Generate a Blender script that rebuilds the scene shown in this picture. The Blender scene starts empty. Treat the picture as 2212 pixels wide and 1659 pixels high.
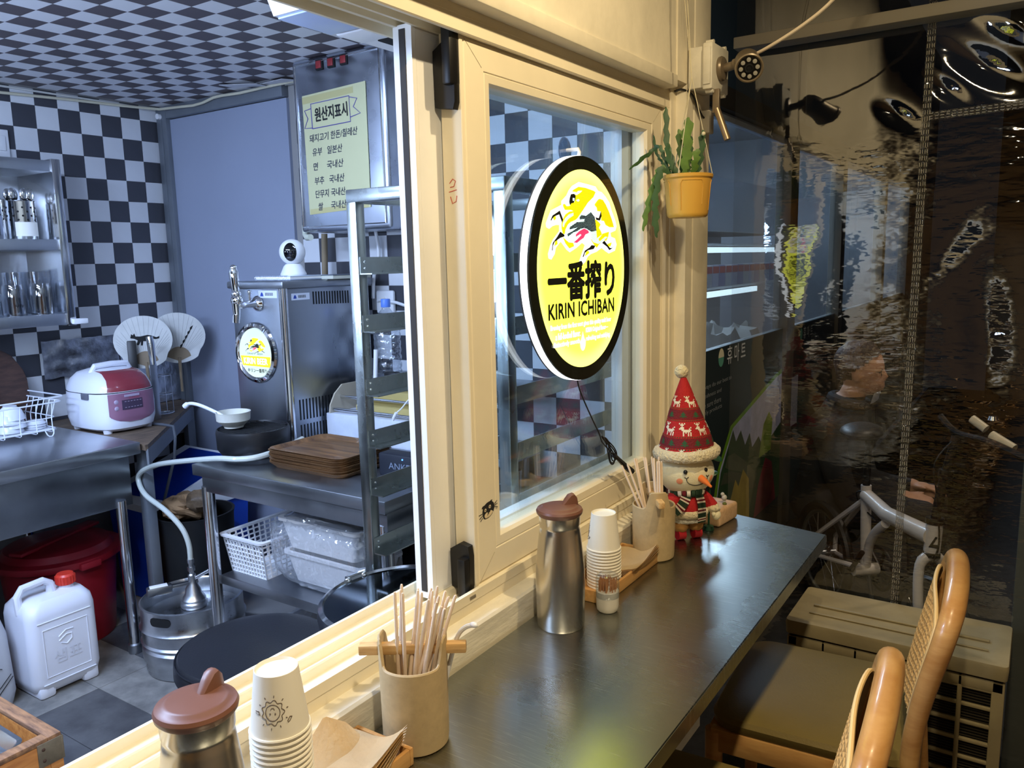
import bpy, bmesh, math, random
from math import sin, cos, pi, radians, sqrt, atan2
from mathutils import Vector, Matrix, Euler, noise as mnoise
random.seed(7)
sc = bpy.context.scene
COL = sc.collection

# ------------------------------------------------------------------ camera
cam_d = bpy.data.cameras.new('camera')
cam = bpy.data.objects.new('camera', cam_d)
COL.objects.link(cam)
cam_d.sensor_width = 36.0
cam_d.lens = 1726.4 / 2212 * 36.0
cam_d.clip_start = 0.02
yaw, pit, rol = radians(33.73), radians(8.833), radians(-1.307)
fw = Vector((-sin(yaw) * cos(pit), cos(yaw) * cos(pit), -sin(pit)))
rt = Vector((cos(yaw), sin(yaw), 0))
up = rt.cross(fw)
rt2 = cos(rol) * rt + sin(rol) * up
up2 = -sin(rol) * rt + cos(rol) * up
cam.matrix_world = Matrix(((rt2.x, up2.x, -fw.x, 0.81), (rt2.y, up2.y, -fw.y, 0.0),
                           (rt2.z, up2.z, -fw.z, 1.45), (0, 0, 0, 1)))
sc.camera = cam

# ------------------------------------------------------------------ world, lamps, exposure
w = bpy.data.worlds.new('night')
sc.world = w
w.use_nodes = True
w.node_tree.nodes['Background'].inputs[0].default_value = (0.30, 0.34, 0.42, 1)
w.node_tree.nodes['Background'].inputs[1].default_value = 0.02
sc.view_settings.view_transform = 'Standard'
sc.view_settings.look = 'None'
sc.view_settings.exposure = 0.0
sc.view_settings.gamma = 1.0
sc.view_settings.use_curve_mapping = False

def lamp(name, kind, loc, power, color, size=0.1, size_y=None, aim=None, spot=None):
    d = bpy.data.lights.new(name, kind)
    d.energy = power
    d.color = color
    if kind == 'AREA':
        d.shape = 'RECTANGLE' if size_y else 'DISK'
        d.size = size
        if size_y: d.size_y = size_y
    else:
        d.shadow_soft_size = size
    if spot:
        d.spot_size = radians(spot); d.spot_blend = 0.5
    o = bpy.data.objects.new(name, d)
    COL.objects.link(o)
    o.location = loc
    if aim is not None:
        o.rotation_euler = (Vector(aim) - Vector(loc)).to_track_quat('-Z', 'Y').to_euler()
    return o
WARM = (1.0, 0.79, 0.47)
COOL = (0.50, 0.66, 1.0)
lamp('counter_lamp', 'AREA', (0.74, 1.28, 2.40), 13.0, WARM, 0.05, aim=(0.30, 1.28, 0.5))
lamp('counter_lamp', 'AREA', (0.78, 0.30, 2.40), 19.0, (1.0, 0.83, 0.56), 0.05, aim=(0.25, 0.35, 0.5))
lamp('kitchen_tube', 'AREA', (-1.25, 0.30, 2.10), 58.0, COOL, 1.2, 0.10, aim=(-1.45, 0.9, 0.0))
for kx in (-2.0, -1.3, -0.6): lamp('kitchen_fill', 'POINT', (kx, 0.10, 1.60), 24.0, COOL, 0.08)  # unseen point lights added to brighten the kitchen ceiling
lamp('kitchen_tube', 'AREA', (-0.75, 1.75, 2.16), 6.0, COOL, 0.6, 0.06, aim=(-0.75, 1.75, 0.0))
lamp('mart_ceiling_tube', 'AREA', (-1.6, 5.2, 2.6), 260.0, (0.70, 0.84, 1.0), 0.6, 3.2, aim=(-1.6, 5.2, 0))
lamp('street_fill', 'SPOT', (1.5, 3.6, 3.6), 110.0, (1.0, 0.82, 0.62), 0.15, aim=(0.30, 3.2, 0.6), spot=46)  # unseen spot added to brighten the person and bicycle outside

# ------------------------------------------------------------------ helpers
class MB:
    """collects shapes into one bmesh"""
    def __init__(s): s.bm = bmesh.new()
    def _xf(s, vs, M):
        if M is not None:
            for v in vs: v.co = M @ v.co
    def box(s, x0, x1, y0, y1, z0, z1, bev=0.0, seg=2, M=None):
        r = bmesh.ops.create_cube(s.bm, size=1.0)
        vs = r['verts']
        for v in vs:
            v.co = Vector((x0 + (v.co.x + .5) * (x1 - x0), y0 + (v.co.y + .5) * (y1 - y0), z0 + (v.co.z + .5) * (z1 - z0)))
        if bev > 0:
            es = list({e for v in vs for e in v.link_edges})
            rr = bmesh.ops.bevel(s.bm, geom=vs + es, offset=bev, segments=seg, profile=0.5, affect='EDGES')
            vs = list({v for f in rr['faces'] for v in f.verts} | {v for v in vs if v.is_valid})
        s._xf(vs, M)
        return s
    def rings(s, rings, cyc=True, cap0=True, cap1=True, close=False):
        R = [[s.bm.verts.new(p) for p in r] for r in rings]
        n = len(R[0])
        pairs = list(zip(R[:-1], R[1:]))
        if close: pairs.append((R[-1], R[0]))
        for a, b in pairs:
            for i in range(n if cyc else n - 1):
                j = (i + 1) % n
                try: s.bm.faces.new((a[i], a[j], b[j], b[i]))
                except ValueError: pass
        if not close:
            if cap0 and n > 2: s.bm.faces.new(R[0][::-1])
            if cap1 and n > 2: s.bm.faces.new(R[-1])
        return s
    def lathe(s, prof, n=32, c=(0, 0, 0), M=None, close=False, sx=1, sy=1):
        rs = []
        for r, z in prof:
            r = max(r, 1e-5)
            ring = [Vector((c[0] + r * sx * cos(2 * pi * i / n), c[1] + r * sy * sin(2 * pi * i / n), c[2] + z)) for i in range(n)]
            if M is not None: ring = [M @ p for p in ring]
            rs.append(ring)
        return s.rings(rs, close=close)
    def tube(s, pts, r, n=8, cyc=False, cap=True):
        P = [Vector(p) for p in pts]
        m = len(P)
        T = []
        for i in range(m):
            a = P[(i - 1) % m] if (cyc or i > 0) else P[i]
            b = P[(i + 1) % m] if (cyc or i < m - 1) else P[i]
            t = (b - a)
            T.append(t.normalized() if t.length > 1e-9 else Vector((0, 0, 1)))
        u = T[0].orthogonal().normalized()
        rs = []
        for i in range(m):
            u = (u - T[i] * u.dot(T[i]))
            u = u.normalized() if u.length > 1e-6 else T[i].orthogonal().normalized()
            v = T[i].cross(u)
            rr = r[i] if isinstance(r, (list, tuple)) else r
            rs.append([P[i] + (u * cos(2 * pi * k / n) + v * sin(2 * pi * k / n)) * rr for k in range(n)])
        return s.rings(rs, cap0=cap, cap1=cap, close=cyc)
    def cyl(s, p0, p1, r, r1=None, n=20):
        return s.tube([p0, p1], [r, r if r1 is None else r1], n)
    def prism(s, poly, M, t):
        """polygon in local xy, thickness t along local +z, placed by M"""
        n = len(poly)
        a = [s.bm.verts.new(M @ Vector((p[0], p[1], 0))) for p in poly]
        b = [s.bm.verts.new(M @ Vector((p[0], p[1], t))) for p in poly]
        s.bm.faces.new(a[::-1]); s.bm.faces.new(b)
        for i in range(n):
            s.bm.faces.new((a[i], a[(i + 1) % n], b[(i + 1) % n], b[i]))
        return s
    def sphere(s, c, r, u=20, v=12, M=None):
        if not isinstance(r, (tuple, list)): r = (r, r, r)
        rr = bmesh.ops.create_uvsphere(s.bm, u_segments=u, v_segments=v, radius=1.0)
        for q in rr['verts']:
            p = Vector((q.co.x * r[0], q.co.y * r[1], q.co.z * r[2]))
            if M is not None: p = M @ p
            q.co = p + Vector(c)
        return s
    def quad(s, a, b, c, d):
        s.bm.faces.new([s.bm.verts.new(p) for p in (a, b, c, d)]); return s
    def grid(s, f, nu, nv):
        V = [[s.bm.verts.new(f(i / nu, j / nv)) for j in range(nv + 1)] for i in range(nu + 1)]
        for i in range(nu):
            for j in range(nv):
                s.bm.faces.new((V[i][j], V[i + 1][j], V[i + 1][j + 1], V[i][j + 1]))
        return s
    def mesh(s, name, mat, smooth=35):
        bmesh.ops.recalc_face_normals(s.bm, faces=s.bm.faces)
        me = bpy.data.meshes.new(name)
        s.bm.to_mesh(me); s.bm.free()
        if mat: me.materials.append(mat)
        if smooth:
            me.polygons.foreach_set('use_smooth', [True] * len(me.polygons))
            try: me.set_sharp_from_angle(angle=radians(smooth))
            except Exception: pass
        return me

def link(name, me, parent=None):
    o = bpy.data.objects.new(name, me)
    COL.objects.link(o)
    if parent: o.parent = parent
    return o
def obj(name, mb, mat, parent=None, smooth=35, label=None):
    o = link(name, mb.mesh(name, mat, smooth), parent)
    if label: o['label'] = label
    return o
def tag(o, label, cat, group=None):
    o['label'] = label; o['category'] = cat
    if group: o['group'] = group
    return o
def thing(name, label, cat, loc=(0, 0, 0), rz=0.0, group=None):
    o = bpy.data.objects.new(name, None)
    COL.objects.link(o)
    o.location = loc; o.rotation_euler = (0, 0, rz)
    o.empty_display_size = 0.05
    return tag(o, label, cat, group)
def struct(name, mb, mat, parent=None, smooth=35):
    o = obj(name, mb, mat, parent, smooth)
    if not parent: o['kind'] = 'structure'
    return o
def struct_root(name, loc=(0, 0, 0)):
    o = bpy.data.objects.new(name, None)
    COL.objects.link(o); o.location = loc; o['kind'] = 'structure'
    return o
def dup(root, loc=None, rz=None, label=None):
    r = root.copy(); COL.objects.link(r)
    if loc is not None: r.location = loc
    if rz is not None: r.rotation_euler = (0, 0, rz)
    if label: r['label'] = label
    for ch in list(root.children):
        c = ch.copy(); COL.objects.link(c); c.parent = r
        for g in list(ch.children):
            d = g.copy(); COL.objects.link(d); d.parent = c
    return r
def frame(o, x, y):
    """matrix with local x axis x, local y axis y, z = x cross y, origin o"""
    x = Vector(x).normalized(); y = Vector(y); y = (y - x * y.dot(x)).normalized(); z = x.cross(y)
    return Matrix(((x.x, y.x, z.x, o[0]), (x.y, y.y, z.y, o[1]), (x.z, y.z, z.z, o[2]), (0, 0, 0, 1)))
def text(name, body, M, h, mat, parent=None, t=0.0004, width=None, align='CENTER', bold=0.0, shear=0.0, res=3, sp=1.0):
    c = bpy.data.curves.new('txt', 'FONT')
    c.body = body; c.size = 1.0; c.align_x = align; c.shear = shear
    c.resolution_u = res; c.space_character = sp
    o = bpy.data.objects.new('txt', c); COL.objects.link(o)
    bpy.context.view_layer.update()
    dg = bpy.context.evaluated_depsgraph_get()
    me = bpy.data.meshes.new_from_object(o.evaluated_get(dg))
    bpy.data.objects.remove(o); bpy.data.curves.remove(c)
    if len(me.vertices) == 0: return None
    xs = [v.co.x for v in me.vertices]; ys = [v.co.y for v in me.vertices]
    y0, y1 = min(ys), max(ys); x0, x1 = min(xs), max(xs)
    s = h / (y1 - y0)
    sx = (width / (x1 - x0)) if width else s
    cx = (x0 + x1) / 2 if align == 'CENTER' else x0
    for v in me.vertices:
        v.co = M @ Vector(((v.co.x - cx) * sx, (v.co.y - y0) * s, t))
    me.materials.clear(); me.materials.append(mat)
    if bold:                                   # heavier strokes: overlaid copies nudged sideways
        bm = bmesh.new(); b = bold * s
        for k, (ox, oy) in enumerate(((0, 0), (b, 0), (-b, 0), (0, b), (0, -b), (b * .7, b * .7), (-b * .7, b * .7), (b * .7, -b * .7), (-b * .7, -b * .7))):
            n0 = len(bm.verts); bm.from_mesh(me); bm.verts.ensure_lookup_table()
            d = M.to_3x3() @ Vector((ox, oy, .00002 * k))
            for v in bm.verts[n0:]: v.co += d
        bm.to_mesh(me); bm.free()
    return link(name, me, parent)

# ------------------------------------------------------------------ materials
def srgb(r, g, b):
    f = lambda c: (c / 255 / 12.92) if c / 255 <= .04045 else ((c / 255 + .055) / 1.055) ** 2.4
    return (f(r), f(g), f(b), 1.0)
MT = {}
def mat(name, col, rough=0.5, metal=0.0, var=0.0, vscale=8.0, bump=0.0, bscale=60.0, emit=None, estr=0.0, coat=0.0,
        trans=0.0, ior=1.45, alpha=1.0, sss=0.0, col2=None, stretch=(1, 1, 1), aniso=0.0, spec=0.5, rvar=0.0, sheen=0.0):
    m = bpy.data.materials.new(name)
    m.use_nodes = True
    nt = m.node_tree; N = nt.nodes; L = nt.links
    p = N['Principled BSDF']
    c = srgb(*col) if max(col[:3]) > 1.0 else (*col[:3], 1)
    p.inputs['Base Color'].default_value = c
    p.inputs['Roughness'].default_value = rough
    p.inputs['Metallic'].default_value = metal
    p.inputs['IOR'].default_value = ior
    p.inputs['Alpha'].default_value = alpha
    p.inputs['Transmission Weight'].default_value = trans
    p.inputs['Coat Weight'].default_value = coat
    p.inputs['Specular IOR Level'].default_value = spec
    p.inputs['Anisotropic'].default_value = aniso
    p.inputs['Sheen Weight'].default_value = sheen
    if sss:
        p.inputs['Subsurface Weight'].default_value = sss
        p.inputs['Subsurface Radius'].default_value = (0.01, 0.008, 0.006)
    if emit:
        e = srgb(*emit) if max(emit[:3]) > 1.0 else (*emit[:3], 1)
        p.inputs['Emission Color'].default_value = e
        p.inputs['Emission Strength'].default_value = estr
    if var or bump or rvar or col2:
        tc = N.new('ShaderNodeTexCoord'); mp = N.new('ShaderNodeMapping')
        mp.inputs['Scale'].default_value = stretch
        L.new(tc.outputs['Object'], mp.inputs['Vector'])
        if var or col2 or rvar:
            nz = N.new('ShaderNodeTexNoise'); nz.inputs['Scale'].default_value = vscale
            nz.inputs['Detail'].default_value = 5.0; nz.inputs['Roughness'].default_value = .6
            L.new(mp.outputs[0], nz.inputs['Vector'])
            if var or col2:
                mx = N.new('ShaderNodeMix'); mx.data_type = 'RGBA'
                d = srgb(*col2) if col2 else (c[0] * (1 - var), c[1] * (1 - var), c[2] * (1 - var), 1)
                mx.inputs[6].default_value = d
                mx.inputs[7].default_value = c if col2 else (min(1, c[0] * (1 + var * .5)), min(1, c[1] * (1 + var * .5)), min(1, c[2] * (1 + var * .5)), 1)
                rp = N.new('ShaderNodeMapRange')
                rp.inputs[1].default_value = .35; rp.inputs[2].default_value = .65
                L.new(nz.outputs[0], rp.inputs[0]); L.new(rp.outputs[0], mx.inputs[0])
                L.new(mx.outputs[2], p.inputs['Base Color'])
            if rvar:
                rp2 = N.new('ShaderNodeMapRange')
                rp2.inputs[1].default_value = .3; rp2.inputs[2].default_value = .7
                rp2.inputs[3].default_value = max(0.02, rough - rvar); rp2.inputs[4].default_value = rough + rvar
                L.new(nz.outputs[0], rp2.inputs[0]); L.new(rp2.outputs[0], p.inputs['Roughness'])
        if bump:
            nb = N.new('ShaderNodeTexNoise'); nb.inputs['Scale'].default_value = bscale
            nb.inputs['Detail'].default_value = 4.0
            L.new(mp.outputs[0], nb.inputs['Vector'])
            b = N.new('ShaderNodeBump'); b.inputs['Strength'].default_value = bump; b.inputs['Distance'].default_value = 0.01
            L.new(nb.outputs[0], b.inputs['Height']); L.new(b.outputs[0], p.inputs['Normal'])
    MT[name] = m
    return m
def glassy(name, tint=(0.95, 0.97, 0.97), gloss=0.06, rough=0.0, edge=0.55, bump=0.0, bscale=6.0, gcol=(1, 1, 1), dirt=0.0, stretch=(1, 1, 1)):
    """thin clear sheet: mostly see-through, reflecting more at grazing angles"""
    m = bpy.data.materials.new(name); m.use_nodes = True
    nt = m.node_tree; N = nt.nodes; L = nt.links
    N.remove(N['Principled BSDF'])
    out = N['Material Output']
    tr = N.new('ShaderNodeBsdfTransparent'); tr.inputs[0].default_value = (*tint, 1)
    gl = N.new('ShaderNodeBsdfGlossy'); gl.inputs[0].default_value = (*gcol, 1); gl.inputs['Roughness'].default_value = rough
    lw = N.new('ShaderNodeLayerWeight'); lw.inputs[0].default_value = 0.35
    mr = N.new('ShaderNodeMapRange'); mr.inputs[3].default_value = gloss; mr.inputs[4].default_value = edge
    L.new(lw.outputs['Facing'], mr.inputs[0])
    pw = N.new('ShaderNodeMath'); pw.operation = 'POWER'; pw.inputs[1].default_value = 2.0
    L.new(lw.outputs['Facing'], pw.inputs[0]); L.new(pw.outputs[0], mr.inputs[0])
    mx = N.new('ShaderNodeMixShader')
    L.new(mr.outputs[0], mx.inputs[0]); L.new(tr.outputs[0], mx.inputs[1]); L.new(gl.outputs[0], mx.inputs[2])
    last = mx
    if bump:
        tc = N.new('ShaderNodeTexCoord'); mp = N.new('ShaderNodeMapping'); mp.inputs['Scale'].default_value = stretch
        L.new(tc.outputs['Object'], mp.inputs['Vector'])
        nb = N.new('ShaderNodeTexNoise'); nb.inputs['Scale'].default_value = bscale; nb.inputs['Detail'].default_value = 2.0
        L.new(mp.outputs[0], nb.inputs['Vector'])
        b = N.new('ShaderNodeBump'); b.inputs['Strength'].default_value = bump; b.inputs['Distance'].default_value = 0.02
        L.new(nb.outputs[0], b.inputs['Height']); L.new(b.outputs[0], gl.inputs['Normal'])
    if dirt:
        df = N.new('ShaderNodeBsdfDiffuse'); df.inputs[0].default_value = (0.6, 0.62, 0.65, 1)
        m2 = N.new('ShaderNodeMixShader'); m2.inputs[0].default_value = dirt
        L.new(mx.outputs[0], m2.inputs[1]); L.new(df.outputs[0], m2.inputs[2]); last = m2
    L.new(last.outputs[0], out.inputs['Surface'])
    MT[name] = m
    return m
def woodm(name, a, b, scale=18, stretch=(1, 12, 12), rough=0.5, coat=0.0, bump=0.05):
    m = mat(name, a, rough, 0, 0, scale, bump, scale * 3, col2=b, stretch=stretch, coat=coat)
    return m

pvc = mat('cream_pvc', (238, 226, 196), 0.38, var=0.05, vscale=5)
pvc_in = mat('white_pvc', (236, 234, 228), 0.4, var=0.05, vscale=5)
paint = mat('white_paint', (236, 226, 200), 0.55, var=0.10, vscale=7, bump=0.12, bscale=30)
grime = mat('scuffed_white_wood', (234, 226, 204), 0.5, var=0.16, vscale=14, bump=0.2, bscale=45, stretch=(1, .4, 2))
steel = mat('brushed_steel', (0.58, 0.60, 0.63), 0.34, 1.0, var=0.10, vscale=4, rvar=0.08, stretch=(1, 1, .3))
steel_d = mat('dull_steel', (0.36, 0.38, 0.41), 0.36, 1.0, var=0.2, vscale=3, rvar=0.10)
steel_l = mat('shiny_steel', (0.72, 0.73, 0.75), 0.16, 1.0)
chrome = mat('chrome', (0.8, 0.81, 0.83), 0.07, 1.0)
black = mat('black_plastic', (18, 18, 19), 0.4)
blackm = mat('matte_black', (14, 15, 17), 0.75)
rubber = mat('black_vinyl', (26, 27, 32), 0.38, bump=0.05, bscale=200)
white = mat('white_plastic', (232, 233, 236), 0.35)
whitem = mat('white_paper', (240, 238, 232), 0.8)
glass = glassy('window_glass', (0.93, 0.97, 0.98), 0.05, 0.0, 0.5)
clear = glassy('clear_plastic', (0.86, 0.89, 0.92), 0.10, 0.04, 0.75, bump=0.5, bscale=30)
glassware = glassy('glassware', (0.90, 0.92, 0.95), 0.10, 0.02, 0.85)
EMB = {
'halo':[(-234,1822),(158,1801),(514,1776),(643,1689),(801,1675),(989,1588),(1179,1464),(1289,1297),(1456,1104),(1541,956),(1483,855),(1229,801),(1256,714),(1454,679),(1539,541),(1452,402),(1141,341),(976,391),(787,466),(547,381),(286,334),(132,276),(29,170),(-146,91),(-268,151),(-142,325),(11,525),(-112,571),(-358,466),(-646,375),(-784,432),(-1009,589),(-1077,555),(-1213,466),(-1261,345),(-1395,235),(-1503,259),(-1522,346),(-1431,510),(-1318,631),(-1070,800),(-1067,922),(-1200,919),(-1332,894),(-1464,837),(-1570,867),(-1589,942),(-1478,1086),(-1389,1197),(-1057,1297),(-967,1323),(-965,1400),(-757,1521),(-663,1627),(-521,1724)],
'rump':[(504,1077),(661,1021),(740,975),(659,901),(765,818),(791,770),(1146,824),(1117,725),(1006,613),(897,637),(655,538),(548,466),(418,538),(291,632),(270,929)],
'mane':[(-476,1649),(-248,1724),(57,1720),(410,1682),(512,1658),(408,1547),(152,1417),(25,1319),(-125,1209),(-273,1101),(-394,1040),(-608,989),(-726,930),(-820,838),(-845,748),(-925,746),(-979,857),(-976,957),(-929,1036),(-813,1140),(-650,1202),(-485,1219),(-579,1238),(-833,1229),(-900,1293),(-910,1336),(-830,1351),(-763,1309),(-670,1313),(-576,1373),(-434,1402),(-385,1461),(-431,1550),(-358,1610),(-524,1612)],
'tuft':[(-938,690),(-825,635),(-688,580),(-500,569),(-466,500),(-667,455),(-827,556)],
'tail':[(562,1483),(694,1526),(853,1509),(987,1419),(1150,1267),(1287,1099),(1399,928),(1174,923),(982,968),(902,1052),(767,1060),(770,1253),(585,1258),(560,1329),(457,1384)],
'chest':[(-486,1185),(-674,1145),(-837,1061),(-931,958),(-944,902),(-899,881),(-840,961),(-700,1054),(-487,1128)],
'flame':[(74,1251),(200,1291),(509,1434),(721,1569),(562,1495),(303,1401),(100,1345),(-26,1248),(-199,1161),(-298,1066),(-490,1015),(-679,965),(-774,850),(-845,770),(-847,691),(-734,602),(-594,580),(-499,592),(-354,651),(-183,710),(-109,752),(141,808),(191,785),(266,668),(393,585),(628,550),(816,600),(1062,706),(952,711),(736,624),(656,611),(630,659),(818,764),(657,708),(551,671),(527,838),(453,1123),(275,1235),(148,1207)],
'scale':[(-150,1151),(47,1134),(275,1223),(453,1123),(527,838),(294,811),(92,866),(-32,887),(-205,861),(-351,812),(-495,787),(-731,698),(-753,749),(-494,821),(-301,893),(-658,841),(-657,886),(-347,996),(-30,1015),(-4,1074),(-225,1056),(-224,1102)],
'belly':[(-33,875),(142,832),(179,785),(15,748),(-61,677),(-209,629),(-356,570),(-499,581),(-355,639),(-158,734),(-207,756),(-402,696),(-401,742),(-254,813)],
'arc':[(743,1264),(769,1157),(688,1058),(530,1066),(479,1124),(635,1105),(689,1178)],
'leg1':[(-1059,1209),(-929,1036),(-965,969),(-1084,1131),(-1261,1092),(-1350,1046),(-1394,1001),(-1427,1006),(-1348,1101),(-1149,1173)],
'leg2':[(-1048,789),(-869,725),(-892,696),(-1051,667),(-1276,588),(-1344,510),(-1368,411),(-1390,417),(-1353,565),(-1185,677)],
'leg3':[(289,525),(470,514),(391,442),(135,418),(-17,360),(-68,278),(-118,278),(-16,407),(212,478)],
'leg4':[(897,625),(1060,527),(1170,465),(1310,465),(1142,416),(1032,490),(789,575)],
'hoof1':[(-1459,1010),(-1395,991),(-1483,912),(-1503,944)],
'hoof2':[(-1368,411),(-1325,400),(-1404,313),(-1425,346)],
'hoof3':[(-118,278),(-44,254),(-157,173),(-181,220)],
'hoof4':[(1283,540),(1396,503),(1339,440),(1254,465)],
'face':[(-595,1552),(-454,1571),(-396,1529),(-409,1449),(-481,1389),(-576,1373),(-635,1332),(-668,1392),(-643,1471)],
'muzzle':[(-806,1408),(-679,1436),(-669,1369),(-635,1326),(-694,1307),(-762,1321),(-830,1362)],
'eye':[(-526,1483),(-444,1481),(-457,1424),(-528,1426)],
'horn':[(-454,1560),(-286,1637),(-116,1652),(-190,1608),(-359,1548)],
'ear':[(-386,1439),(-289,1472),(-229,1452),(-290,1415)],
'fetl1':[(-1327,1069),(-1217,1116),(-1197,1040),(-1264,1005)],
'fetl2':[(-1231,610),(-1164,622),(-1144,544),(-1278,499)],
'fetl3':[(58,383),(160,406),(210,359),(7,289)],
'fetl4':[(1060,552),(1283,590),(1226,503),(1115,490)],
}
CAT = {
'head':[(11674,9891),(11711,9928),(11777,9936),(11836,9963),(11910,9974),(11954,9975),(11992,9992),(12036,9980),(12013,9960),(12063,9924),(12091,9876),(12096,9822),(12063,9760),(12016,9711),(11940,9675),(11851,9661),(11771,9664),(11729,9696),(11703,9752),(11699,9818),(11716,9866),(11713,9888)],
'muzzle':[(11968,9795),(12019,9772),(12037,9745),(11994,9713),(11926,9683),(11837,9674),(11786,9680),(11759,9714),(11768,9751),(11813,9773),(11850,9784),(11863,9759),(11900,9753),(11937,9764)],
'eye1':[(11914,9898),(11951,9906),(11976,9886),(11971,9847),(11933,9836),(11901,9858)],
'eye2':[(11773,9863),(11803,9868),(11827,9848),(11815,9812),(11781,9802),(11757,9824)],
'p1':[(11928,9886),(11950,9880),(11949,9854),(11927,9860)],
'p2':[(11783,9847),(11805,9841),(11800,9820),(11779,9826)],
'w1':[(12092,9889),(12106,9877),(12192,9925),(12181,9934)],
'w2':[(12098,9861),(12098,9848),(12196,9861),(12193,9873)],
'w3':[(12097,9830),(12096,9819),(12200,9782),(12209,9799)],
'w4':[(11691,9795),(11690,9782),(11589,9774),(11583,9786)],
'w5':[(11689,9756),(11695,9743),(11611,9702),(11597,9713)],
'w6':[(11701,9715),(11711,9704),(11637,9651),(11623,9662)],
'nose':[(11863,9759),(11900,9753),(11914,9740),(11877,9741),(11861,9715),(11847,9724),(11863,9746)],
}
# ================================================================== SETTING
tile_w = mat('white_tile', (216, 218, 222), 0.32, var=0.04, vscale=3)
tile_b = mat('black_tile', (68, 69, 76), 0.32, var=0.1, vscale=3)
ctile_w = mat('white_ceiling_tile', (218, 218, 222), 0.55, var=0.05, vscale=3)
ctile_b = mat('brown_black_ceiling_tile', (88, 80, 84), 0.55, var=0.1, vscale=3)
grout = mat('pale_grout', (150, 148, 146), 0.8)
floor_l = mat('grey_stone_floor', (136, 134, 130), 0.5, var=0.3, vscale=9, bump=0.08, bscale=30, col2=(96, 95, 94))
floor_d = mat('dark_stone_floor', (84, 84, 86), 0.5, var=0.3, vscale=9, bump=0.08, bscale=30, col2=(62, 62, 65))
asphalt = mat('dark_paving', (46, 46, 48), 0.8, var=0.3, vscale=20, bump=0.3, bscale=90)
panel_g = mat('blue_grey_panel', (150, 158, 178), 0.5, var=0.03, vscale=2)
fr_g = mat('grey_steel_frame', (118, 124, 132), 0.45, 0.3, var=0.08, vscale=6)
XL, YB, ZC = -2.78, 2.40, 2.20

# floors
mb = MB(); mb.box(-2.86, -0.165, -1.6, 2.5, -0.10, -0.004); fl = struct('floor', mb, grout)
fm = [None, None]
random.seed(3)
for ix in range(-2, 5):
    for iy in range(-3, 6):
        x0 = -1.86 + 0.42 * (ix - 1); y0 = 1.35 + 0.21 * (iy - 4 + 0)
        if x0 > -0.25 or x0 < -2.78 or y0 < 0.4: continue
        x1 = min(x0 + 0.42, -0.17)
        k = 1 if (y0 < 1.0) else (1 if random.random() < 0.15 else 0)
        mb = MB(); mb.box(x0 + .001, x1 - .001, y0 + .001, y0 + .209, -0.004, 0.0005)
        obj('floor_tile', mb, floor_d if k else floor_l, fl, 0)
mb = MB(); mb.box(-0.165, 4.5, -2.2, 9.5, -0.12, 0.0); struct('floor', mb, asphalt)

# kitchen walls with checker tiles
def tiles(root, spots, dims, mw, mbk, name):
    me = []
    for m in (mw, mbk):
        b = MB(); b.box(-dims[0] / 2, dims[0] / 2, -dims[1] / 2, dims[1] / 2, -dims[2] / 2, dims[2] / 2)
        me.append(b.mesh(name, m, 0))
    for (p, k) in spots:
        o = link(name, me[k], root); o.location = p
mb = MB(); mb.box(XL - 0.1, XL - 0.002, -1.6, 2.5, 0, 2.35); wl = struct('wall_left', mb, grout)
P = 0.0945
sp = []
for iy in range(-7, 5):
    for iz in range(-18, 2):
        y0 = 2.004 + P * iy; z0 = 2.041 + P * iz
        y1 = min(y0 + P, 2.398); z1 = min(z0 + P, ZC)
        if y1 - y0 < P * .9 or z1 - z0 < P * .6: continue
        sp.append(((XL - 0.0005, y0 + P / 2, z0 + P / 2), (iy + iz) % 2))
tiles(wl, sp, (0.003, P - 0.0012, P - 0.0012), tile_w, tile_b, 'wall_tile')
mb = MB(); mb.box(XL - 0.1, -0.165, YB + 0.002, YB + 0.12, 0, 2.35); wb = struct('wall_back', mb, grout)
PX, PZ = 0.0955, 0.0985
sp = []
for ix in range(-11, 7):
    for iz in range(-12, 4):
        x0 = -0.797 + PX * ix; z0 = 1.852 + PZ * iz
        if x0 < -1.90 or x0 + PX > -0.16 or z0 + PZ > ZC + .02: continue
        sp.append(((x0 + PX / 2, YB + 0.0005, z0 + PZ / 2), 1 - (ix + iz) % 2))
tiles(wb, sp, (PX - 0.0012, 0.003, PZ - 0.0012), tile_w, tile_b, 'wall_tile')
# kitchen ceiling
mb = MB(); mb.box(XL - 0.1, -0.165, -1.6, 2.5, ZC + 0.002, ZC + 0.1); ce = struct('ceiling', mb, grout)
cx, cy = 0.094, 0.084
near, far = [], []
for ix in range(-13, 16):
    for iy in range(-3, 30):
        x0 = -1.60 + cx * ix; y0 = 1.30 + cy * (iy - 12)
        if x0 < XL or x0 + cx > -0.17 or y0 + cy > YB or y0 < 0.35: continue
        c = (x0 + cx / 2, y0 + cy / 2)
        if c[1] < 0.95 + (-c[0] - 2.7) * 0.45: continue
        d = (c[0] - 0.81) ** 2 + c[1] ** 2
        vis = (c[0] < -0.55) and (c[1] > 0.55)
        near.append((0 if vis else 1, d, ((c[0], c[1], ZC + 0.0005), (ix + iy) % 2)))
near.sort(key=lambda t: (t[0], t[1]))
tiles(ce, [n[2] for n in near[:295]], (cx - 0.0012, cy - 0.0012, 0.003), ctile_w, ctile_b, 'ceiling_tile')
for k, m in ((0, ctile_w), (1, ctile_b)):
    mb = MB()
    for n in near[295:]:
        if n[2][1] != k: continue
        p = n[2][0]; mb.box(p[0] - cx / 2 + .0006, p[0] + cx / 2 - .0006, p[1] - cy / 2 + .0006, p[1] + cy / 2 - .0006, ZC - .001, ZC + .002)
    o = obj('far_ceiling_tiles', mb, m, ce, 0); o['kind'] = 'stuff'
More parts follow.
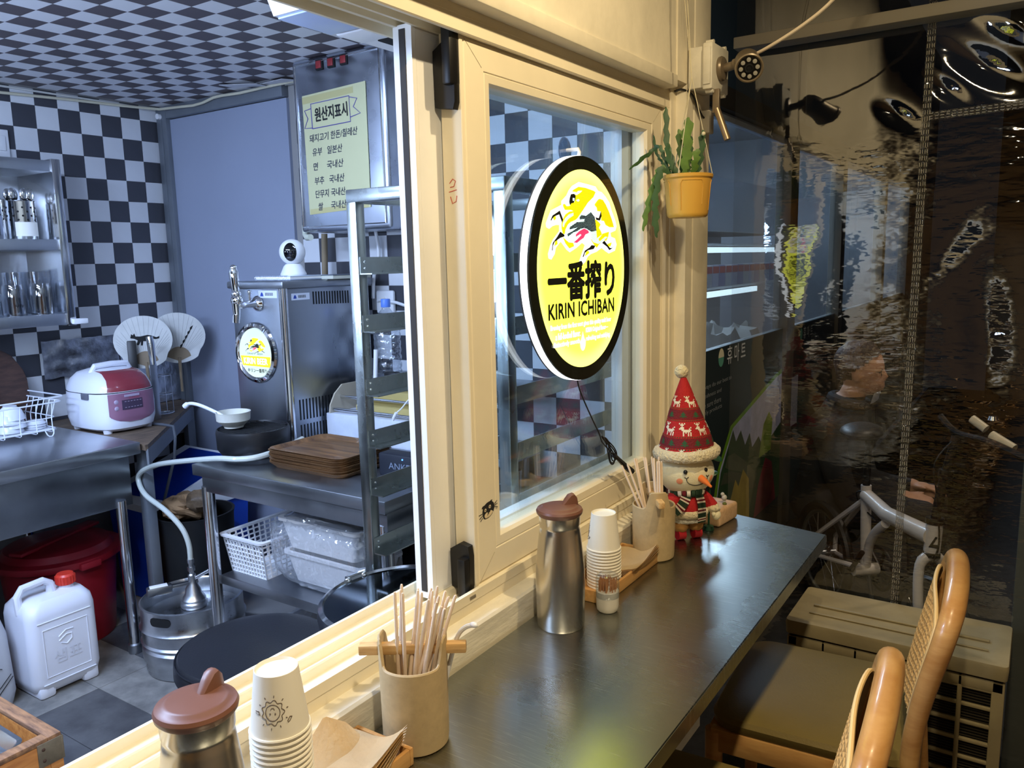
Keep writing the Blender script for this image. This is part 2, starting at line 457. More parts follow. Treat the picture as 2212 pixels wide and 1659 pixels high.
# peeled corner sheets of the ceiling film
mb = MB()
for (x, y, a, k) in ((-2.02, 2.28, .3, 0), (-1.86, 2.33, -.2, 0)):
    M = Matrix.Translation((x, y, ZC - 0.012)) @ Euler((0.06, 0.05, a)).to_matrix().to_4x4()
    mb.box(-0.09, 0.09, -0.035, 0.035, 0, 0.0015, M=M)
obj('peeling_sheet', mb, ctile_w, ce, 0)

# grey flush door/panel with its steel frame in the back wall
dr = struct_root('door_1', (0, YB, 0))
mb = MB(); mb.box(-2.70, -1.885, -0.012, 0.004, 0.0, 2.14); obj('door_panel', mb, panel_g, dr)
mb = MB(); mb.box(-2.77, -2.695, -0.035, 0.004, 0.0, 2.20, 0.004); mb.box(-2.735, -2.725, -0.038, -0.03, 0.0, 2.14); obj('frame_post', mb, fr_g, dr)
mb = MB(); mb.box(-2.695, -1.885, -0.035, 0.004, 2.143, 2.205, 0.004); obj('frame_beam', mb, fr_g, dr)
mb = MB(); mb.cyl((-2.735, -0.036, 2.155), (-2.735, -0.052, 2.155), 0.013); obj('frame_bolt', mb, white, dr)

# outer wall with the serving window
X0 = 0.0
mb = MB()
mb.box(-0.165, 0.0, -2.0, 2.225, 0.0, 0.752)
mb.box(-0.165, -0.004, -2.0, 2.0, 1.90, 2.62)
mb.box(-0.165, -0.036, -2.0, 2.04, 1.87, 1.91)
mb.box(-0.165, 0.0, -2.0, -0.40, 0.75, 1.905)
mb.box(-0.165, -0.030, 2.03, 2.075, 0.75, 1.90)
mb.box(-0.165, 0.0, 2.062, 2.108, 0.75, 2.62)
mb.box(-0.165, 0.003, 2.110, 2.225, 0.75, 2.62, 0.003)
mb.box(-0.165, 0.0, 1.998, 2.064, 1.89, 2.62)
wr = struct('wall_right', mb, paint)
mb = MB(); mb.box(-0.04, 0.002, -2.0, 1.996, 1.871, 1.9015, 0.003); t1 = struct('trim_1', mb, paint)
# scuffed ledge under the window
mb = MB()
prof = [(-0.165, 0.752), (0.0, 0.752), (0.0015, 0.802), (-0.003, 0.8065), (-0.035, 0.8075), (-0.165, 0.8075)]
mb.rings([[Vector((p[0], y, p[1])) for p in prof] for y in (-0.42, 1.79)])
struct('trim_2', mb, grime)

# ------------------------------------------------ sliding window
win = struct_root('window_1', (0, 0, 0))
YA, YE = -0.40, 2.034
mb = MB()
prof = [(-0.165, 0.806), (-0.035, 0.806), (-0.035, 0.826), (-0.0335, 0.828), (-0.0335, 0.846), (-0.041, 0.8465), (-0.043, 0.828), (-0.084, 0.826),
        (-0.086, 0.839), (-0.0885, 0.841), (-0.092, 0.841), (-0.0945, 0.838), (-0.096, 0.824), (-0.124, 0.822),
        (-0.126, 0.834), (-0.128, 0.836), (-0.132, 0.836), (-0.134, 0.834), (-0.136, 0.826), (-0.158, 0.828), (-0.159, 0.843), (-0.165, 0.843)]
mb.rings([[Vector((p[0], y, p[1])) for p in prof] for y in (YA, YE)])
obj('sill_track', mb, pvc, win, 25)
mb = MB()
mb.box(-0.0342, -0.0325, 1.108, 1.126, 0.8335, 0.8395, 0.0006); obj('drain_slot', mb, mat('slot_shadow', (120, 112, 96), .7), win)
mb = MB()
prof = [(-0.165, 1.872), (-0.035, 1.872), (-0.035, 1.8565), (-0.0335, 1.855), (-0.0335, 1.830), (-0.0355, 1.828), (-0.0415, 1.828), (-0.043, 1.848), (-0.084, 1.850),
        (-0.086, 1.836), (-0.092, 1.836), (-0.0945, 1.850), (-0.124, 1.852), (-0.126, 1.840), (-0.134, 1.840), (-0.136, 1.852), (-0.158, 1.850), (-0.159, 1.834), (-0.165, 1.834)]
mb.rings([[Vector((p[0], y, p[1])) for p in prof] for y in (YA, YE)])
obj('header_track', mb, pvc, win, 25)
mb = MB(); mb.box(-0.165, -0.036, 2.016, 2.034, 0.82, 1.87); mb.box(-0.060, -0.034, 2.010, 2.034, 0.84, 1.85, .001)
mb.box(-0.165, -0.036, YA, YA + .05, 0.8, 1.87); obj('jamb', mb, pvc, win)

def sash(y0, y1, z0, z1, steps, wy, wt, wb):
    mb = MB(); loops = []
    for (f, x) in steps:
        loops.append([Vector((x, y0 + f * wy, z0 + f * wb)), Vector((x, y1 - f * wy, z0 + f * wb)),
                      Vector((x, y1 - f * wy, z1 - f * wt)), Vector((x, y0 + f * wy, z1 - f * wt))])
    return mb.rings(loops, close=True)
st1 = [(0, -0.088), (0, -0.046), (0.012, -0.0445), (0.085, -0.0445), (0.095, -0.0465), (0.13, -0.0465), (0.15, -0.045),
       (0.72, -0.045), (0.735, -0.047), (0.755, -0.047), (0.765, -0.046), (0.94, -0.049), (1.0, -0.056), (1.0, -0.088)]
s1 = obj('sliding_sash', sash(1.143, 2.014, 0.836, 1.836, st1, 0.096, 0.076, 0.086), pvc, win, 20)
mb = MB()
for (y0, y1, za, zb) in ((1.143, 1.231, 0.836, 0.9145), (2.014, 1.926, 0.836, 0.9145), (1.143, 1.231, 1.836, 1.766), (2.014, 1.926, 1.836, 1.766)):
    a = Vector((-0.0447, y0 + (y1 - y0) * .15, za + (zb - za) * .15)); b = Vector((-0.0447, y0 + (y1 - y0) * .72, za + (zb - za) * .72))
    mb.tube([a, b], 0.0004, 4)
obj('mitre_joint', mb, mat('joint_line', (170, 158, 130), .6), s1)
mb = MB(); mb.box(-0.0685, -0.0645, 1.236, 1.921, 0.918, 1.763); obj('pane', mb, glass, s1, 0)
st2 = [(0, -0.135), (0, -0.095), (0.10, -0.0945), (0.12, -0.0955), (0.80, -0.0955), (0.84, -0.0975), (1.0, -0.104), (1.0, -0.135)]
s2 = obj('sliding_sash', sash(1.078, 1.985, 0.832, 1.842, st2, 0.094, 0.076, 0.086), pvc_in, win, 20)
mb = MB(); mb.box(-0.1175, -0.1135, 1.17, 1.893, 0.916, 1.768); obj('pane', mb, glass, s2, 0)
mb = MB(); mb.box(-0.1215, -0.1085, 1.0768, 1.0795, 0.845, 1.835); obj('gasket', mb, mat('dark_gasket', (52, 48, 44), .8), s2)
# black crescent latches on the outer sash edge
def latch(z0, z1, top):
    mb = MB()
    poly = [(-0.090, z0), (-0.052, z0 - 0.006), (-0.048, z0 + .006), (-0.047, z1 - 0.02), (-0.050, z1), (-0.07, z1 + 0.004), (-0.092, z1 - 0.01)]
    M = frame((0, 1.143, 0), (1, 0, 0), (0, 0, 1))
    mb.prism([(p[0], p[1]) for p in poly], M, 0.014)
    return mb
mb = latch(1.712, 1.815, 1); mb.box(-0.066, -0.046, 1.117, 1.146, 1.745, 1.842, 0.005); obj('latch', mb, black, s1)
mb = latch(0.842, 0.926, 0); mb.box(-0.068, -0.048, 1.114, 1.145, 0.830, 0.905, 0.005); obj('latch', mb, black, s1)
# cat sticker
CATM = {'ink': mat('sticker_black', (28, 27, 24), .5), 'cream': mat('sticker_cream', (226, 206, 166), .5)}
Mx = frame((-0.0449, 0, 0), (0, 1, 0), (0, 0, 1))
mbs = {}
def flat(pts, lift, key, store, M):
    store.setdefault(key, MB()).prism([(a * 1e-4, b * 1e-4) for a, b in pts], M @ Matrix.Translation((0, 0, lift)), 0.0002)
for k in ('head', 'w1', 'w2', 'w3', 'w4', 'w5', 'w6'): flat(CAT[k], 0.0003, 'ink', mbs, Mx)
for k in ('muzzle', 'eye1', 'eye2'): flat(CAT[k], 0.0006, 'cream', mbs, Mx)
for k in ('p1', 'p2', 'nose'): flat(CAT[k], 0.0009, 'ink', mbs, Mx)
obj('cat_sticker', mbs['ink'], CATM['ink'], s1, 0); obj('cat_sticker_face', mbs['cream'], CATM['cream'], s1, 0)
# faint red pen scribble on the sash edge face
red_ink = mat('red_ink', (206, 96, 74), .6)
mb = MB()
for pts in (((-.075, 1.585), (-.068, 1.592), (-.062, 1.588), (-.066, 1.579), (-.074, 1.578)), ((-.077, 1.57), (-.060, 1.573)), ((-.074, 1.562), (-.07, 1.55), (-.062, 1.553), (-.060, 1.563))):
    mb.tube([(x, 1.1428, z) for x, z in pts], 0.0009, 4)
obj('pen_mark', mb, red_ink, s1)

# ceiling of the seating side: dark sheet with two beams, and an unseen tan rear wall added for the curtain to reflect
dark_roof = mat('dark_roof', (38, 38, 40), .7)
mb = MB(); mb.box(0.0, 2.2, -2.2, 2.44, 2.62, 2.66); struct('ceiling', mb, dark_roof)
mb = MB(); mb.box(0.02, 2.2, 2.36, 2.43, 2.03, 2.062, .003); struct('trim_3', mb, mat('grey_beam', (122, 116, 104), .6))
mb = MB(); mb.box(0.0, 2.2, -2.26, -2.2, 0.0, 2.62); struct('wall_rear', mb, mat('tan_board', (196, 160, 112), .6, var=.1))
mb = MB(); mb.box(2.2, 2.26, -2.2, 2.44, 0.0, 2.62); struct('wall_seating', mb, mat('tan_board_side', (176, 146, 104), .6, var=.1))

# stainless counter
steel_c = mat('scratched_counter_steel', (0.36, 0.375, 0.355), 0.30, 1.0)
nt = steel_c.node_tree; N = nt.nodes; L = nt.links; pb_ = N['Principled BSDF']
tc = N.new('ShaderNodeTexCoord')
def fib(rot, sx_, sy_, sc_, lo, hi):
    mp = N.new('ShaderNodeMapping'); mp.inputs['Rotation'].default_value = (0, 0, rot); mp.inputs['Scale'].default_value = (sx_, sy_, 1); L.new(tc.outputs['Object'], mp.inputs[0])
    n_ = N.new('ShaderNodeTexNoise'); n_.inputs['Scale'].default_value = sc_; n_.inputs['Detail'].default_value = 3; n_.inputs['Distortion'].default_value = .4; L.new(mp.outputs[0], n_.inputs['Vector'])
    r_ = N.new('ShaderNodeMapRange'); r_.inputs[1].default_value = lo; r_.inputs[2].default_value = hi; L.new(n_.outputs[0], r_.inputs[0]); return r_.outputs[0]
def op(kind, x, y):
    m_ = N.new('ShaderNodeMath'); m_.operation = kind
    for i, q in enumerate((x, y)):
        if isinstance(q, float): m_.inputs[i].default_value = q
        else: L.new(q, m_.inputs[i])
    return m_.outputs[0]
s1_ = fib(.6, 16, 620, 1.0, .61, .73); s2_ = fib(-.5, 12, 560, 1.0, .62, .74); s3_ = fib(1.3, 14, 640, 1.0, .63, .74); pat = fib(.3, 1, .5, 5.0, .35, .7)
scr_ = op('MULTIPLY', op('MAXIMUM', op('MAXIMUM', s1_, s2_), s3_), op('ADD', .10, op('MULTIPLY', pat, .6)))
mxc = N.new('ShaderNodeMix'); mxc.data_type = 'RGBA'; mxc.inputs[6].default_value = (0.33, 0.345, 0.325, 1); mxc.inputs[7].default_value = (0.72, 0.71, 0.64, 1); L.new(scr_, mxc.inputs[0]); L.new(mxc.outputs[2], pb_.inputs['Base Color'])
L.new(op('ADD', op('MULTIPLY', pat, .13), op('ADD', .22, op('MULTIPLY', scr_, .15))), pb_.inputs['Roughness'])
bp_ = N.new('ShaderNodeBump'); bp_.inputs['Strength'].default_value = .04; bp_.inputs['Distance'].default_value = .004; L.new(scr_, bp_.inputs['Height']); L.new(bp_.outputs[0], pb_.inputs['Normal'])
ct = thing('counter', 'long stainless steel counter under the serving window, scratched top with cut end', 'counter', (0.2, 1.0, 0.75))
mb = MB()
poly = [(-0.195, -1.7), (0.192, -1.7), (0.192, 1.033), (-0.195, 1.112)]
mb.prism(poly, Matrix.Translation((0, 0, -0.034)), 0.034)
bmesh.ops.bevel(mb.bm, geom=[e for e in mb.bm.edges], offset=0.002, segments=2, affect='EDGES')
obj('worktop', mb, steel_c, ct)
for y in (-1.0, 0.2, 0.95):
    mb = MB(); mb.prism([(-0.195, -0.034), (0.12, -0.034), (-0.195, -0.25)], frame((0, y, 0), (1, 0, 0), (0, 0, 1)), 0.02)
    obj('wall_bracket', mb, steel_d, ct)
# ================================================================== KITCHEN
def pipe_leg(parent, x, y, z1, r=0.019, foot=True):
    mb = MB(); mb.cyl((x, y, 0.02), (x, y, z1), r, n=18)
    o = obj('leg', mb, steel_l, parent)
    if foot:
        mb = MB(); mb.lathe([(0.0, 0.0), (r * 1.25, 0.0), (r * 1.35, 0.01), (r * 1.3, 0.035), (r, 0.04)], 18, (x, y, 0)); obj('foot', mb, steel_d, o)
    return o
# ---- sink table along the left wall
t = thing('steel_work_table', 'stainless steel table with deep apron along the left checkered wall, under the dish rack', 'table', (-2.37, 0.8, 0))
mb = MB(); mb.box(-0.40, 0.40, -1.2, 0.855, 0.765, 0.81, 0.004); obj('table_top', mb, steel, t)
mb = MB(); mb.box(-0.38, 0.375, -1.18, 0.82, 0.575, 0.766, 0.003); obj('apron', mb, steel_d, t)
for y in (0.775, -0.9): pipe_leg(t, 0.37, y, 0.60)
for y in (0.775, -0.9): pipe_leg(t, -0.37, y, 0.60)
# ---- corner shelf with a wooden top
cs = thing('corner_shelf', 'triangular wood-topped corner shelf on grey angle frame, under the rice cooker and fans', 'shelf', (-2.5, 2.0, 0))
poly = [(-0.28, -0.335), (0.545, -0.335), (0.545, -0.325), (-0.13, 0.335), (-0.13, 0.36), (-0.28, 0.36)]
mb = MB(); mb.prism(poly, Matrix.Translation((0, 0, 0.775)), 0.022)
obj('wood_top', mb, woodm('worn_plywood', (124, 104, 84), (84, 70, 58), 10, (6, 1, 6), .6), cs)
M = frame((0.545, -0.33, 0.72), (-0.675, 0.66, 0), (0, 0, 1))
mb = MB(); mb.box(0, 0.945, 0, 0.06, -0.004, 0.004, M=M); obj('angle_frame', mb, fr_g, cs)
mb = MB(); mb.box(0.46, 0.50, -0.325, -0.285, 0, 0.775, .002); obj('leg', mb, fr_g, cs)
mb = MB(); mb.box(-0.17, -0.13, 0.30, 0.34, 0, 0.775, .002); obj('leg', mb, fr_g, cs)

# ---- wall shelf cabinet with cups and cutlery
sh = thing('wall_shelf', 'open stainless wall shelf on the left checkered wall holding cutlery and glasses', 'shelf', (-2.64, 1.3, 1.23))
mb = MB()
for z0, z1 in ((0, 0.045), (0.30, 0.342), (0.605, 0.648)): mb.box(-0.135, 0.14, -0.7, 0.41, z0, z1, .002)
obj('shelf_board', mb, steel, sh)
mb = MB(); mb.box(-0.138, 0.145, 0.41, 0.445, -0.005, 0.655, .002); obj('side_panel', mb, steel_l, sh)
mb = MB(); mb.box(-0.1385, -0.134, -0.7, 0.41, 0.0, 0.65); obj('back_panel', mb, steel_d, sh)
mb = MB(); mb.box(0.125, 0.162, 0.425, 0.485, 0.0, 0.022, .004); obj('plastic_clip', mb, white, sh, label='white plastic clip at the lower corner')
# cutlery holders
def cutlery_holder(loc, label, paper):
    t = thing('cutlery_holder', label, 'holder', loc, 0, 'cutlery holders on the wall shelf')
    mb = MB(); mb.lathe([(0.0, 0.002), (0.05, 0.0), (0.052, 0.004), (0.052, 0.146), (0.054, 0.15), (0.0505, 0.15), (0.0505, 0.004), (0.0, 0.005)], 32)
    obj('cup', mb, steel_l, t)
    mb = MB()
    for zi in range(4):
        for k in range(10):
            a = 2 * pi * (k + .5 * (zi % 2)) / 10
            p = Vector((0.052 * cos(a), 0.052 * sin(a), 0.075 + zi * .016)); d = Vector((cos(a), sin(a), 0))
            mb.cyl(p - d * .002, p + d * .0006, 0.004, n=8)
    obj('holes', mb, blackm, t)
    if paper:
        mb = MB()
        mb.grid(lambda u, v: Vector((0.0535 * cos(-0.9 + 1.9 * u), 0.0535 * sin(-0.9 + 1.9 * u), 0.012 + 0.055 * v)), 14, 1)
        obj('paper_label', mb, whitem, t)
    return t
cutlery_holder((-2.60, 1.625, 1.573), 'perforated steel cutlery holder with a paper label, full of spoons', True)
cutlery_holder((-2.58, 1.50, 1.573), 'perforated steel cutlery holder without label, left of the labelled one', False)
spoon_m = steel_l
def spoon(loc, ax, ay, label):
    t = thing('spoon', label, 'spoon', loc, 0, 'spoons standing in the cutlery holders')
    mb = MB(); pts = [Vector((ax * s, ay * s, 0.02 + 0.15 * s)) for s in (0, .3, .6, .9)]
    mb.tube(pts, [0.0028, 0.0022, 0.002, 0.0022], 8); obj('handle', mb, spoon_m, t)
    c = pts[-1] + Vector((ax * .12, ay * .12, 0.02))
    mb = MB(); mb.sphere((c.x, c.y, c.z), (0.006, 0.016, 0.024), 14, 10); obj('bowl', mb, spoon_m, t)
random.seed(5)
for k in range(6):
    a = k * 1.05
    spoon((-2.60 + .014 * cos(a), 1.625 + .014 * sin(a), 1.573), .024 * cos(a), .024 * sin(a), 'steel spoon standing in the cutlery holder with the paper label')
for k in range(4):
    a = k * 1.6 + .4
    spoon((-2.58 + .014 * cos(a), 1.50 + .014 * sin(a), 1.573), .024 * cos(a), .024 * sin(a), 'steel spoon standing in the cutlery holder without a label')
# glasses standing upside down
def tumbler(loc, r=0.042, h=0.125, label=''):
    mb = MB()
    mb.lathe([(r, 0), (r * 1.0, h * .5), (r * .96, h * .85), (r * .86, h * .98), (r * .6, h), (0.0, h), (0.0, h - .006), (r * .8, h - .006), (r * .92, h * .84), (r * .95, h * .5), (r * .95, 0)], 28, close=False)
    o = obj('tumbler', mb, glassware)
    o.location = loc
    return tag(o, label, 'glass', 'upturned tumblers on the wall shelf')
ys = [1.36, 1.455, 1.55, 1.655]
for i, y in enumerate(ys):
    lb = ['upturned clear tumbler, leftmost of the front row on the wall shelf', 'upturned clear tumbler, second from the left in the shelf row',
          'upturned clear tumbler with black print, third in the shelf row', 'upturned clear tumbler beside the right side panel of the wall shelf'][i]
    g = tumbler((-2.575, y, 1.2755), label=lb)
    if i in (1, 2):
        Mp = frame((0.0425, 0.0, 0.045), (0, -1, 0), (0, 0, -1))
        text('print', 'Asahi', Mp, 0.013, black, g, 0.0004, width=0.035, shear=.3)
mb = MB(); mb.lathe([(0.028, 0), (0.03, 0.004), (0.032, 0.012), (0.055, 0.06), (0.06, 0.085), (0.057, 0.085), (0.05, 0.055), (0.03, 0.014), (0, 0.012)], 32)
o = obj('shelf_bowl', mb, white); o.location = (-2.68, 1.49, 1.2755); tag(o, 'white bowl behind the tumblers on the wall shelf', 'bowl')
for i, (x, y) in enumerate(((-2.70, 1.61), (-2.69, 1.685))):
    mb = MB(); mb.lathe([(0.032, 0), (0.036, 0.01), (0.038, 0.17), (0.036, 0.17), (0.033, 0.012), (0, 0.01)], 24)
    o = obj('tall_glass', mb, glassware); o.location = (x, y, 1.2755)
    tag(o, ['tall clear glass behind the printed tumbler', 'tall clear glass at the back beside the shelf side panel'][i], 'glass')
# light switch above the shelf
t = thing('switch_plate', 'white switch plate on the left wall above the steel wall shelf', 'switch', (-2.776, 1.655, 1.965))
mb = MB(); mb.box(0, 0.012, -0.035, 0.035, -0.055, 0.055, .003); obj('plate', mb, white, t)
mb = MB(); mb.box(0.010, 0.018, -0.02, 0.02, -0.03, 0.03, .003); obj('rocker', mb, white, t)
t = thing('outlet_plate', 'white outlet plate on the back wall behind the tray rack', 'outlet', (-1.38, 2.392, 1.295))
mb = MB(); mb.box(-0.046, 0.046, -0.012, 0.006, -0.046, 0.046, .008); obj('plate', mb, white, t)
mb = MB(); mb.cyl((-0.005, -0.012, 0), (-0.005, -0.016, 0), 0.02); obj('socket', mb, whitem, t)
mb = MB(); mb.tube([(-1.41, 2.375, 1.30), (-1.38, 2.36, 1.305), (-1.30, 2.36, 1.295), (-1.22, 2.36, 1.275), (-1.15, 2.37, 1.27), (-1.0, 2.38, 1.28)], 0.006, 8)
tag(obj('white_power_cord', mb, white), 'thick white cord plugged into the back wall outlet', 'cord')
# cables along the ceiling corner
cabm = mat('grey_white_cable', (196, 196, 192), .5)
mb = MB(); mb.tube([(-2.768, 0.6, 2.192), (-2.768, 1.6, 2.192), (-2.768, 2.30, 2.192), (-2.74, 2.385, 2.192), (-2.3, 2.388, 2.192), (-1.6, 2.388, 2.192)], 0.0045, 8)
tag(obj('cable_run', mb, cabm), 'straight white cable clipped along the edge of the checkered ceiling', 'cable')
mb = MB(); mb.tube([(-2.765, 0.8, 2.14), (-2.765, 1.676, 2.165), (-2.765, 1.957, 2.178), (-2.765, 2.2, 2.186), (-2.72, 2.352, 2.186), (-2.563, 2.352, 2.178), (-2.46, 2.352, 2.172), (-2.393, 2.352, 2.175), (-2.31, 2.352, 2.188), (-2.25, 2.352, 2.189), (-2.134, 2.352, 2.184), (-1.984, 2.355, 2.188), (-1.7, 2.36, 2.19)], 0.006, 8)
o = tag(obj('sagging_cable', mb, mat('cream_cable', (206, 200, 176), .5)), 'loose cream cable sagging below the ceiling edge and over the grey beam', 'cable')

# ---- cutting board, dish rack
t = MB()
poly = [(-0.2, 0), (0.17, 0), (0.2, 0.03), (0.2, 0.20), (0.195, 0.235), (0.16, 0.30), (0.11, 0.335), (-0.2, 0.345)]
M = frame((-2.62, 1.40, 0.815), (0, 1, 0), (-0.16, 0, 1))
t.prism(poly, M, -0.022)
bmesh.ops.bevel(t.bm, geom=t.bm.edges[:], offset=.004, segments=2, affect='EDGES')
tag(obj('cutting_board', t, woodm('dark_walnut', (72, 50, 42), (50, 34, 30), 6, (1, 2, 9), .5)), 'large dark wooden cutting board leaning on the left wall behind the dish rack', 'board')
wire = mat('white_wire', (226, 230, 240), .35)
rk = thing('dish_rack', 'white coated wire dish rack on the steel table beside the rice cooker', 'dish rack', (-2.54, 1.30, 0.81))
X1, X2, Y1, Y2 = -0.165, 0.165, -0.30, 0.265
mb = MB()
def loop(x1, x2, y1, y2, z, r):
    c = .03; pts = []
    for (cx_, cy_, a0) in ((x2 - c, y2 - c, 0), (x1 + c, y2 - c, 90), (x1 + c, y1 + c, 180), (x2 - c, y1 + c, 270)):
        for k in range(4): a = radians(a0 + 30 * k); pts.append((cx_ + c * cos(a), cy_ + c * sin(a), z))
    mb.tube(pts, r, 6, cyc=True)
loop(X1 - .02, X2 + .02, Y1 - .02, Y2 + .03, 0.155, 0.003); loop(X1 - .015, X2 + .015, Y1 - .015, Y2 + .022, 0.135, 0.003)
obj('rim', mb, wire, rk)
mb = MB(); loop(X1, X2, Y1, Y2, 0.075, 0.0022); loop(X1, X2, Y1, Y2, 0.03, 0.003); obj('band', mb, wire, rk)
mb = MB()
n = 9
for i in range(n + 1):
    y = Y1 + .02 + (Y2 - Y1 - .04) * i / n
    mb.tube([(X2 + .015, y, 0.135), (X2, y, 0.07), (X2, y, 0.022), (X2 - .01, y, 0.018), (X1 + .01, y, 0.018), (X1, y, 0.03), (X1, y, .07), (X1 - .015, y, 0.135)], 0.002, 6)
for i in range(1, 8):
    x = X1 + (X2 - X1) * i / 8
    mb.tube([(x, Y2 + .02, 0.135), (x, Y2, 0.07), (x, Y2, 0.025)], 0.002, 6)
for i in range(1, 26):
    x = X1 + (X2 - X1) * i / 26
    mb.tube([(x, Y1, 0.025), (x, Y2, 0.025)], 0.0012, 4)
o = obj('wires', mb, wire, rk); o['kind'] = 'stuff'
for (x, y) in ((X2, Y2 - .03), (X2, Y1 + .03), (X1, Y2 - .03), (X1, Y1 + .03)):
    mb = MB(); mb.tube([(x, y - .02, 0.03), (x, y - .012, 0.010), (x, y - .004, 0.0025), (x, y + .006, 0.0025), (x, y + .012, 0.012), (x, y + .014, 0.03)], 0.0025, 6); obj('foot', mb, wire, rk)
por = mat('white_porcelain', (222, 226, 236), .22)
def bowlm(r, h, th=.003):
    mb = MB(); mb.lathe([(0, 0), (r * .45, 0), (r * .45, h * .08), (r * .75, h * .35), (r, h), (r - th, h), (r * .72, h * .4), (r * .4, h * .14), (0, h * .12)], 30); return mb
me_b = bowlm(.052, .050).mesh('rack_bowl', por)
for i in range(4):
    o = link('rack_bowl', me_b); o.location = (-2.47, 1.43 + .012 * (i % 2), 0.892 + .016 * i); o.rotation_euler = (pi, 0.06, 0)
    tag(o, ['lowest upturned bowl of the stack in the dish rack', 'second upturned bowl from the bottom of the dish rack stack', 'third upturned bowl from the bottom of the dish rack stack', 'topmost upturned white bowl of the stack in the dish rack'][i], 'bowl', 'upturned bowls in the dish rack')
mb = MB(); mb.lathe([(0, 0), (.030, 0), (.040, .012), (.039, .014), (.028, .003), (0, .003)], 30)
me_p = mb.mesh('rack_plate', por)
for i in range(4):
    o = link('rack_plate', me_p); o.location = (-2.47, 1.525, 0.842 + .009 * i); o.rotation_euler = (pi, 0, 0)
    tag(o, ('lowest', 'second lowest', 'second highest', 'topmost')[i] + ' small white plate of the low stack in the dish rack', 'plate', 'small plates in the dish rack')
tr = MB(); M = frame((-2.63, 1.36, 0.845), (0, 1, 0.28), (-0.3, -0.28, 1)); tr.box(-0.16, 0.13, 0, 0.15, -0.008, 0.0, .006, M=M)
tg = obj('standing_tray', tr, woodm('brown_laminate', (66, 52, 46), (52, 40, 36), 8, (1, 2, 8), .45))
tag(tg, 'brown tray with pale rim standing tilted in the dish rack', 'tray')
mb = MB(); mb.tube([M @ Vector(p) for p in ((-0.16, .151, -.004), (0.12, .151, -.004), (0.129, .143, -.004), (0.131, .12, -.004))], 0.0045, 6)
obj('rim', mb, mat('cream_rim', (206, 196, 168), .5), tg, label='pale cream rim')
mb = MB(); mb.sphere((-2.565, 1.505, 0.93), (0.03, 0.05, .010), 16, 10); mb.tube([(-2.56, 1.46, .93), (-2.55, 1.36, .955)], .005, 8)
tag(obj('wooden_ladle', mb, woodm('ladle_wood', (96, 66, 40), (70, 46, 30), 8)), 'brown wooden ladle lying on plates in the dish rack', 'ladle')

# ---- rice cooker
rc = thing('rice_cooker', 'white rice cooker with red lid panel and mauve control panel on corner shelf', 'rice cooker', (-2.395, 1.797, 0.797))
rc.scale = (1.10, 1.14, 1.13)
wc = mat('cooker_white', (226, 228, 238), .3, coat=.2)
def squircle(hx, hy, z, e=3.2, n=44, cx=0, cy=0):
    out = []
    for i in range(n):
        a = 2 * pi * i / n; c, s = cos(a), sin(a)
        out.append(Vector((cx + hx * (abs(c) ** (2 / e)) * (1 if c >= 0 else -1), cy + hy * (abs(s) ** (2 / e)) * (1 if s >= 0 else -1), z)))
    return out
mb = MB()
prof = [(0.135, 0.095, 0.008), (0.148, 0.110, 0.018), (0.155, 0.118, 0.05), (0.156, 0.119, 0.10), (0.152, 0.116, 0.145)]
mb.rings([squircle(a, b, z) for a, b, z in prof]); obj('body', mb, wc, rc)
mb = MB()
prof = [(0.154, 0.118, 0.148), (0.150, 0.115, 0.165), (0.135, 0.106, 0.19), (0.105, 0.088, 0.212), (0.06, 0.055, 0.224), (0.01, 0.01, 0.227)]
mb.rings([squircle(a, b, z, 2.9) for a, b, z in prof]); lid = obj('lid', mb, wc, rc)
# red panel on the lid front, mauve control panel on the front face
red_l = mat('cooker_red', (134, 52, 62), .25, coat=.4)
mauve = mat('cooker_mauve', (142, 100, 124), .3, coat=.3)
def lid_pt(y, u):
    """point on the lid front: u 0 at seam .. 1 near top"""
    z = 0.150 + 0.074 * u
    k = min(range(len(prof) - 1), key=lambda i: 0 if prof[i][2] <= z <= prof[i + 1][2] else 9)
    a0, b0, z0 = prof[k]; a1, b1, z1 = prof[k + 1]; f = (z - z0) / (z1 - z0)
    hx = a0 + (a1 - a0) * f; hy = b0 + (b1 - b0) * f
    q = min(1, abs(y) / hy); x = hx * (1 - q ** 2.9) ** (1 / 2.9)
    return Vector((x + .0015, y, z + .0008))
mb = MB(); mb.grid(lambda u, v: lid_pt((v - .5) * (0.165 - .03 * u), u * .93), 16, 14); obj('red_panel', mb, red_l, lid)
def body_pt(y, z):
    hx = 0.1565 if z > .05 else .154; hy = 0.119
    q = min(1, abs(y) / hy); return Vector((hx * (1 - q ** 3.2) ** (1 / 3.2) + .0012, y, z))
def shield(u, v):
    z = 0.04 + 0.104 * u
    wdt = 0.085 * min(1, (0.25 + 1.0 * sqrt(max(0, min(1, u * 2.6)))))
    return body_pt((v - .5) * 2 * min(wdt, .085), z)
mb = MB(); mb.grid(shield, 16, 14); cp = obj('control_panel', mb, mauve, rc)
mb = MB(); mb.grid(lambda u, v: body_pt(-0.045 + 0.075 * v, 0.085 + 0.035 * u) + Vector((.0012, 0, 0)), 6, 8); obj('display', mb, mat('display_dark', (74, 62, 82), .2), cp)
mb = MB()
for z in (0.092, 0.113):
    for k in range(6):
        y = -0.036 + .011 * k; p = body_pt(y, z) + Vector((.003, 0, 0)); mb.box(p.x - .001, p.x, y, y + .006, z, z + .0018)
for (y, z) in ((-0.062, 0.115), (-0.062, 0.092)):
    p = body_pt(y, z); mb.sphere((p.x, y, z), (.003, .009, .008), 12, 8)
p = body_pt(-.01, .135); mb.box(p.x, p.x + .002, -.035, .02, .130, .138)
obj('buttons', mb, mat('button_pale', (176, 160, 184), .35), cp)
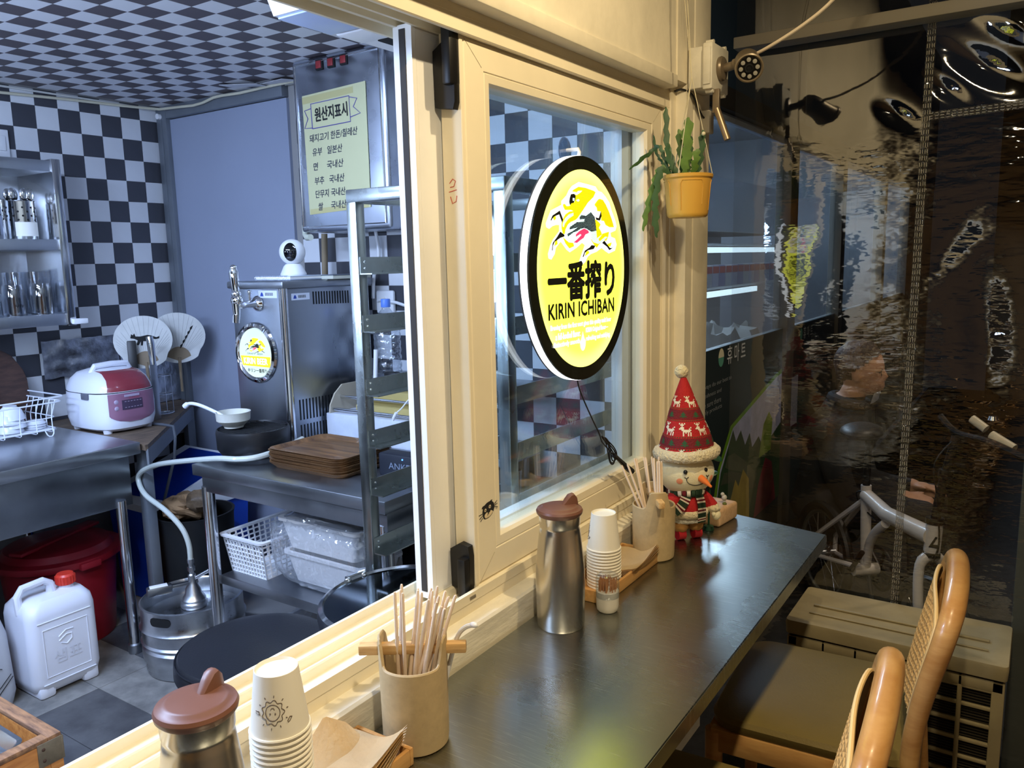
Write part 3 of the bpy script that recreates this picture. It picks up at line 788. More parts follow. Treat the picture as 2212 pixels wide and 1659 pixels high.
Mp = frame((0.1595, 0.0, 0.122), (0, 1, 0), (0, 0, 1)); text('logo', 'CUCKOO', Mp, .006, mat('logo_red', (170, 50, 60), .4), cp)
mb = MB(); mb.tube([(0.02, -0.075, 0.212), (0.024, -0.06, 0.2345), (0.026, 0.0, 0.238), (0.024, 0.06, 0.2345), (0.02, 0.075, 0.212)], [0.008, .011, .011, .011, .008], 10); obj('handle', mb, wc, lid)
mb = MB(); mb.lathe([(0, 0), (.012, 0), (.012, .006), (0, .008)], 18, (.135, 0, 0), M=Matrix.Translation((0, 0, 0.190)) @ Euler((0, radians(35), 0)).to_matrix().to_4x4() @ Matrix.Translation((-.135, 0, 0))); mb.sphere((.118, .0, .197), (.003, .028, .004), 16, 8); obj('lid_emblem', mb, steel_l, lid)
mb = MB(); mb.box(0.03, 0.07, -0.1225, -0.112, 0.125, 0.147, .003); obj('hinge_recess', mb, mat('recess_grey', (96, 98, 110), .5), rc)
mb = MB(); mb.lathe([(0.1525, .1455), (0.1548, .1468), (0.1525, .148)], 4); mb.bm.clear()
mb.rings([squircle(.1525, .1165, .1452), squircle(.1525, .1165, .1484)]); obj('seam', mb, blackm, rc)
for sx in (-1, 1):
    for sy in (-1, 1):
        mb = MB(); mb.lathe([(0, 0), (.014, 0), (.016, .01), (.016, .02), (0, .02)], 14, (sx * .10, sy * .075, 0)); obj('foot', mb, wc, rc)
mb = MB(); mb.tube([(-2.30, 1.90, 0.803), (-2.22, 1.915, 0.803), (-2.16, 1.92, 0.80), (-2.125, 1.90, 0.76), (-2.12, 1.885, 0.68), (-2.15, 1.84, 0.50), (-2.19, 1.80, 0.30)], 0.006, 8)
tag(obj('cooker_cord', mb, mat('grey_cord', (84, 88, 96), .5)), 'grey power cord hanging over the corner shelf edge from the rice cooker', 'cord')

# ---- paper fans in a wire holder
fanp = mat('fan_paper', (208, 208, 204), .8, var=.06, vscale=20)
fanb = mat('fan_bamboo', (136, 118, 94), .6)
def fan(loc, ax, ay, label, art):
    t = thing('paper_fan', label, 'fan', loc)
    M = frame((0, 0, 0), ax, ay)
    out = []
    for k in range(40):
        a = 2 * pi * k / 40; r = .112 * (1 + .05 * cos(2 * a)); out.append((r * cos(a) * 1.02, r * sin(a) - (.02 if sin(a) < -.6 else 0)))
    mb = MB(); mb.prism(out, M, 0.002); obj('paper', mb, fanp, t)
    mb = MB()
    for k in range(22):
        a = radians(20 + 140 * k / 21); p0 = M @ Vector((0.01 * cos(a), -0.105 + .01 * sin(a), 0.0024)); L = .21 if abs(a - pi / 2) < .5 else .17
        q = Vector((L * cos(a), -0.105 + L * sin(a)))
        if q.length > .108: q = q.normalized() * .108
        mb.tube([p0, M @ Vector((q.x, q.y, 0.0024))], 0.0006, 4)
    obj('ribs', mb, mat('fan_rib', (184, 184, 182), .8), t)
    mb = MB(); pts = [(-0.0, -0.118)] + [(0.052 * cos(radians(a)), -0.105 + .055 * sin(radians(a))) for a in range(10, 171, 16)]
    mb.prism(pts, M @ Matrix.Translation((0, 0, .0022)), .0008); obj('fan_base', mb, fanb, t)
    mb = MB(); mb.tube([M @ Vector((0, -.10, .001)), M @ Vector((0, -.19, .001)), M @ Vector((0, -.26, .001))], [.008, .006, .006], 8); obj('handle', mb, fanb, t)
    mb = MB()
    for pl in art: mb.prism(pl, M @ Matrix.Translation((0, 0, .0032)), .0004)
    obj('drawing', mb, blackm, t)
cat = [[(-.05, .012), (-.045, .03), (-.038, .024), (-.032, .032), (-.028, .018), (-.01, .016), (.02, .02), (.035, .016), (.055, .006), (.068, .010), (.066, .0), (.05, -.002), (.03, .004), (.028, -.01), (.034, -.026), (.026, -.026), (.02, -.008), (.0, -.006), (-.004, -.024), (-.012, -.024), (-.01, -.006), (-.02, -.022), (-.028, -.02), (-.022, .0), (-.034, .008)]]
fan((-2.50, 2.03, 1.137), (0.55, 0.83, 0.05), (-0.10, .05, 1), 'round pale paper fan with a black cat drawing, in front of the other fan', cat)
leaf = [[(.01 + .012 * k - .004, -.06 + .02 * k), (.01 + .012 * k + .006, -.05 + .02 * k), (.01 + .012 * k + .012, -.034 + .02 * k), (.01 + .012 * k - .002, -.044 + .02 * k)] for k in range(5)]
fan((-2.50, 2.20, 1.140), (0.62, 0.78, 0.0), (0.12, .1, 1), 'round pale paper fan with dark leaf sprig, behind the cat fan', leaf)
t = thing('wire_holder', 'chrome wire holder carrying the two paper fans on the corner shelf', 'holder', (-2.48, 2.08, 0.797))
mb = MB()
for z in (.004, .09, .175):
    pts = [(.035 * cos(a) * 1.0, .055 * sin(a), z) for a in [2 * pi * k / 16 for k in range(16)]]; mb.tube(pts, .0018, 6, cyc=True)
for k in range(8):
    a = 2 * pi * k / 8; mb.tube([(.035 * cos(a), .055 * sin(a), .004), (.035 * cos(a), .055 * sin(a), .175)], .0016, 6)
obj('wire_cage', mb, steel_l, t)
mb = MB(); mb.lathe([(0, 0), (.036, 0), (.036, .003), (0, .003)], 18, sy=1.5); obj('base', mb, steel_d, t)
t = thing('kitchen_knife', 'kitchen knife with thick steel handle standing in front of the cat fan', 'knife', (-2.37, 1.985, 0.80))
mb = MB(); mb.tube([(0, 0, .24), (0, .0, .27), (-.004, 0, .33), (-.008, 0, .36)], [.013, .014, .0165, .014], 12); obj('handle', mb, steel_l, t)
mb = MB(); mb.box(-.002, .002, -.016, .016, 0.0, .24, .001); obj('blade', mb, steel, t)
mb = MB(); M = frame((-2.47, 1.955, .80), (.5, .8, 0), (-.20, -.12, 1)); mb.box(-.018, .018, .12, .34, -.008, .008, .004, M=M)
mb.box(-.02, .02, 0, .12, -.002, .002, M=M)
tag(obj('cleaver', mb, black), 'knife with dark flat handle leaning left of the cat fan', 'knife')
foil = mat('crumpled_foil', (0.66, 0.68, 0.72), .32, 1.0, bump=.9, bscale=18)
mb = MB(); mb.grid(lambda u, v: Vector((-2.755 + .008 * mnoise.noise(Vector((u * 5, v * 5, 1))), 1.72 + .34 * u, .985 + .165 * v + .006 * mnoise.noise(Vector((u * 7, v * 2, 4))))), 30, 14)
tag(obj('foil_splash_sheet', mb, mat('dirty_foil', (0.52, 0.53, 0.56), .4, 1.0, var=.5, vscale=14, bump=.8, bscale=20)), 'dirty foil splash sheet on the wall directly behind the rice cooker', 'foil')
mb = MB(); mb.grid(lambda u, v: Vector((-2.762 + .006 * mnoise.noise(Vector((u * 6, v * 6, 9))), 2.07 + .31 * u, .80 + .29 * v)), 26, 24)
tag(obj('foil_corner_sheet', mb, foil), 'crumpled silver foil sheet on the wall under the two paper fans', 'foil')

# ---- blue bin, black bin, red bin, jerrycan, bag
blue = mat('blue_plastic', (24, 74, 190), .35)
t = thing('blue_bin', 'blue plastic box with white-edged sloping lid under the corner shelf', 'bin', (-2.40, 2.055, 0))
mb = MB(); mb.rings([[Vector(p) for p in ((-.2, -.17, z), (.2, -.17, z), (.2, .2, z), (-.2, .2, z))] if s == 0 else [Vector(p) for p in ((-.22, -.19, z), (.22, -.19, z), (.22, .22, z), (-.22, .22, z))] for s, z in ((0, 0), (1, .42))]); obj('box', mb, blue, t)
mb = MB(); mb.rings([[Vector(p) for p in ((-.235, -.205, .42), (.235, -.205, .42), (.235, .235, .42), (-.235, .235, .42))], [Vector(p) for p in ((-.235, -.205, .45), (.235, -.205, .45), (.235, .235, .45), (-.235, .235, .45))],
    [Vector(p) for p in ((-.215, -.185, .47), (.20, -.185, .47), (.20, .21, .60), (-.215, .21, .60))]]); obj('lid', mb, white, t, label='white lid frame')
mb = MB(); mb.quad((-.15, -.185, .474), (.185, -.16, .478), (.185, .19, .598), (-.15, .19, .598)); bmesh.ops.solidify(mb.bm, geom=mb.bm.faces[:], thickness=-.012); obj('lid_flap', mb, blue, t)
t = thing('black_bin', 'open black bin with crumpled brown paper on top, behind the beer keg', 'bin', (-2.02, 1.89, 0))
mb = MB(); mb.lathe([(0, 0), (.13, 0), (.15, .45), (.155, .47), (.145, .47), (.12, .01), (0, .01)], 32); obj('bucket', mb, blackm, t)
kraft = mat('kraft_paper', (150, 118, 84), .85, var=.25, vscale=20)
def crumple(c, r, seed, nu=22, nv=12, amp=.35):
    mb = MB(); mb.sphere((0, 0, 0), (1, 1, 1), nu, nv)
    for v in mb.bm.verts:
        k = 1 + amp * mnoise.noise(v.co * 2.1 + Vector((seed, 0, 0))) + amp * .5 * mnoise.noise(v.co * 5 + Vector((0, seed, 0)))
        v.co = Vector((v.co.x * r[0] * k + c[0], v.co.y * r[1] * k + c[1], v.co.z * r[2] * k + c[2]))
    return mb
tag(obj('crumpled_paper', crumple((-2.05, 1.88, .49), (.105, .10, .05), 3), kraft, smooth=0), 'crumpled brown paper bag on top of the black bin', 'paper')
mb = crumple((-1.93, 1.85, .535), (.045, .045, .045), 8, 18, 10, .2); tag(obj('crushed_cup', mb, woodm('dull_wood', (112, 92, 70), (86, 70, 54), 10)), 'dull brown crushed cup lying on the black bin', 'cup')
redp = mat('red_plastic', (150, 28, 40), .38)
t = thing('red_bin', 'round red plastic tub with half-lid under the steel table behind the white jerrycan', 'bin', (-2.39, 1.52, 0))
mb = MB(); mb.lathe([(0, 0), (.175, 0), (.18, .01), (.205, .32), (.212, .325), (.212, .335), (.198, .335), (.172, .012), (0, .012)], 40); obj('tub', mb, redp, t)
mb = MB(); mb.lathe([(.205, .333), (.232, .333), (.235, .345), (.232, .357), (.2, .362), (.185, .385), (.1, .40), (0, .403)], 40); lidr = obj('lid', mb, redp, t)
M = Matrix.Rotation(radians(20), 4, 'Z')
mb = MB(); mb.box(-.03, .03, -.20, .20, .395, .410, .006, M=M); mb.box(.19, .245, -.04, .04, .325, .352, .006); obj('lid_handle', mb, redp, lidr)
jm = mat('milky_plastic', (222, 224, 234), .38, sss=.15)
t = thing('jerrycan', 'white plastic jerrycan with red cap and embossed lettering on the floor by the red tub', 'jerrycan', (-2.035, 1.30, 0))
def rrect(hx, hy, z, r, n=6, dx=0, dy=0):
    out = []
    r = min(r, hx, hy)
    for (sx, sy, a0) in ((1, 1, 0), (-1, 1, 90), (-1, -1, 180), (1, -1, 270)):
        for k in range(n + 1):
            a = radians(a0 + 90 * k / n); out.append(Vector((dx + sx * (hx - r) + r * cos(a), dy + sy * (hy - r) + r * sin(a), z)))
    return out
mb = MB()
mb.rings([rrect(.075, .095, .012, .03), rrect(.092, .112, .03, .035), rrect(.098, .118, .06, .035), rrect(.098, .118, .285, .035), rrect(.094, .114, .315, .04), rrect(.075, .098, .338, .045), rrect(.04, .07, .345, .035)])
obj('body', mb, jm, t)
for sy in (-1, 1):
    mb = MB(); mb.box(-.085, .093, sy * .075 - .028, sy * .075 + .028, 0.0, .05, .012); obj('foot', mb, jm, t)
mb = MB(); mb.tube([(0.02, -.105, .30), (0.02, -.108, .36), (0.02, -.09, .385), (0.02, -.02, .39), (0.02, .0, .375), (.02, .005, .335)], [.014, .014, .013, .013, .014, .018], 10); obj('handle', mb, jm, t)
mb = MB(); mb.lathe([(.024, .335), (.024, .362), (.0, .364)], 24, (0.02, .055, 0)); obj('neck', mb, jm, t)
mb = MB()
pr = [(.029, .355), (.031, .362), (.031, .385), (.026, .392), (0, .392)]
mb.lathe(pr, 24, (0.02, .055, 0))
for k in range(20): a = 2 * pi * k / 20; mb.box(.02 + .031 * cos(a) - .0015, .02 + .031 * cos(a) + .0015, .055 + .031 * sin(a) - .0015, .055 + .031 * sin(a) + .0015, .358, .385)
obj('cap', mb, mat('orange_red_cap', (206, 58, 44), .35), t, label='orange-red screw cap')
Mj = frame((.0985, 0, 0), (0, 1, 0), (0, 0, 1))
mb = MB()
c = [(-.075, .075), (.075, .075), (.075, .245), (-.075, .245)]
mb.tube([Mj @ Vector((a, b, 0)) for a, b in c], .0018, 6, cyc=True)
for z in (.052, .272): mb.tube([Mj @ Vector((-.09, z, 0)), Mj @ Vector((.09, z, 0))], .002, 6)
mb.tube([Mj @ Vector(p) for p in ((-.025, .205, 0), (0, .222, 0), (.025, .22, 0))], .0022, 6)
mb.tube([Mj @ Vector(p) for p in ((-.025, .190, 0), (0, .206, 0), (.018, .204, 0), (.018, .186, 0), (0, .172, 0), (-.02, .182, 0))], .0022, 6)
obj('embossing', mb, jm, t)
text('lettering', '샘표', Mj @ Matrix.Translation((0, .115, 0.0)), .045, mat('embossed_letters', (206, 208, 218), .4), t, .0012, width=.095)
t = thing('paper_bag', 'grey-white bag with pen doodles standing left of the jerrycan', 'bag', (-2.10, 1.04, 0))
mb = MB(); mb.rings([rrect(.09, .11, 0, .03), rrect(.10, .12, .05, .03), rrect(.095, .115, .25, .035), rrect(.07, .10, .33, .03), rrect(.02, .09, .37, .015)]); obj('bag_body', mb, mat('bag_grey', (176, 178, 184), .6, bump=.3, bscale=10), t)
mb = MB()
for pts in (((.0, .10), (.02, .12), (.03, .10), (.045, .118), (.06, .10), (.05, .085)), ((.01, .03), (.10, .115)), ((.02, .02), (.105, .105)), ((.03, .02), (.06, .045), (.075, .03), (.05, .01)), ((.02, .145), (.03, .155)), ((.06, .15), (.075, .142))):
    mb.tube([(.1015, p[0], p[1]) for p in pts], .0012, 4)
obj('doodle', mb, black, t)

# ---- keg with coupler and hose
keg = mat('keg_steel', (0.55, 0.57, 0.60), .34, 1.0, var=.25, vscale=7, rvar=.1, bump=.06, bscale=40)
t = thing('beer_keg', 'squat stainless beer keg with tap coupler on the floor under the prep table', 'keg', (-1.745, 1.665, 0))
mb = MB()
mb.lathe([(0, .012), (.15, .012), (.163, .0), (.172, .004), (.176, .03), (.175, .045), (.181, .055), (.182, .075), (.181, .095), (.174, .103), (.179, .112), (.185, .118), (.179, .125),
          (.180, .15), (.179, .165), (.186, .172), (.180, .18), (.178, .20), (.178, .245), (.180, .254), (.174, .257), (.169, .25), (.167, .20), (.13, .208), (.06, .213), (0, .214)], 56); kb = obj('barrel', mb, keg, t)
def slot_curve(a0, w, z, h, r):
    mb = MB()
    def f(u, v):
        x = (u - .5) * w; e = max(0, abs(x) - (w / 2 - h / 2)); hh = sqrt(max(0.0, (h / 2) ** 2 - e * e))
        a = a0 + x / r; return Vector(((r + .0012) * cos(a), (r + .0012) * sin(a), z + (v - .5) * 2 * hh))
    return mb.grid(f, 24, 4)
obj('hand_hole', slot_curve(radians(-72), .085, .224, .030, .1788), blackm, t)
obj('hand_hole', slot_curve(radians(108), .085, .224, .030, .1788), blackm, t)
cp_ = thing('keg_coupler', 'metal keg coupler with lever and grip on top of the beer keg', 'coupler', (-1.735, 1.665, 0.2145))
mb = MB(); mb.lathe([(0, 0), (.045, 0), (.048, .008), (.046, .018), (.042, .022), (.043, .03), (.03, .05), (.026, .07), (.017, .085), (.014, .10), (.014, .12), (.01, .125), (0, .125)], 28); obj('body', mb, steel, cp_)
mb = MB(); mb.box(-.02, .14, -.010, .010, .085, .097, .003, M=Matrix.Rotation(radians(-115), 4, 'Z')); mb.box(.07, .155, -.018, .018, .072, .102, .005, M=Matrix.Rotation(radians(-115), 4, 'Z')); obj('lever', mb, steel_d, cp_)
mb = MB(); mb.box(.085, .145, -.014, .014, .1, .104, .001, M=Matrix.Rotation(radians(-115), 4, 'Z')); obj('grip_label', mb, white, cp_)
mb = MB(); mb.cyl((0, 0, .12), (0, 0, .185), .009); mb.cyl((0, 0, .135), (0, 0, .15), .014, n=6); mb.cyl((0, 0, .165), (0, 0, .18), .012); mb.cyl((0, 0, .10), (.06, .05, .14), .007); obj('fittings', mb, steel, cp_)
def smooth(pts, n=6):
    P = [Vector(p) for p in pts]; out = []
    for i in range(len(P) - 1):
        p0 = P[max(0, i - 1)]; p1 = P[i]; p2 = P[i + 1]; p3 = P[min(len(P) - 1, i + 2)]
        for k in range(n):
            t_ = k / n
            out.append(.5 * ((2 * p1) + (-p0 + p2) * t_ + (2 * p0 - 5 * p1 + 4 * p2 - p3) * t_ ** 2 + (-p0 + 3 * p1 - 3 * p2 + p3) * t_ ** 3))
    out.append(P[-1]); return out
hz = [(-1.315, 1.86, .85), (-1.295, 1.76, .84), (-1.30, 1.66, .832), (-1.345, 1.615, .828), (-1.44, 1.60, .822), (-1.60, 1.60, .795), (-1.78, 1.62, .758), (-1.91, 1.65, .722), (-1.99, 1.66, .690), (-2.015, 1.66, .655), (-1.96, 1.65, .608), (-1.84, 1.65, .566), (-1.765, 1.66, .51), (-1.737, 1.665, .45), (-1.735, 1.665, .385)]
mb = MB(); mb.tube(smooth(hz), .0095, 10)
tag(obj('beer_hose', mb, mat('milky_tube', (186, 192, 186), .3, coat=.3)), 'milky plastic beer hose looping from the prep table to the keg', 'hose')

# ---- prep table, back bench
t = thing('prep_table', 'stainless prep table with lower shelf carrying the brown tray stack', 'table', (-1.10, 1.945, 0))
mb = MB(); mb.box(-.43, .435, -.38, -.06, .762, .80, .003); obj('table_top', mb, steel_d, t)
mb = MB(); mb.box(-.405, .425, -.362, -.08, .705, .763, .002); obj('rail', mb, steel_d, t)
for x in (-.40, .40): pipe_leg(t, x, -.345, .72, .021)
mb = MB(); mb.box(-.385, .43, -.335, .36, .372, .405, .003); obj('lower_shelf', mb, steel_d, t)
for x in (-.40, .40): pipe_leg(t, x, .33, .72, .021)
t = thing('back_bench', 'dark steel bench behind the prep table carrying the beer dispenser', 'bench', (-1.22, 2.13, 0))
mb = MB(); mb.box(-.53, .555, -.242, .255, .76, .80, .003); obj('bench_top', mb, steel_d, t)
for x in (-.50, .5):
    mb = MB(); mb.box(x - .018, x + .018, .2, .236, 0, .765, .002); obj('leg', mb, steel_d, t)

# ---- trays
wal = woodm('walnut_tray', (134, 98, 62), (78, 56, 40), 4, (.8, 9, 9), .42, coat=.15)
wal_e = mat('tray_edge', (58, 40, 32), .5)
def traymesh(hx, hy, h, r):
    mb = MB()
    mb.rings([rrect(hx - .012, hy - .012, 0, r), rrect(hx - .001, hy - .001, h - .001, r), rrect(hx, hy, h, r), rrect(hx - .004, hy - .004, h, r), rrect(hx - .018, hy - .018, .0025, r * .8), rrect(hx * .5, hy * .5, .0022, r * .5), rrect(.002, .002, .0021, .001)]); return mb
tm = traymesh(.17, .127, .014, .035).mesh('tray', wal); tm.materials.append(wal_e)
for p in tm.polygons:
    if p.normal.z < .4 and p.normal.z > -.5 and (abs(p.center.x) > .155 or abs(p.center.y) > .112): p.material_index = 1
ORD = ['first', 'second', 'third', 'fourth', 'fifth', 'sixth', 'seventh', 'eighth', 'ninth', 'tenth', 'eleventh', 'twelfth', 'thirteenth', 'fourteenth', 'fifteenth', 'sixteenth', 'seventeenth', 'eighteenth', 'nineteenth', 'twentieth']
random.seed(2)
for i in range(12):
    o = link('serving_tray', tm); o.location = (-1.10 + random.uniform(-.003, .003), 1.785 + random.uniform(-.003, .003), .8005 + .0046 * i); o.rotation_euler = (0, 0, random.uniform(-.012, .012))
    tag(o, 'topmost brown wood-grain serving tray of the stack on the prep table' if i == 11 else 'brown wood-grain serving tray, %s below the top tray on the prep table' % ORD[10 - i], 'tray', 'serving trays stacked on the prep table')

# ---- beer dispenser
t = thing('beer_dispenser', 'stainless beer dispenser cabinet with lit round badge and chrome tap', 'dispenser', (-1.555, 2.12, .80))
mb = MB(); mb.box(-.145, .135, -.215, .215, .012, .57, .004); cab = obj('cabinet', mb, mat('satin_steel', (0.38, 0.41, 0.46), .3, 1.0, var=.15, vscale=3, rvar=.06, stretch=(1, 1, .3)), t)
mb = MB(); mb.box(-.155, .150, -.228, .225, .568, .594, .006); obj('lid', mb, steel_d, t)
mb = MB(); mb.rings([[Vector((.128 + .016 * cos(a), -.208 + .016 * sin(a), z)) for a in [2 * pi * k / 20 for k in range(20)]] for z in (.0, .568)]); obj('corner_post', mb, steel_l, t)
slotm = mat('slot_dark', (16, 18, 22), .7)
for (ya, yb, za, zb, n) in ((-.075, .10, .506, .552, 14), (-.17, .035, .09, .165, 14), (-.17, .03, .02, .072, 14)):
    for k in range(n):
        y = ya + (yb - ya) * k / (n - 1); zt = zb - .004 * k / n; zo = za - .006 * k / n
        mb = MB(); mb.box(.1346, .1356, y - .0035, y + .0035, zo, zt, .0); obj('vent_slot', mb, slotm, cab)
# round lit badge
mb = MB(); Mb = frame((-.025, -.215, .335), (1, 0, 0), (0, 0, 1))
mb.lathe([(.088, .0), (.108, .0), (.112, .004), (.108, .012), (.098, .017), (.09, .012), (.088, .008)], 48, M=Mb, close=True); obj('badge_ring', mb, chrome, t)
lit = mat('lit_badge', (0.3, .34, .32), .5, emit=(0.80, 1.0, 0.86), estr=.72)
mb = MB(); mb.lathe([(0, .004), (.0905, .004), (.0905, .009), (0, .009)], 48, M=Mb); bf = obj('badge_face', mb, lit, t)
E_ = lambda n, c, e=.75: mat(n, c, .5, emit=c, estr=e)
b_y = E_('badge_yellow', (245, 214, 30), .9); b_k = mat('badge_ink', (52, 52, 48), .5); b_r = E_('badge_red', (226, 70, 96), .7); b_w = E_('badge_white', (255, 255, 236), 1.0); b_o = E_('badge_ochre', (196, 150, 20), .5)
def emblem(Mt, sc_, keys, parent, m, lift, name):
    mb = MB()
    for k in keys: mb.prism([(a * 1e-4 * sc_, b * 1e-4 * sc_) for a, b in EMB[k]], Mt @ Matrix.Translation((0, 0, lift)), .0002)
    return obj(name, mb, m, parent, 0)
Me = Mb @ Matrix.Translation((0.004, -.014, .009))
emblem(Me, .40, ('mane', 'tail', 'rump', 'tuft'), bf, b_y, .0003, 'emblem_mane')
for kk in ('scale', 'leg1', 'leg2', 'leg3', 'leg4', 'arc', 'face'): emblem(Me, .40, (kk,), bf, b_k, .0006, 'emblem_ink')
emblem(Me, .40, ('belly',), bf, b_r, .0009, 'emblem_belly')
mb = MB(); mb.prism([(-.083, -.012), (.083, -.012), (.075, -.050), (-.073, -.048)], Mb @ Matrix.Translation((0, 0, .0092)), .0003); obj('badge_band', mb, b_y, bf, 0)
text('badge_text', 'KIRIN BEER', Mb @ Matrix.Translation((0, -.041, .0096)), .022, b_w, bf, width=.13, bold=.02)
text('badge_text', 'キリン一番搾り', Mb @ Matrix.Translation((0.006, -.072, .0092)), .015, b_k, bf, width=.105, bold=.02)
text('badge_text', 'DRAFT   BEER', Mb @ Matrix.Translation((0.0, -.006, .0092)), .006, mat('badge_green', (70, 120, 96), .5), bf, width=.085)
# tap
mb = MB(); mb.lathe([(0, 0), (.026, 0), (.028, .004), (.022, .012), (.014, .018), (.012, .06), (.016, .066), (.016, .09), (.011, .096), (0, .097)], 24, M=frame((.0, -.215, .515), (1, 0, 0), (0, 0, 1)))
mb.cyl((0, -.31, .540), (0, -.31, .47), .017, .011); mb.sphere((0, -.305, .53), .022); mb.cyl((0, -.312, .480), (0, -.316, .452), .014, .012); mb.cyl((.0, -.25, .52), (0, -.25, .555), .006); mb.sphere((0, -.25, .557), .008)
obj('tap', mb, chrome, t)
mb = MB(); mb.tube([(0, -.306, .55), (0, -.308, .57), (0, -.310, .625), (0, -.310, .642)], [.010, .014, .017, .012], 16); mb.sphere((0, -.306, .552), .017); mb.sphere((0, -.31, .643), .0125); obj('tap_handle', mb, chrome, t)
stk = mat('sticker_white', (216, 222, 236), .5); stb = mat('sticker_blue', (40, 70, 160), .5)
def sticker(Mt, parent, m, wdt, hgt, bars=True):
    mb = MB(); mb.prism([(-wdt / 2, -hgt / 2), (wdt / 2, -hgt / 2), (wdt / 2, hgt / 2), (-wdt / 2, hgt / 2)], Mt, .0004); s = obj('sticker', mb, m, parent, 0)
    if bars:
        mb = MB()
        for k in range(14): x = -wdt * .12 + k * wdt * .03; mb.prism([(x, -hgt * .2), (x + wdt * (.012 if k % 3 else .02), -hgt * .2), (x + wdt * (.012 if k % 3 else .02), hgt * .22), (x, hgt * .22)], Mt @ Matrix.Translation((0, 0, .0005)), .0002)
        obj('barcode', mb, b_k, s, 0)
        mb = MB(); mb.prism([(-wdt * .4, -hgt * .28), (-wdt * .22, -hgt * .28), (-wdt * .25, hgt * .1), (-wdt * .3, hgt * .3), (-wdt * .36, hgt * .1)], Mt @ Matrix.Translation((0, 0, .0005)), .0002); obj('sticker_mark', mb, stb, s, 0)
sticker(frame((.055, -.2155, .568 - .02), (1, 0, 0), (0, 0, 1)), cab, stk, .10, .026)
sticker(frame((.1355, -.136, .537), (0, 1, 0), (0, 0, 1)), cab, stk, .085, .024)
sticker(frame((-.115, -.2155, .54), (1, 0, 0), (0, 0, 1)), cab, mat('sticker_yellow', (212, 206, 92), .5), .03, .048, False)
# drip barrel, bowl, ladle
t = thing('drip_tray', 'round black drip barrel standing in front of the beer dispenser', 'drip tray', (-1.455, 1.765, .80))
mb = MB(); mb.lathe([(0, 0.012), (.11, .012), (.122, .03), (.124, .085), (.121, .096), (.117, .098), (.114, .09), (0, .09)], 48); obj('barrel', mb, mat('drip_black', (20, 21, 25), .4), t)
mb = MB()
for k in range(-6, 7):
    y = k * .016; hl = sqrt(max(0, .112 ** 2 - y * y)); mb.box(-hl, hl, y - .003, y + .003, .088, .094)
obj('grille', mb, blackm, t)
mb = MB(); mb.box(-.05, .09, -.05, .06, 0, .014, .002); obj('stand', mb, steel_d, t)
stone = mat('speckled_stoneware', (206, 204, 192), .35, var=.08, vscale=30)
mb = MB(); mb.lathe([(0, 0), (.032, 0), (.033, .006), (.038, .009), (.056, .026), (.058, .05), (.0595, .055), (.056, .055), (.052, .028), (.03, .012), (0, .01)], 40)
o = obj('sauce_bowl', mb, stone); o.location = (-1.505, 1.725, .8985); tag(o, 'cream stoneware bowl on the black drip barrel, holding a ladle', 'bowl')
mb = MB(); pts = smooth([(-1.515, 1.715, .922), (-1.545, 1.70, .945), (-1.60, 1.675, .972), (-1.635, 1.665, .98), (-1.66, 1.66, .978), (-1.675, 1.655, .968)], 4)
mb.tube(pts, [.006 + .0035 * (i > len(pts) * .8) for i in range(len(pts))], 10); mb.sphere((-1.51, 1.718, .922), (.018, .014, .008), 14, 8)
tag(obj('white_ladle', mb, por), 'white curved ladle resting in the stoneware bowl', 'ladle')
# camera and notebooks on top of the dispenser
t = thing('notebook', 'spiral notebook lying on the beer dispenser, under the white camera', 'notebook', (-1.50, 2.06, 1.395))
mb = MB(); mb.box(-.13, .06, -.10, .09, 0, .004, .001); obj('cover', mb, mat('notebook_cover', (150, 160, 176), .5), t)
mb = MB(); mb.box(-.128, .058, -.098, .088, .004, .013); obj('pages', mb, whitem, t)
mb = MB(); mb.box(-.13, .06, -.10, .09, .013, .016, .001); obj('cover', mb, mat('notebook_top', (188, 198, 214), .4), t)
mb = MB()
for k in range(22): mb.tube([(-.122 + .008 * k, -.10 + .008 * cos(a), .008 + .009 * sin(a)) for a in [2 * pi * j / 10 for j in range(10)]], .0009, 4, cyc=True)
o = obj('spiral', mb, steel_l, t); o['kind'] = 'stuff'
t = thing('thin_notebook', 'dark-edged notebook on the right half of the dispenser top', 'notebook', (-1.47, 2.20, 1.3945))
mb = MB(); mb.box(-.02, .09, -.09, .11, 0, .013, .001); obj('pages', mb, mat('aged_pages', (196, 196, 180), .7), t)
mb = MB(); mb.box(-.022, .092, -.092, .112, .013, .016, .001); obj('cover', mb, mat('dark_cover', (92, 100, 110), .5), t)
t = thing('indoor_camera', 'white ball-shaped indoor security camera on notebook on beer dispenser', 'camera', (-1.50, 2.03, 1.411))
mb = MB(); mb.lathe([(0, 0), (.046, 0), (.047, .006), (.044, .012), (.034, .034), (.026, .042), (0, .044)], 36); obj('base', mb, white, t)
mb = MB(); mb.sphere((0, 0, .085), .047, 32, 20); obj('head', mb, white, t)
dcam = Vector((.60, -.78, .10)).normalized()
mb = MB(); Mc = frame(Vector((0, 0, .085)) + dcam * .0, (.78, .60, 0), (0, 0, 1))
out = [(.023 * cos(a), .033 * sin(a)) for a in [2 * pi * k / 28 for k in range(28)]]
mb.rings([[Mc @ Vector((x * s, y * s, sqrt(max(0, .0478 ** 2 - (x * s) ** 2 - (y * s) ** 2)))) for x, y in out] for s in (1, .8, .55, .3, .05)], cap0=False); obj('lens_window', mb, mat('gloss_black', (10, 10, 12), .08, coat=.5), t)
mb = MB(); mb.lathe([(0, 0), (.009, 0), (.009, .002), (0, .003)], 18, M=Mc @ Matrix.Translation((0, -.006, .0455))); obj('lens', mb, mat('lens_blue', (30, 34, 44), .05, coat=1), t)

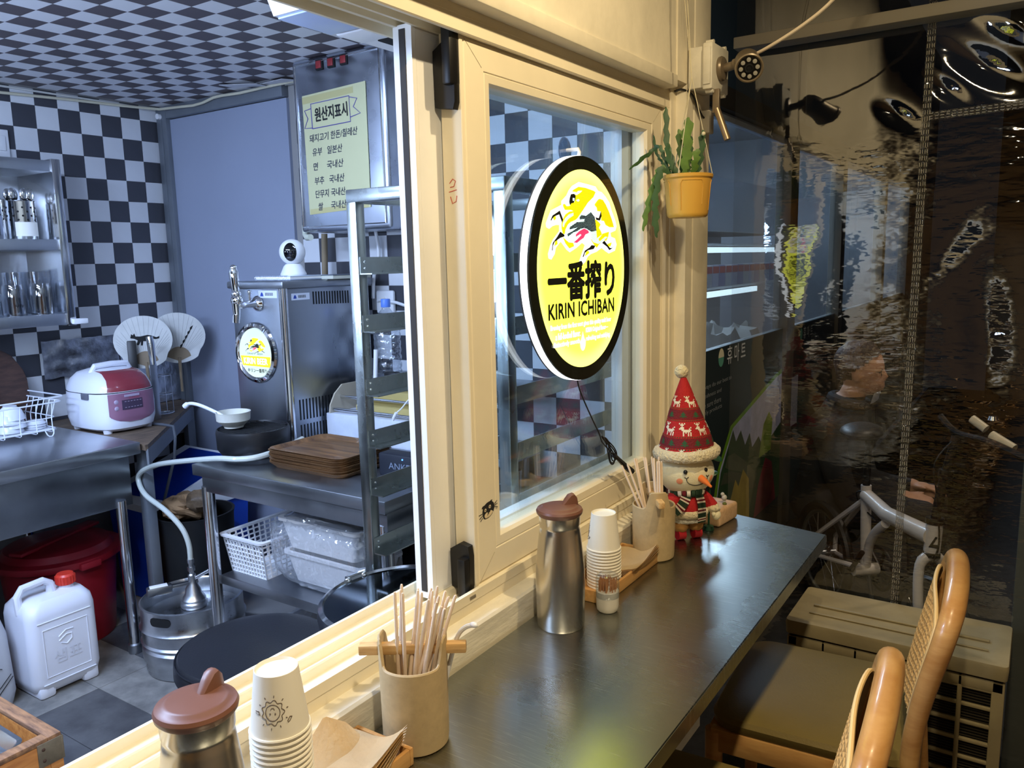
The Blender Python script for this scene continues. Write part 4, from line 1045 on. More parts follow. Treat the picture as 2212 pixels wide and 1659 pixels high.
# ---- water heater with handwritten note
t = thing('water_heater', 'wall-mounted steel water heater box with three red buttons, above the beer dispenser', 'water heater', (-1.35, 2.26, 1.57))
hst = mat('heater_steel', (0.54, 0.58, 0.66), .28, 1.0, var=.12, vscale=2.5, rvar=.08, bump=.02, bscale=8)
mb = MB(); mb.box(-.235, .225, -.105, .125, .0, .625, .014, 3); hb = obj('casing', mb, hst, t)
mb = MB(); mb.tube([(-.215, -.107, .02), (.205, -.107, .02), (.205, -.107, .605), (-.215, -.107, .605)], .004, 8, cyc=True); obj('front_rib', mb, steel_l, t)
mb = MB(); mb.box(.2255, .229, -.05, -.035, .01, .61, .001); mb.box(.2255, .229, .02, .03, .01, .61, .001); obj('side_rib', mb, steel_d, t)
mb = MB()
for x in (-.085, -.025, .038):
    b = MB(); b.box(x - .018, x + .018, -.1095, -.104, .575, .611, .002); bo = obj('button_frame', b, blackm, t)
    b = MB(); b.box(x - .013, x + .013, -.113, -.108, .580, .606, .002); obj('button', b, mat('dark_red_button', (142, 44, 48), .4), bo)
mb.bm.free()
nt_ = thing('paper_note', 'yellow handwritten origin notice taped to the front of the water heater', 'note', (-1.372, 2.1525, 1.635))
ylw = mat('yellow_paper', (196, 194, 152), .85)
mb = MB(); mb.prism([(-.155, .0), (.158, .012), (.16, .442), (-.16, .430)], frame((0, 0, 0), (1, 0, 0), (0, 0, 1)), .0012); obj('sheet', mb, ylw, nt_, 0)
mb = MB(); mb.prism([(-.16, .400), (.10, .410), (.10, .432), (-.16, .424)], frame((0, -.0014, 0), (1, 0, 0), (0, 0, 1)), .0003); mb.prism([(-.15, .0), (.15, .012), (.15, .03), (-.15, .02)], frame((0, -.0014, 0), (1, 0, 0), (0, 0, 1)), .0003); obj('tape', mb, mat('tape_tan', (186, 178, 126), .4), nt_, 0)
pen = mat('pen_ink', (44, 46, 66), .6); mark = mat('marker_black', (24, 24, 28), .5); purp = mat('purple_marker', (74, 60, 150), .5)
Mn = frame((0, -.0018, 0), (1, 0, .0), (0, 0, 1)) @ Matrix.Rotation(radians(1.5), 4, 'Z')
text('heading', '원산지표시', Mn @ Matrix.Translation((-.005, .334, 0)), .048, mark, nt_, width=.165, bold=.025)
mb = MB()
def pl(pts, r=.0016): mb.tube([Mn @ Vector((a, b, .0006)) for a, b in pts], r, 4)
pl([(-.105, .312), (-.105, .400), (.09, .400), (.09, .312), (-.105, .312)])
pl([(-.105, .384), (-.14, .380), (-.125, .350), (-.145, .318), (-.105, .315)]); pl([(.09, .396), (.128, .386), (.108, .360), (.14, .334), (.09, .327)])
obj('banner_outline', mb, purp, nt_)
rows = [('돼지고기 한돈/칠레산', .262, -.125, .245), ('유부   일본산', .212, -.115, .155), ('면     국내산', .160, -.115, .155), ('부추   국내산', .108, -.115, .155), ('단무지 국내산', .060, -.115, .155), ('쌀     국내산', .014, -.105, .145)]
for s_, z, x, wd in rows: text('handwriting', s_, Mn @ Matrix.Translation((x, z + .002, 0)), .028, pen, nt_, width=wd, align='LEFT', shear=.15, bold=.010)
# pipes under the heater
tan = mat('tan_pipe', (150, 132, 104), .6)
mb = MB(); mb.cyl((-1.665, 2.34, 1.40), (-1.655, 2.34, 1.572), .0125); tag(obj('tan_pipe', mb, tan), 'short tan vertical pipe between water heater and dispenser top', 'pipe')
mb = MB(); mb.tube(smooth([(-1.60, 2.37, 1.50), (-1.60, 2.32, 1.56), (-1.63, 2.20, 1.575)], 4), .001, 6); mb.bm.clear()
mb.tube([(-1.60, 2.19, 1.60), (-1.60, 2.19, 1.565), (-1.57, 2.17, 1.552), (-1.54, 2.16, 1.552)], .012, 12); tag(obj('elbow_pipe', mb, mat('cream_pipe', (206, 208, 190), .5)), 'cream elbow pipe at the lower left corner of the water heater', 'pipe')
for i, pts in enumerate((((-1.53, 2.36, 1.572), (-1.53, 2.36, 1.50), (-1.515, 2.36, 1.41)), ((-1.40, 2.37, 1.572), (-1.39, 2.37, 1.48), (-1.42, 2.37, 1.40), (-1.44, 2.38, 1.31)))):
    mb = MB(); mb.tube(smooth(pts), .007, 8); tag(obj('white_hose', mb, white), ['white hose hanging from the water heater left of the rack post', 'white hose hanging from the water heater right of the rack post'][i], 'hose')
# ---- items on the back bench
t = thing('wrap_box', 'white counter box with steel rods and brown cardboard inside, behind the tray stack', 'box', (-1.12, 2.12, .80))
mb = MB(); mb.box(-.285, .25, -.06, .12, 0, .10, .003); obj('box_body', mb, mat('chipped_white', (206, 212, 224), .5, var=.1, vscale=12), t)
side = [(-.06, .10), (-.055, .13), (-.03, .17), (0.01, .20), (.12, .20), (.12, .10)]
for x in (-.27, .235):
    mb = MB(); mb.prism(side, frame((x, 0, 0), (0, 1, 0), (0, 0, 1)), .006); obj('curved_side', mb, mat('cream_side', (190, 180, 160), .6), t)
for (y, z) in ((-.045, .115), (.0, .155)):
    mb = MB(); mb.cyl((-.27, y, z), (.24, y, z), .006); obj('rod', mb, steel_l, t)
mb = MB(); mb.box(-.17, .2, .02, .08, .10, .185, .004); mb.box(-.17, .2, -.02, .02, .10, .135, .004); obj('cardboard', mb, mat('manila_card', (176, 158, 98), .8, var=.1), t)
mb = MB(); mb.box(-1.33, -.62, 2.16, 2.395, 1.005, 1.022, .002)
tag(obj('bench_shelf', mb, steel_d), 'narrow dark shelf fixed to the back wall above the white box', 'shelf')
t = thing('water_bottle', 'large clear water bottle with blue cap on the narrow back shelf', 'bottle', (-1.265, 2.26, 1.022))
mb = MB(); pr = [(0, .004), (.04, 0), (.05, .008)]
for k in range(6): pr += [(.052, .02 + .028 * k), (.049, .028 + .028 * k), (.052, .036 + .028 * k)]
pr += [(.05, .20), (.045, .215), (.03, .24), (.016, .255), (.0145, .27), (.0, .27)]
mb.lathe(pr, 28); obj('bottle', mb, clear, t)
mb = MB(); mb.lathe([(.0175, .262), (.018, .264), (.018, .29), (.016, .293), (0, .293)], 24); obj('cap', mb, mat('pale_blue_cap', (90, 130, 216), .4), t, label='light blue cap')
mb = MB(); mb.cyl((-1.265, 2.185, 1.022), (-1.26, 2.19, 1.13), .008, n=10); tag(obj('marker_pen', mb, white), 'white marker pen standing in front of the water bottle', 'pen')
tag(obj('plastic_scrap', crumple((-1.06, 2.26, 1.058), (.09, .06, .036), 5, amp=.3), white, smooth=0), 'crumpled white plastic wrap on the narrow back shelf', 'plastic')
mb = MB(); mb.box(-1.22, -1.16, 2.18, 2.215, 1.022, 1.05, .008); tag(obj('black_adapter', mb, black), 'small black adapter on the back shelf beside the plastic wrap', 'adapter')
t = thing('charging_cable', 'thin white charging cable hanging by the white box behind the rack', 'cable', (0, 0, 0))
mb = MB(); mb.tube(smooth([(-.80, 2.19, 1.028), (-.86, 2.13, 1.02), (-.95, 2.04, 1.0), (-.985, 2.01, .96), (-1.0, 2.0, .945)]), .0022, 6); obj('cord', mb, white, t)
mb = MB(); mb.cyl((-1.0, 2.0, .945), (-1.012, 1.998, .925), .006); mb.cyl((-1.012, 1.998, .925), (-1.015, 1.998, .918), .004); obj('plug', mb, white, t)
t = thing('speaker', 'black box speaker with blue light and grey lettering beside the tray stack', 'speaker', (-.79, 1.80, .80))
mb = MB(); mb.box(-.085, .115, -.03, .03, 0, .072, .006); sb_ = obj('body', mb, mat('speaker_navy', (26, 30, 40), .6), t)
text('lettering', 'ANKER', frame((.01, -.0305, .026), (1, 0, 0), (0, 0, 1)), .020, mat('lettering_grey', (120, 130, 148), .5), sb_, width=.105)
mb = MB(); mb.sphere((.014, -.031, .060), .0025, 10, 6); obj('indicator', mb, mat('blue_led', (60, 120, 255), .4, emit=(60, 120, 255), estr=6), sb_)

# ---- lower shelf: basket, bagged containers, black crate
pl_w = mat('basket_white', (232, 234, 238), .4)
t = thing('plastic_basket', 'white perforated plastic basket on the lower shelf of the prep table', 'basket', (-1.395, 1.79, .405))
bw, bd, bh = .10, .15, .135
mb = MB()
for face in range(4):
    for i in range(13):
        u = -1 + 2 * i / 12
        for (uu) in (u,):
            if face == 0: a, b = (uu * bw * .88, -bd * .86, .0), (uu * bw, -bd, bh)
            if face == 1: a, b = (uu * bw * .88, bd * .86, .0), (uu * bw, bd, bh)
            if face == 2: a, b = (-bw * .88, uu * bd * .86, .0), (-bw, uu * bd, bh)
            if face == 3: a, b = (bw * .88, uu * bd * .86, .0), (bw, uu * bd, bh)
            mb.tube([a, b], .0032, 4)
    for j in range(9):
        f = j / 8; ww = bw * (.88 + .12 * f); dd = bd * (.86 + .14 * f); z = bh * f
        c = [(-ww, -dd, z), (ww, -dd, z), (ww, dd, z), (-ww, dd, z)]
        if face == 0: mb.tube(c, .0032, 4, cyc=True)
o = obj('lattice', mb, pl_w, t, 0); o['kind'] = 'stuff'
mb = MB(); mb.rings([rrect(bw + .012, bd + .012, bh - .004, .02), rrect(bw + .014, bd + .014, bh + .004, .02), rrect(bw - .002, bd - .002, bh + .004, .02), rrect(bw - .002, bd - .002, bh - .004, .02)], close=True); obj('rim', mb, pl_w, t)
mb = MB(); mb.box(-bw * .9, bw * .9, -bd * .86, bd * .86, 0, .004); obj('bottom', mb, pl_w, t)
bag = thing('bagged_containers', 'two white food tubs wrapped in clear plastic bag on the lower shelf', 'tubs', (-1.055, 1.760, .405))
for i, (z, dx) in enumerate(((.018, .012), (.128, -.006))):
    mb = MB(); mb.rings([rrect(.150, .075, z, .02), rrect(.172, .090, z + .092, .02), rrect(.182, .098, z + .094, .02), rrect(.182, .098, z + .104, .02), rrect(.168, .086, z + .104, .02), rrect(.146, .072, z + .005, .02)])
    for v in mb.bm.verts: v.co.x += dx
    obj('tub', mb, mat('tub_white_%d' % i, (230, 226, 222), .4), bag)
film = glassy('plastic_film', (0.93, 0.95, 0.98), 0.16, 0.10, .85, bump=.8, bscale=22, dirt=.16)
mb = MB(); mb.sphere((0, 0, 0), (1, 1, 1), 56, 30)
for v in mb.bm.verts:
    c = v.co.copy(); e = .5
    q = Vector([abs(a) ** e * (1 if a >= 0 else -1) for a in c])
    n_ = 1 + .05 * mnoise.noise(c * 3) + .05 * mnoise.noise(c * 9)
    v.co = Vector((q.x * .208 * n_ - (.035 if q.x < -.5 and q.z < .6 else 0), q.y * .118 * n_, max(.002, .128 + q.z * .124 * n_)))
obj('clear_bag', mb, film, bag, 25)
t = thing('black_crate', 'black ridged plastic crate at the back of the lower shelf behind the white basket', 'crate', (-1.30, 2.10, .405))
mb = MB(); mb.box(-.16, .16, -.10, .12, 0, .24, .006); obj('box', mb, blackm, t)
mb = MB()
for k in range(20): mb.box(-.155 + .0155 * k, -.149 + .0155 * k, -.104, -.098, .10, .235)
mb.box(-.165, .165, -.105, .125, .232, .25, .003); obj('ridges', mb, black, t)
kb_ = mat('cardboard', (158, 134, 104), .85, var=.06)
t = thing('cardboard_box', 'open brown cardboard box seen through the lower part of the tray rack', 'box', (-.83, 2.10, .405))
mb = MB(); mb.box(-.10, .12, -.09, .09, 0, .17); obj('carton', mb, kb_, t, 0)
mb = MB(); mb.quad((-.10, -.09, .17), (-.10, .09, .17), (-.125, .09, .25), (-.125, -.09, .25)); mb.quad((-.10, -.09, .17), (.12, -.09, .17), (.12, -.13, .235), (-.10, -.13, .235)); bmesh.ops.solidify(mb.bm, geom=mb.bm.faces[:], thickness=.004); obj('flap', mb, kb_, t, 0)
tag(obj('floor_bag', crumple((-1.32, 1.92, .10), (.20, .14, .10), 12, amp=.25), mat('dull_white_bag', (188, 190, 196), .6), smooth=0), 'dull white plastic bag on the floor under the lower shelf', 'bag')

# ---- tray rack with angle runners
rs = mat('rack_steel', (0.50, 0.54, 0.53), .28, 1.0, var=.2, vscale=5, rvar=.1)
t = thing('tray_rack', 'tall stainless tray rack with angle runners behind the window sash', 'rack', (-.413, 1.78, 0))
for (x, y) in ((-.222, -.30), (.222, -.30), (-.222, .30), (.222, .30)):
    mb = MB(); mb.box(x - .016, x + .016, y - .016, y + .016, 0, 1.60, .003); obj('post', mb, rs, t)
for (x0, x1, y0, y1) in ((-.238, .238, -.316, -.284), (-.238, .238, .284, .316), (-.238, -.206, -.284, .284), (.206, .238, -.284, .284)):
    mb = MB(); mb.box(x0, x1, y0, y1, 1.598, 1.63, .003); obj('top_bar', mb, rs, t)
for z in (1.425, 1.28, 1.117, .982, .855, .695):
    for s_ in (-1, 1):
        mb = MB()
        xa, xb = sorted((s_ * .206, s_ * .203)); mb.box(xa, xb, -.312, .312, z - .0, z + .04)
        xa, xb = sorted((s_ * .206, s_ * .165)); mb.box(xa, xb, -.312, .312, z - .003, z)
        for zz in (.012, .028):
            for yy in (-.297, .297): mb.sphere((s_ * .2025, yy, z + zz), .004, 8, 6)
        obj('runner', mb, rs, t)
# ---- round drum with clamp lid, stool
t = thing('steel_drum', 'round stainless drum with dark glossy lid and clamp ring, just inside the window', 'drum', (-.430, 1.385, 0))
mb = MB(); mb.lathe([(0, 0), (.20, 0), (.205, .01), (.205, .60), (.208, .61), (0, .612)], 56); obj('drum_body', mb, steel, t)
mb = MB(); mb.lathe([(.207, .600), (.216, .604), (.2185, .62), (.216, .642), (.206, .648), (.202, .64)], 56); obj('clamp_ring', mb, steel_l, t)
mb = MB(); mb.lathe([(0, .628), (.05, .628), (.055, .634), (.06, .628), (.14, .625), (.148, .632), (.155, .625), (.19, .628), (.205, .642)], 56); obj('lid', mb, mat('dark_gloss_lid', (0.10, 0.115, 0.13), .10, 1.0), t)
mb = MB(); a = radians(172)
for da in (-.12, .12):
    p = Vector((.21 * cos(a + da), .21 * sin(a + da), .642)); mb.sphere(p, .010, 12, 8)
mb.tube([(.212 * cos(a + d), .212 * sin(a + d), .65) for d in (-.14, 0, .14)], .005, 8); obj('clamp_lever', mb, chrome, t)
t = thing('round_stool', 'black vinyl round stool just inside the serving window', 'stool', (-.815, 1.225, 0))
mb = MB(); mb.lathe([(0, .42), (.17, .42), (.19, .43), (.198, .45), (.197, .475), (.185, .492), (.15, .499), (0, .502)], 56); obj('seat', mb, rubber, t)
mb = MB(); mb.tube([(.194 * cos(x), .194 * sin(x), .483) for x in [2 * pi * k / 56 for k in range(56)]], .0022, 6, cyc=True); obj('piping', mb, rubber, t)
for k in range(4):
    x = 2 * pi * k / 4 + .6; mb = MB(); mb.tube([(.10 * cos(x), .10 * sin(x), .425), (.16 * cos(x), .16 * sin(x), .22), (.18 * cos(x), .18 * sin(x), .0)], .011, 10); obj('leg', mb, chrome, t)
# ---- wooden crate bottom left
cw = woodm('honey_wood', (196, 134, 70), (160, 100, 50), 8, (8, 1, 8), .45)
cw2 = woodm('worn_rim_wood', (158, 116, 82), (104, 76, 58), 16, (1, 6, 6), .7)
t = thing('wooden_crate', 'honey-coloured wooden crate with metal corner plates at the lower left', 'crate', (-1.10, .62, 0))
hx, hy, ht = .172, .168, .45
for (x0, x1, y0, y1) in ((-hx, hx, -hy, -hy + .028), (-hx, hx, hy - .028, hy), (-hx, -hx + .028, -hy + .028, hy - .028), (hx - .028, hx, -hy + .028, hy - .028)):
    mb = MB(); mb.box(x0, x1, y0, y1, .0, ht - .012, .002); obj('side_board', mb, cw, t)
    mb = MB(); mb.box(x0, x1, y0, y1, ht - .012, ht, .002); obj('rim_board', mb, cw2, t)
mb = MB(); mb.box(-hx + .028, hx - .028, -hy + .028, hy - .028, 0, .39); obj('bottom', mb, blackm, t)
cpl = mat('rusty_plate', (128, 116, 98), .5, .4, var=.3, vscale=20)
mb = MB(); mb.box(hx - .002, hx + .002, hy - .052, hy + .0025, ht - .062, ht - .008, .001); mb.box(hx - .06, hx + .0025, hy - .002, hy + .0025, ht - .062, ht - .008, .001); obj('corner_plate', mb, cpl, t)
mb = MB()
for z in (ht - .022, ht - .048): mb.sphere((hx + .002, hy - .04, z), (.002, .004, .004), 10, 6)
mb.sphere((hx + .001, hy - .03, ht - .08), (.003, .006, .006), 10, 6); obj('nail', mb, mat('rust', (70, 48, 36), .7), t)
mb = MB(); mb.rings([rrect(.125, .125, .39, .03), rrect(.132, .132, .43, .03), rrect(.136, .136, .432, .03), rrect(.128, .128, .43, .03), rrect(.118, .118, .40, .03)]); 
o = obj('metal_pan', mb, steel_l); o.location = (-1.115, .605, 0.001); tag(o, 'square metal pan sitting inside the wooden crate', 'pan')

# ---- white unit above the window
t = thing('air_unit', 'white box unit with bluish panel and black slot, tucked above the open window', 'air unit', (-.235, 1.25, 1.86))
mb = MB(); poly = [(-.065, .04), (-.045, -.005), (.06, -.005), (.066, .0), (.066, .14), (-.065, .14)]
mb.rings([[Vector((p[0], y, p[1])) for p in poly] for y in (-.30, .28)]); obj('housing', mb, white, t)
mb = MB(); mb.box(-.042, .055, -.295, -.175, -.010, -.004, .003); obj('diffuser', mb, mat('bluish_panel', (188, 206, 244), .3), t)
mb = MB(); mb.box(-.04, .05, -.165, -.10, -.0095, -.004, .004); obj('cover_panel', mb, white, t)
mb = MB(); mb.box(-.01, .05, -.09, .27, -.0075, -.003, .002); obj('slot', mb, blackm, t)
# ================================================================== ON THE COUNTER
ZT = 0.7505
lidm = mat('brown_lid', (118, 80, 66), .38, var=.06, vscale=10)
csteel = mat('carafe_steel', (0.62, 0.60, 0.57), .24, 1.0, rvar=.04, vscale=5, stretch=(1, 1, .05))
def carafe(loc, rz, label):
    t = thing('carafe', label, 'carafe', loc, rz, 'steel water carafes on the counter')
    mb = MB(); mb.lathe([(0, .003), (.040, .003), (.0445, .0), (.046, .006), (.0465, .05), (.0475, .085), (.0465, .12), (.0425, .16), (.0395, .185), (.0385, .193), (.0375, .196), (.0375, .200), (.039, .203), (.0393, .222), (.035, .223), (0, .223)], 64)
    obj('body', mb, csteel, t)
    mb = MB(); mb.lathe([(0, .220), (.040, .220), (.0435, .224), (.0445, .229), (.0425, .233), (.036, .2345), (.034, .2365), (.030, .2375), (.0, .2385)], 64)
    l = obj('lid', mb, lidm, t)
    mb = MB(); prof = [(.004, .236), (.016, .249), (.024, .256), (.031, .257), (.037, .250), (.041, .236)]
    rings = []
    for x, z in prof:
        w_ = .0065 if z > .24 else .009
        rings.append([Vector((x, w_ * c, z + .001 * s if k else z)) for k, (c, s) in enumerate(((1, 0), (.6, 1), (-.6, 1), (-1, 0)))])
    n_ = len(prof)
    mb.rings([[Vector((x, -w_, .233)), Vector((x, w_, .233)), Vector((x, w_ * .8, z - .002)), Vector((x, w_ * .3, z)), Vector((x, -w_ * .3, z)), Vector((x, -w_ * .8, z - .002))] for (x, z), w_ in zip(prof, (.005, .008, .009, .009, .008, .005))])
    obj('thumb_tab', mb, lidm, l)
    return t
carafe((0.069, 1.262, ZT), radians(65), 'steel carafe with brown lid standing by the far cup stack and toothpick jar')
carafe((0.071, 0.475, ZT), radians(105), 'steel carafe with brown lid cut by the lower edge of the picture')

# paper cups
cupm = mat('paper_cup', (238, 232, 216), .6)
mb = MB()
R0, R1, H = .0255, .0355, .078
mb.lathe([(0, .004), (R0 - .001, .004), (R0, .0), (R0 + .0006, .0005), (R1 - .0005, H - .003), (R1 + .0010, H - .0028), (R1 + .0018, H - .001), (R1 + .0010, H + .0008), (R1 - .0010, H), (R1 - .0016, H - .003), (R0 - .0004, .0065), (0, .0062)], 40)
cup_me = mb.mesh('paper_cup', cupm, 40)
doodle = mat('cup_print', (110, 96, 84), .6)
def cup_stack(cx_, cy_, z0, n, pitch, top_lab, lab, grp, art_angle):
    for i in range(n):
        o = link('paper_cup', cup_me)
        o.location = (cx_, cy_, z0 + H + pitch * i); o.rotation_euler = (pi, 0, random.uniform(0, 6))
        tag(o, top_lab if i == n - 1 else (lab[0] if i == 0 else lab[1] % ORD[n - 2 - i]), 'cup', grp)
    o.rotation_euler = (pi, 0, 0)
    # small sun drawing printed on the topmost cup (cup is upside down)
    mb = MB()
    def cp(u, v):                     # u along circumference (m), v height from the rim up
        z = v; r = R1 + (R0 - R1) * (v / H) + .0006; a = art_angle + u / r
        return Vector((r * cos(a), -r * sin(a), H - z))
    def st(pts, r=.00045): mb.tube([cp(*p) for p in pts], r, 4)
    cxx, czz = 0.0, .036
    st([(cxx + .0085 * cos(a), czz + .0095 * sin(a)) for a in [2 * pi * k / 20 for k in range(21)]])
    st([(cxx + (.0125 + .0014 * cos(9 * a)) * cos(a), czz + (.0138 + .0014 * cos(9 * a)) * sin(a)) for a in [2 * pi * k / 72 for k in range(73)]])
    for k in range(10):
        a = 2 * pi * k / 10 + .2; st([(cxx + .0165 * cos(a), czz + .018 * sin(a)), (cxx + .0185 * cos(a), czz + .0205 * sin(a))])
    for u in (-.003, .003): st([(u, czz - .002), (u, czz - .0005)], .0008)
    st([(-.0022, czz + .0035), (-.001, czz + .0055), (.001, czz + .0055), (.0022, czz + .0035)])
    st([(-.0235, .0355), (-.018, .036), (-.0175, .033), (-.020, .0325), (-.0235, .0335)]); st([(.017, .024), (.020, .028), (.0225, .0275), (.020, .0235), (.0175, .022), (.017, .024)])
    obj('printed_sun', mb, doodle, o)
random.seed(4)
cup_stack(0.0665, 0.587, ZT + .0068, 20, .0072, 'topmost paper cup of the near stack, printed with a small smiling sun', ('lowest paper cup of the near stack, standing in the tray', 'white paper cup, %s below the printed top cup of the near stack'), 'paper cups in the near stack', radians(-52))
cup_stack(0.060, 1.462, ZT + .0068, 13, .0068, 'topmost paper cup of the far stack, behind the toothpick jar', ('lowest paper cup of the far stack behind the toothpick jar', 'white paper cup, %s below the top cup of the far stack'), 'paper cups in the far stack', radians(-165))

# trays with napkins
bam = woodm('bamboo_tray', (206, 158, 96), (176, 126, 70), 6, (10, 1, 10), .45)
def tray(loc, hx, hy, label):
    t = thing('wooden_tray', label, 'tray', loc, 0, 'low wooden trays along the counter')
    mb = MB(); mb.box(-hx + .004, hx - .004, -hy + .004, hy - .004, 0, .006); obj('bottom', mb, bam, t)
    for (x0, x1, y0, y1) in ((-hx, hx, -hy, -hy + .007), (-hx, hx, hy - .007, hy), (-hx, -hx + .007, -hy + .007, hy - .007), (hx - .007, hx, -hy + .007, hy - .007)):
        mb = MB(); mb.box(x0, x1, y0, y1, 0, .026, .0015); obj('side_board', mb, bam, t)
    return t
tray((0.0545, 1.520, ZT), .0495, .143, 'low wooden tray holding the far cup stack and napkins')
tray((0.0585, 0.657, ZT), .0535, .118, 'low wooden tray holding the near cup stack and brown napkins')
nap = mat('kraft_napkin', (232, 206, 160), .9, var=.05, vscale=20, bump=.15, bscale=120)
nap2 = mat('pale_napkin', (238, 218, 186), .9, var=.05, vscale=20)
def napkin(c, hx, hy, dz, rot, lift, label, grp, m, curl):
    mb = MB()
    def f(u, v):
        x = (u - .5) * 2 * hx; y = (v - .5) * 2 * hy
        z = curl * max(0, (x / hx * .5 + y / hy * .5)) ** 2 + lift * max(0, x / hx) ** 3 + .002 * sin(9 * u + 5 * v + rot * 7)
        return Vector((x, y, z))
    mb.grid(f, 14, 14); bmesh.ops.solidify(mb.bm, geom=mb.bm.faces[:], thickness=.0007)
    o = obj('napkin', mb, m); o.location = (c[0], c[1], c[2] + dz); o.rotation_euler = (0, 0, rot)
    return tag(o, label, 'napkin', grp)
for i in range(5):
    napkin((.056, 1.578, ZT + .010), .052, .068, .0032 * i, -.05 + .03 * i, .012, 'topmost folded kraft napkin in the far wooden tray' if i == 4 else 'kraft napkin under the top one in the far wooden tray', 'napkins in the far tray', nap if i % 2 == 0 else nap2, .010)
for i in range(6):
    napkin((.064, .692, ZT + .013), .060, .062, .0045 * i, .35 - .05 * i, .010 + .002 * i, 'topmost folded brown napkin in the near wooden tray' if i == 5 else 'brown napkin in the fanned pile of the near wooden tray', 'napkins in the near tray', nap if i % 2 else nap2, .014)
mb = MB()
mb.grid(lambda u, v: Vector((.012 + .055 * u, .645 + .10 * v, ZT + .040 + .038 * (1 - u) * (1 - abs(2 * v - 1.2)) - .012 * u)), 14, 14)
bmesh.ops.solidify(mb.bm, geom=mb.bm.faces[:], thickness=.0007)
tag(obj('napkin', mb, nap), 'brown napkin sticking up against the ledge at the back of the near tray', 'napkin', 'napkins in the near tray')

# chopstick holders
wheat = mat('wheat_fibre', (190, 166, 124), .55, var=.10, vscale=60)
oak = woodm('oak_bar', (222, 184, 126), (190, 146, 90), 14, (1, 9, 9), .5)
cs_m = mat('birch_chopstick', (236, 212, 184), .6, var=.06, vscale=30)
def holder(loc, ang, label):
    t = thing('chopstick_holder', label, 'holder', loc, ang, 'beige chopstick holders')
    n = 72; r = .0500
    def rim(a):
        q = abs(((a + pi / 2) % pi) - pi / 2)          # 0 at the two ears (local +-x)
        e = 1 / (1 + math.exp((q - .52) * 22))
        return .128 + .040 * e
    mb = MB()
    A = [2 * pi * k / n for k in range(n)]
    ring = lambda rr, z: [Vector((rr * cos(a), rr * sin(a), z)) for a in A]
    top = lambda rr, dz: [Vector((rr * cos(a), rr * sin(a), rim(a) + dz)) for a in A]
    mid = lambda rr, f: [Vector((rr * cos(a), rr * sin(a), .008 + (rim(a) - .008) * f)) for a in A]
    mb.rings([ring(.001, .0), ring(.044, .0), ring(.0475, .003), ring(.0485, .012), mid(.0492, .4), mid(.050, .8), top(r, -.002), top(r - .0015, 0), top(r - .003, 0), top(r - .0045, -.002), mid(r - .0045, .6), ring(r - .006, .012), ring(.001, .009)])
    obj('cup', mb, wheat, t, 30)
    mb = MB(); mb.box(-.078, .078, -.0075, .0075, .138, .153, .002); obj('wooden_bar', mb, oak, t, label='square wooden bar through both ears')
    return t
holder((0.077, 0.822, ZT), radians(34), 'beige chopstick holder in the foreground with wooden bar through its ears')
holder((0.077, 1.685, ZT), radians(-53), 'beige chopstick holder in front of the snowman doll')
def stick_mesh(L):
    mb = MB()
    mb.tube([(0, 0, 0), (0, 0, L * .4), (0, 0, L - .004), (0, 0, L)], [.0034, .0031, .0023, .0014], 8); return mb.mesh('chopstick', cs_m)
sm = stick_mesh(.225)
def sticks(cx_, cy_, specs, label_fn, grp):
    for i, (bx, by, tx, ty, dz) in enumerate(specs):
        o = link('chopstick', sm)
        b = Vector((cx_ + bx, cy_ + by, ZT + .0115)); e = Vector((cx_ + tx, cy_ + ty, ZT + .0115 + dz))
        o.location = b; o.rotation_euler = (e - b).to_track_quat('Z', 'Y').to_euler()
        tag(o, label_fn(i), 'chopstick', grp)
random.seed(9)
sp = []
for k in range(6): sp.append((-.022 + .004 * k + random.uniform(-.003, .003), random.uniform(-.02, .0), -.020 + .0065 * k + random.uniform(-.002, .002), random.uniform(-.022, .008), .200))
for k in range(12): sp.append((.000 + random.uniform(-.018, .02), random.uniform(-.018, .026), .018 + .0042 * k + random.uniform(-.003, .003), random.uniform(-.01, .035), .215))
sticks(.077, .822, sp, lambda i: 'leftmost wooden chopstick leaning in the near beige holder' if i == 0 else 'pale wooden chopstick standing in the near beige holder', 'chopsticks in the near holder')
mb = MB(); mb.tube(smooth([(.095, .85, ZT + .03), (.118, .862, ZT + .13), (.128, .866, ZT + .160), (.138, .870, ZT + .172), (.147, .873, ZT + .176)], 4), .0035, 8); mb.sphere((.15, .874, ZT + .177), (.007, .005, .004), 12, 8)
tag(obj('plastic_stirrer', mb, white), 'white plastic stirrer hooked over the rim of the near chopstick holder', 'stirrer')
sp = [(.01, .005, -.062, -.035, .20), (.012, .008, -.055, -.030, .215), (.0, .0, -.050, -.004, .228), (.004, -.006, -.046, .0, .222), (.010, .010, -.034, .014, .232), (.012, -.004, -.030, .016, .236), (.016, .006, -.016, .02, .238), (.018, -.01, -.006, .012, .236), (-.002, .012, .004, .02, .236),
      (.018, -.012, .018, -.02, .172), (.021, -.012, .021, -.018, .178), (.026, -.012, .024, -.02, .174), (.028, -.008, .027, -.016, .178)]
sticks(.077, 1.685, sp, lambda i: 'pale chopstick leaning left in the far holder' if i < 2 else ('short pale chopstick standing at the right in the far holder' if i > 8 else 'pale chopstick fanned towards the window in the far holder'), 'chopsticks in the far holder')

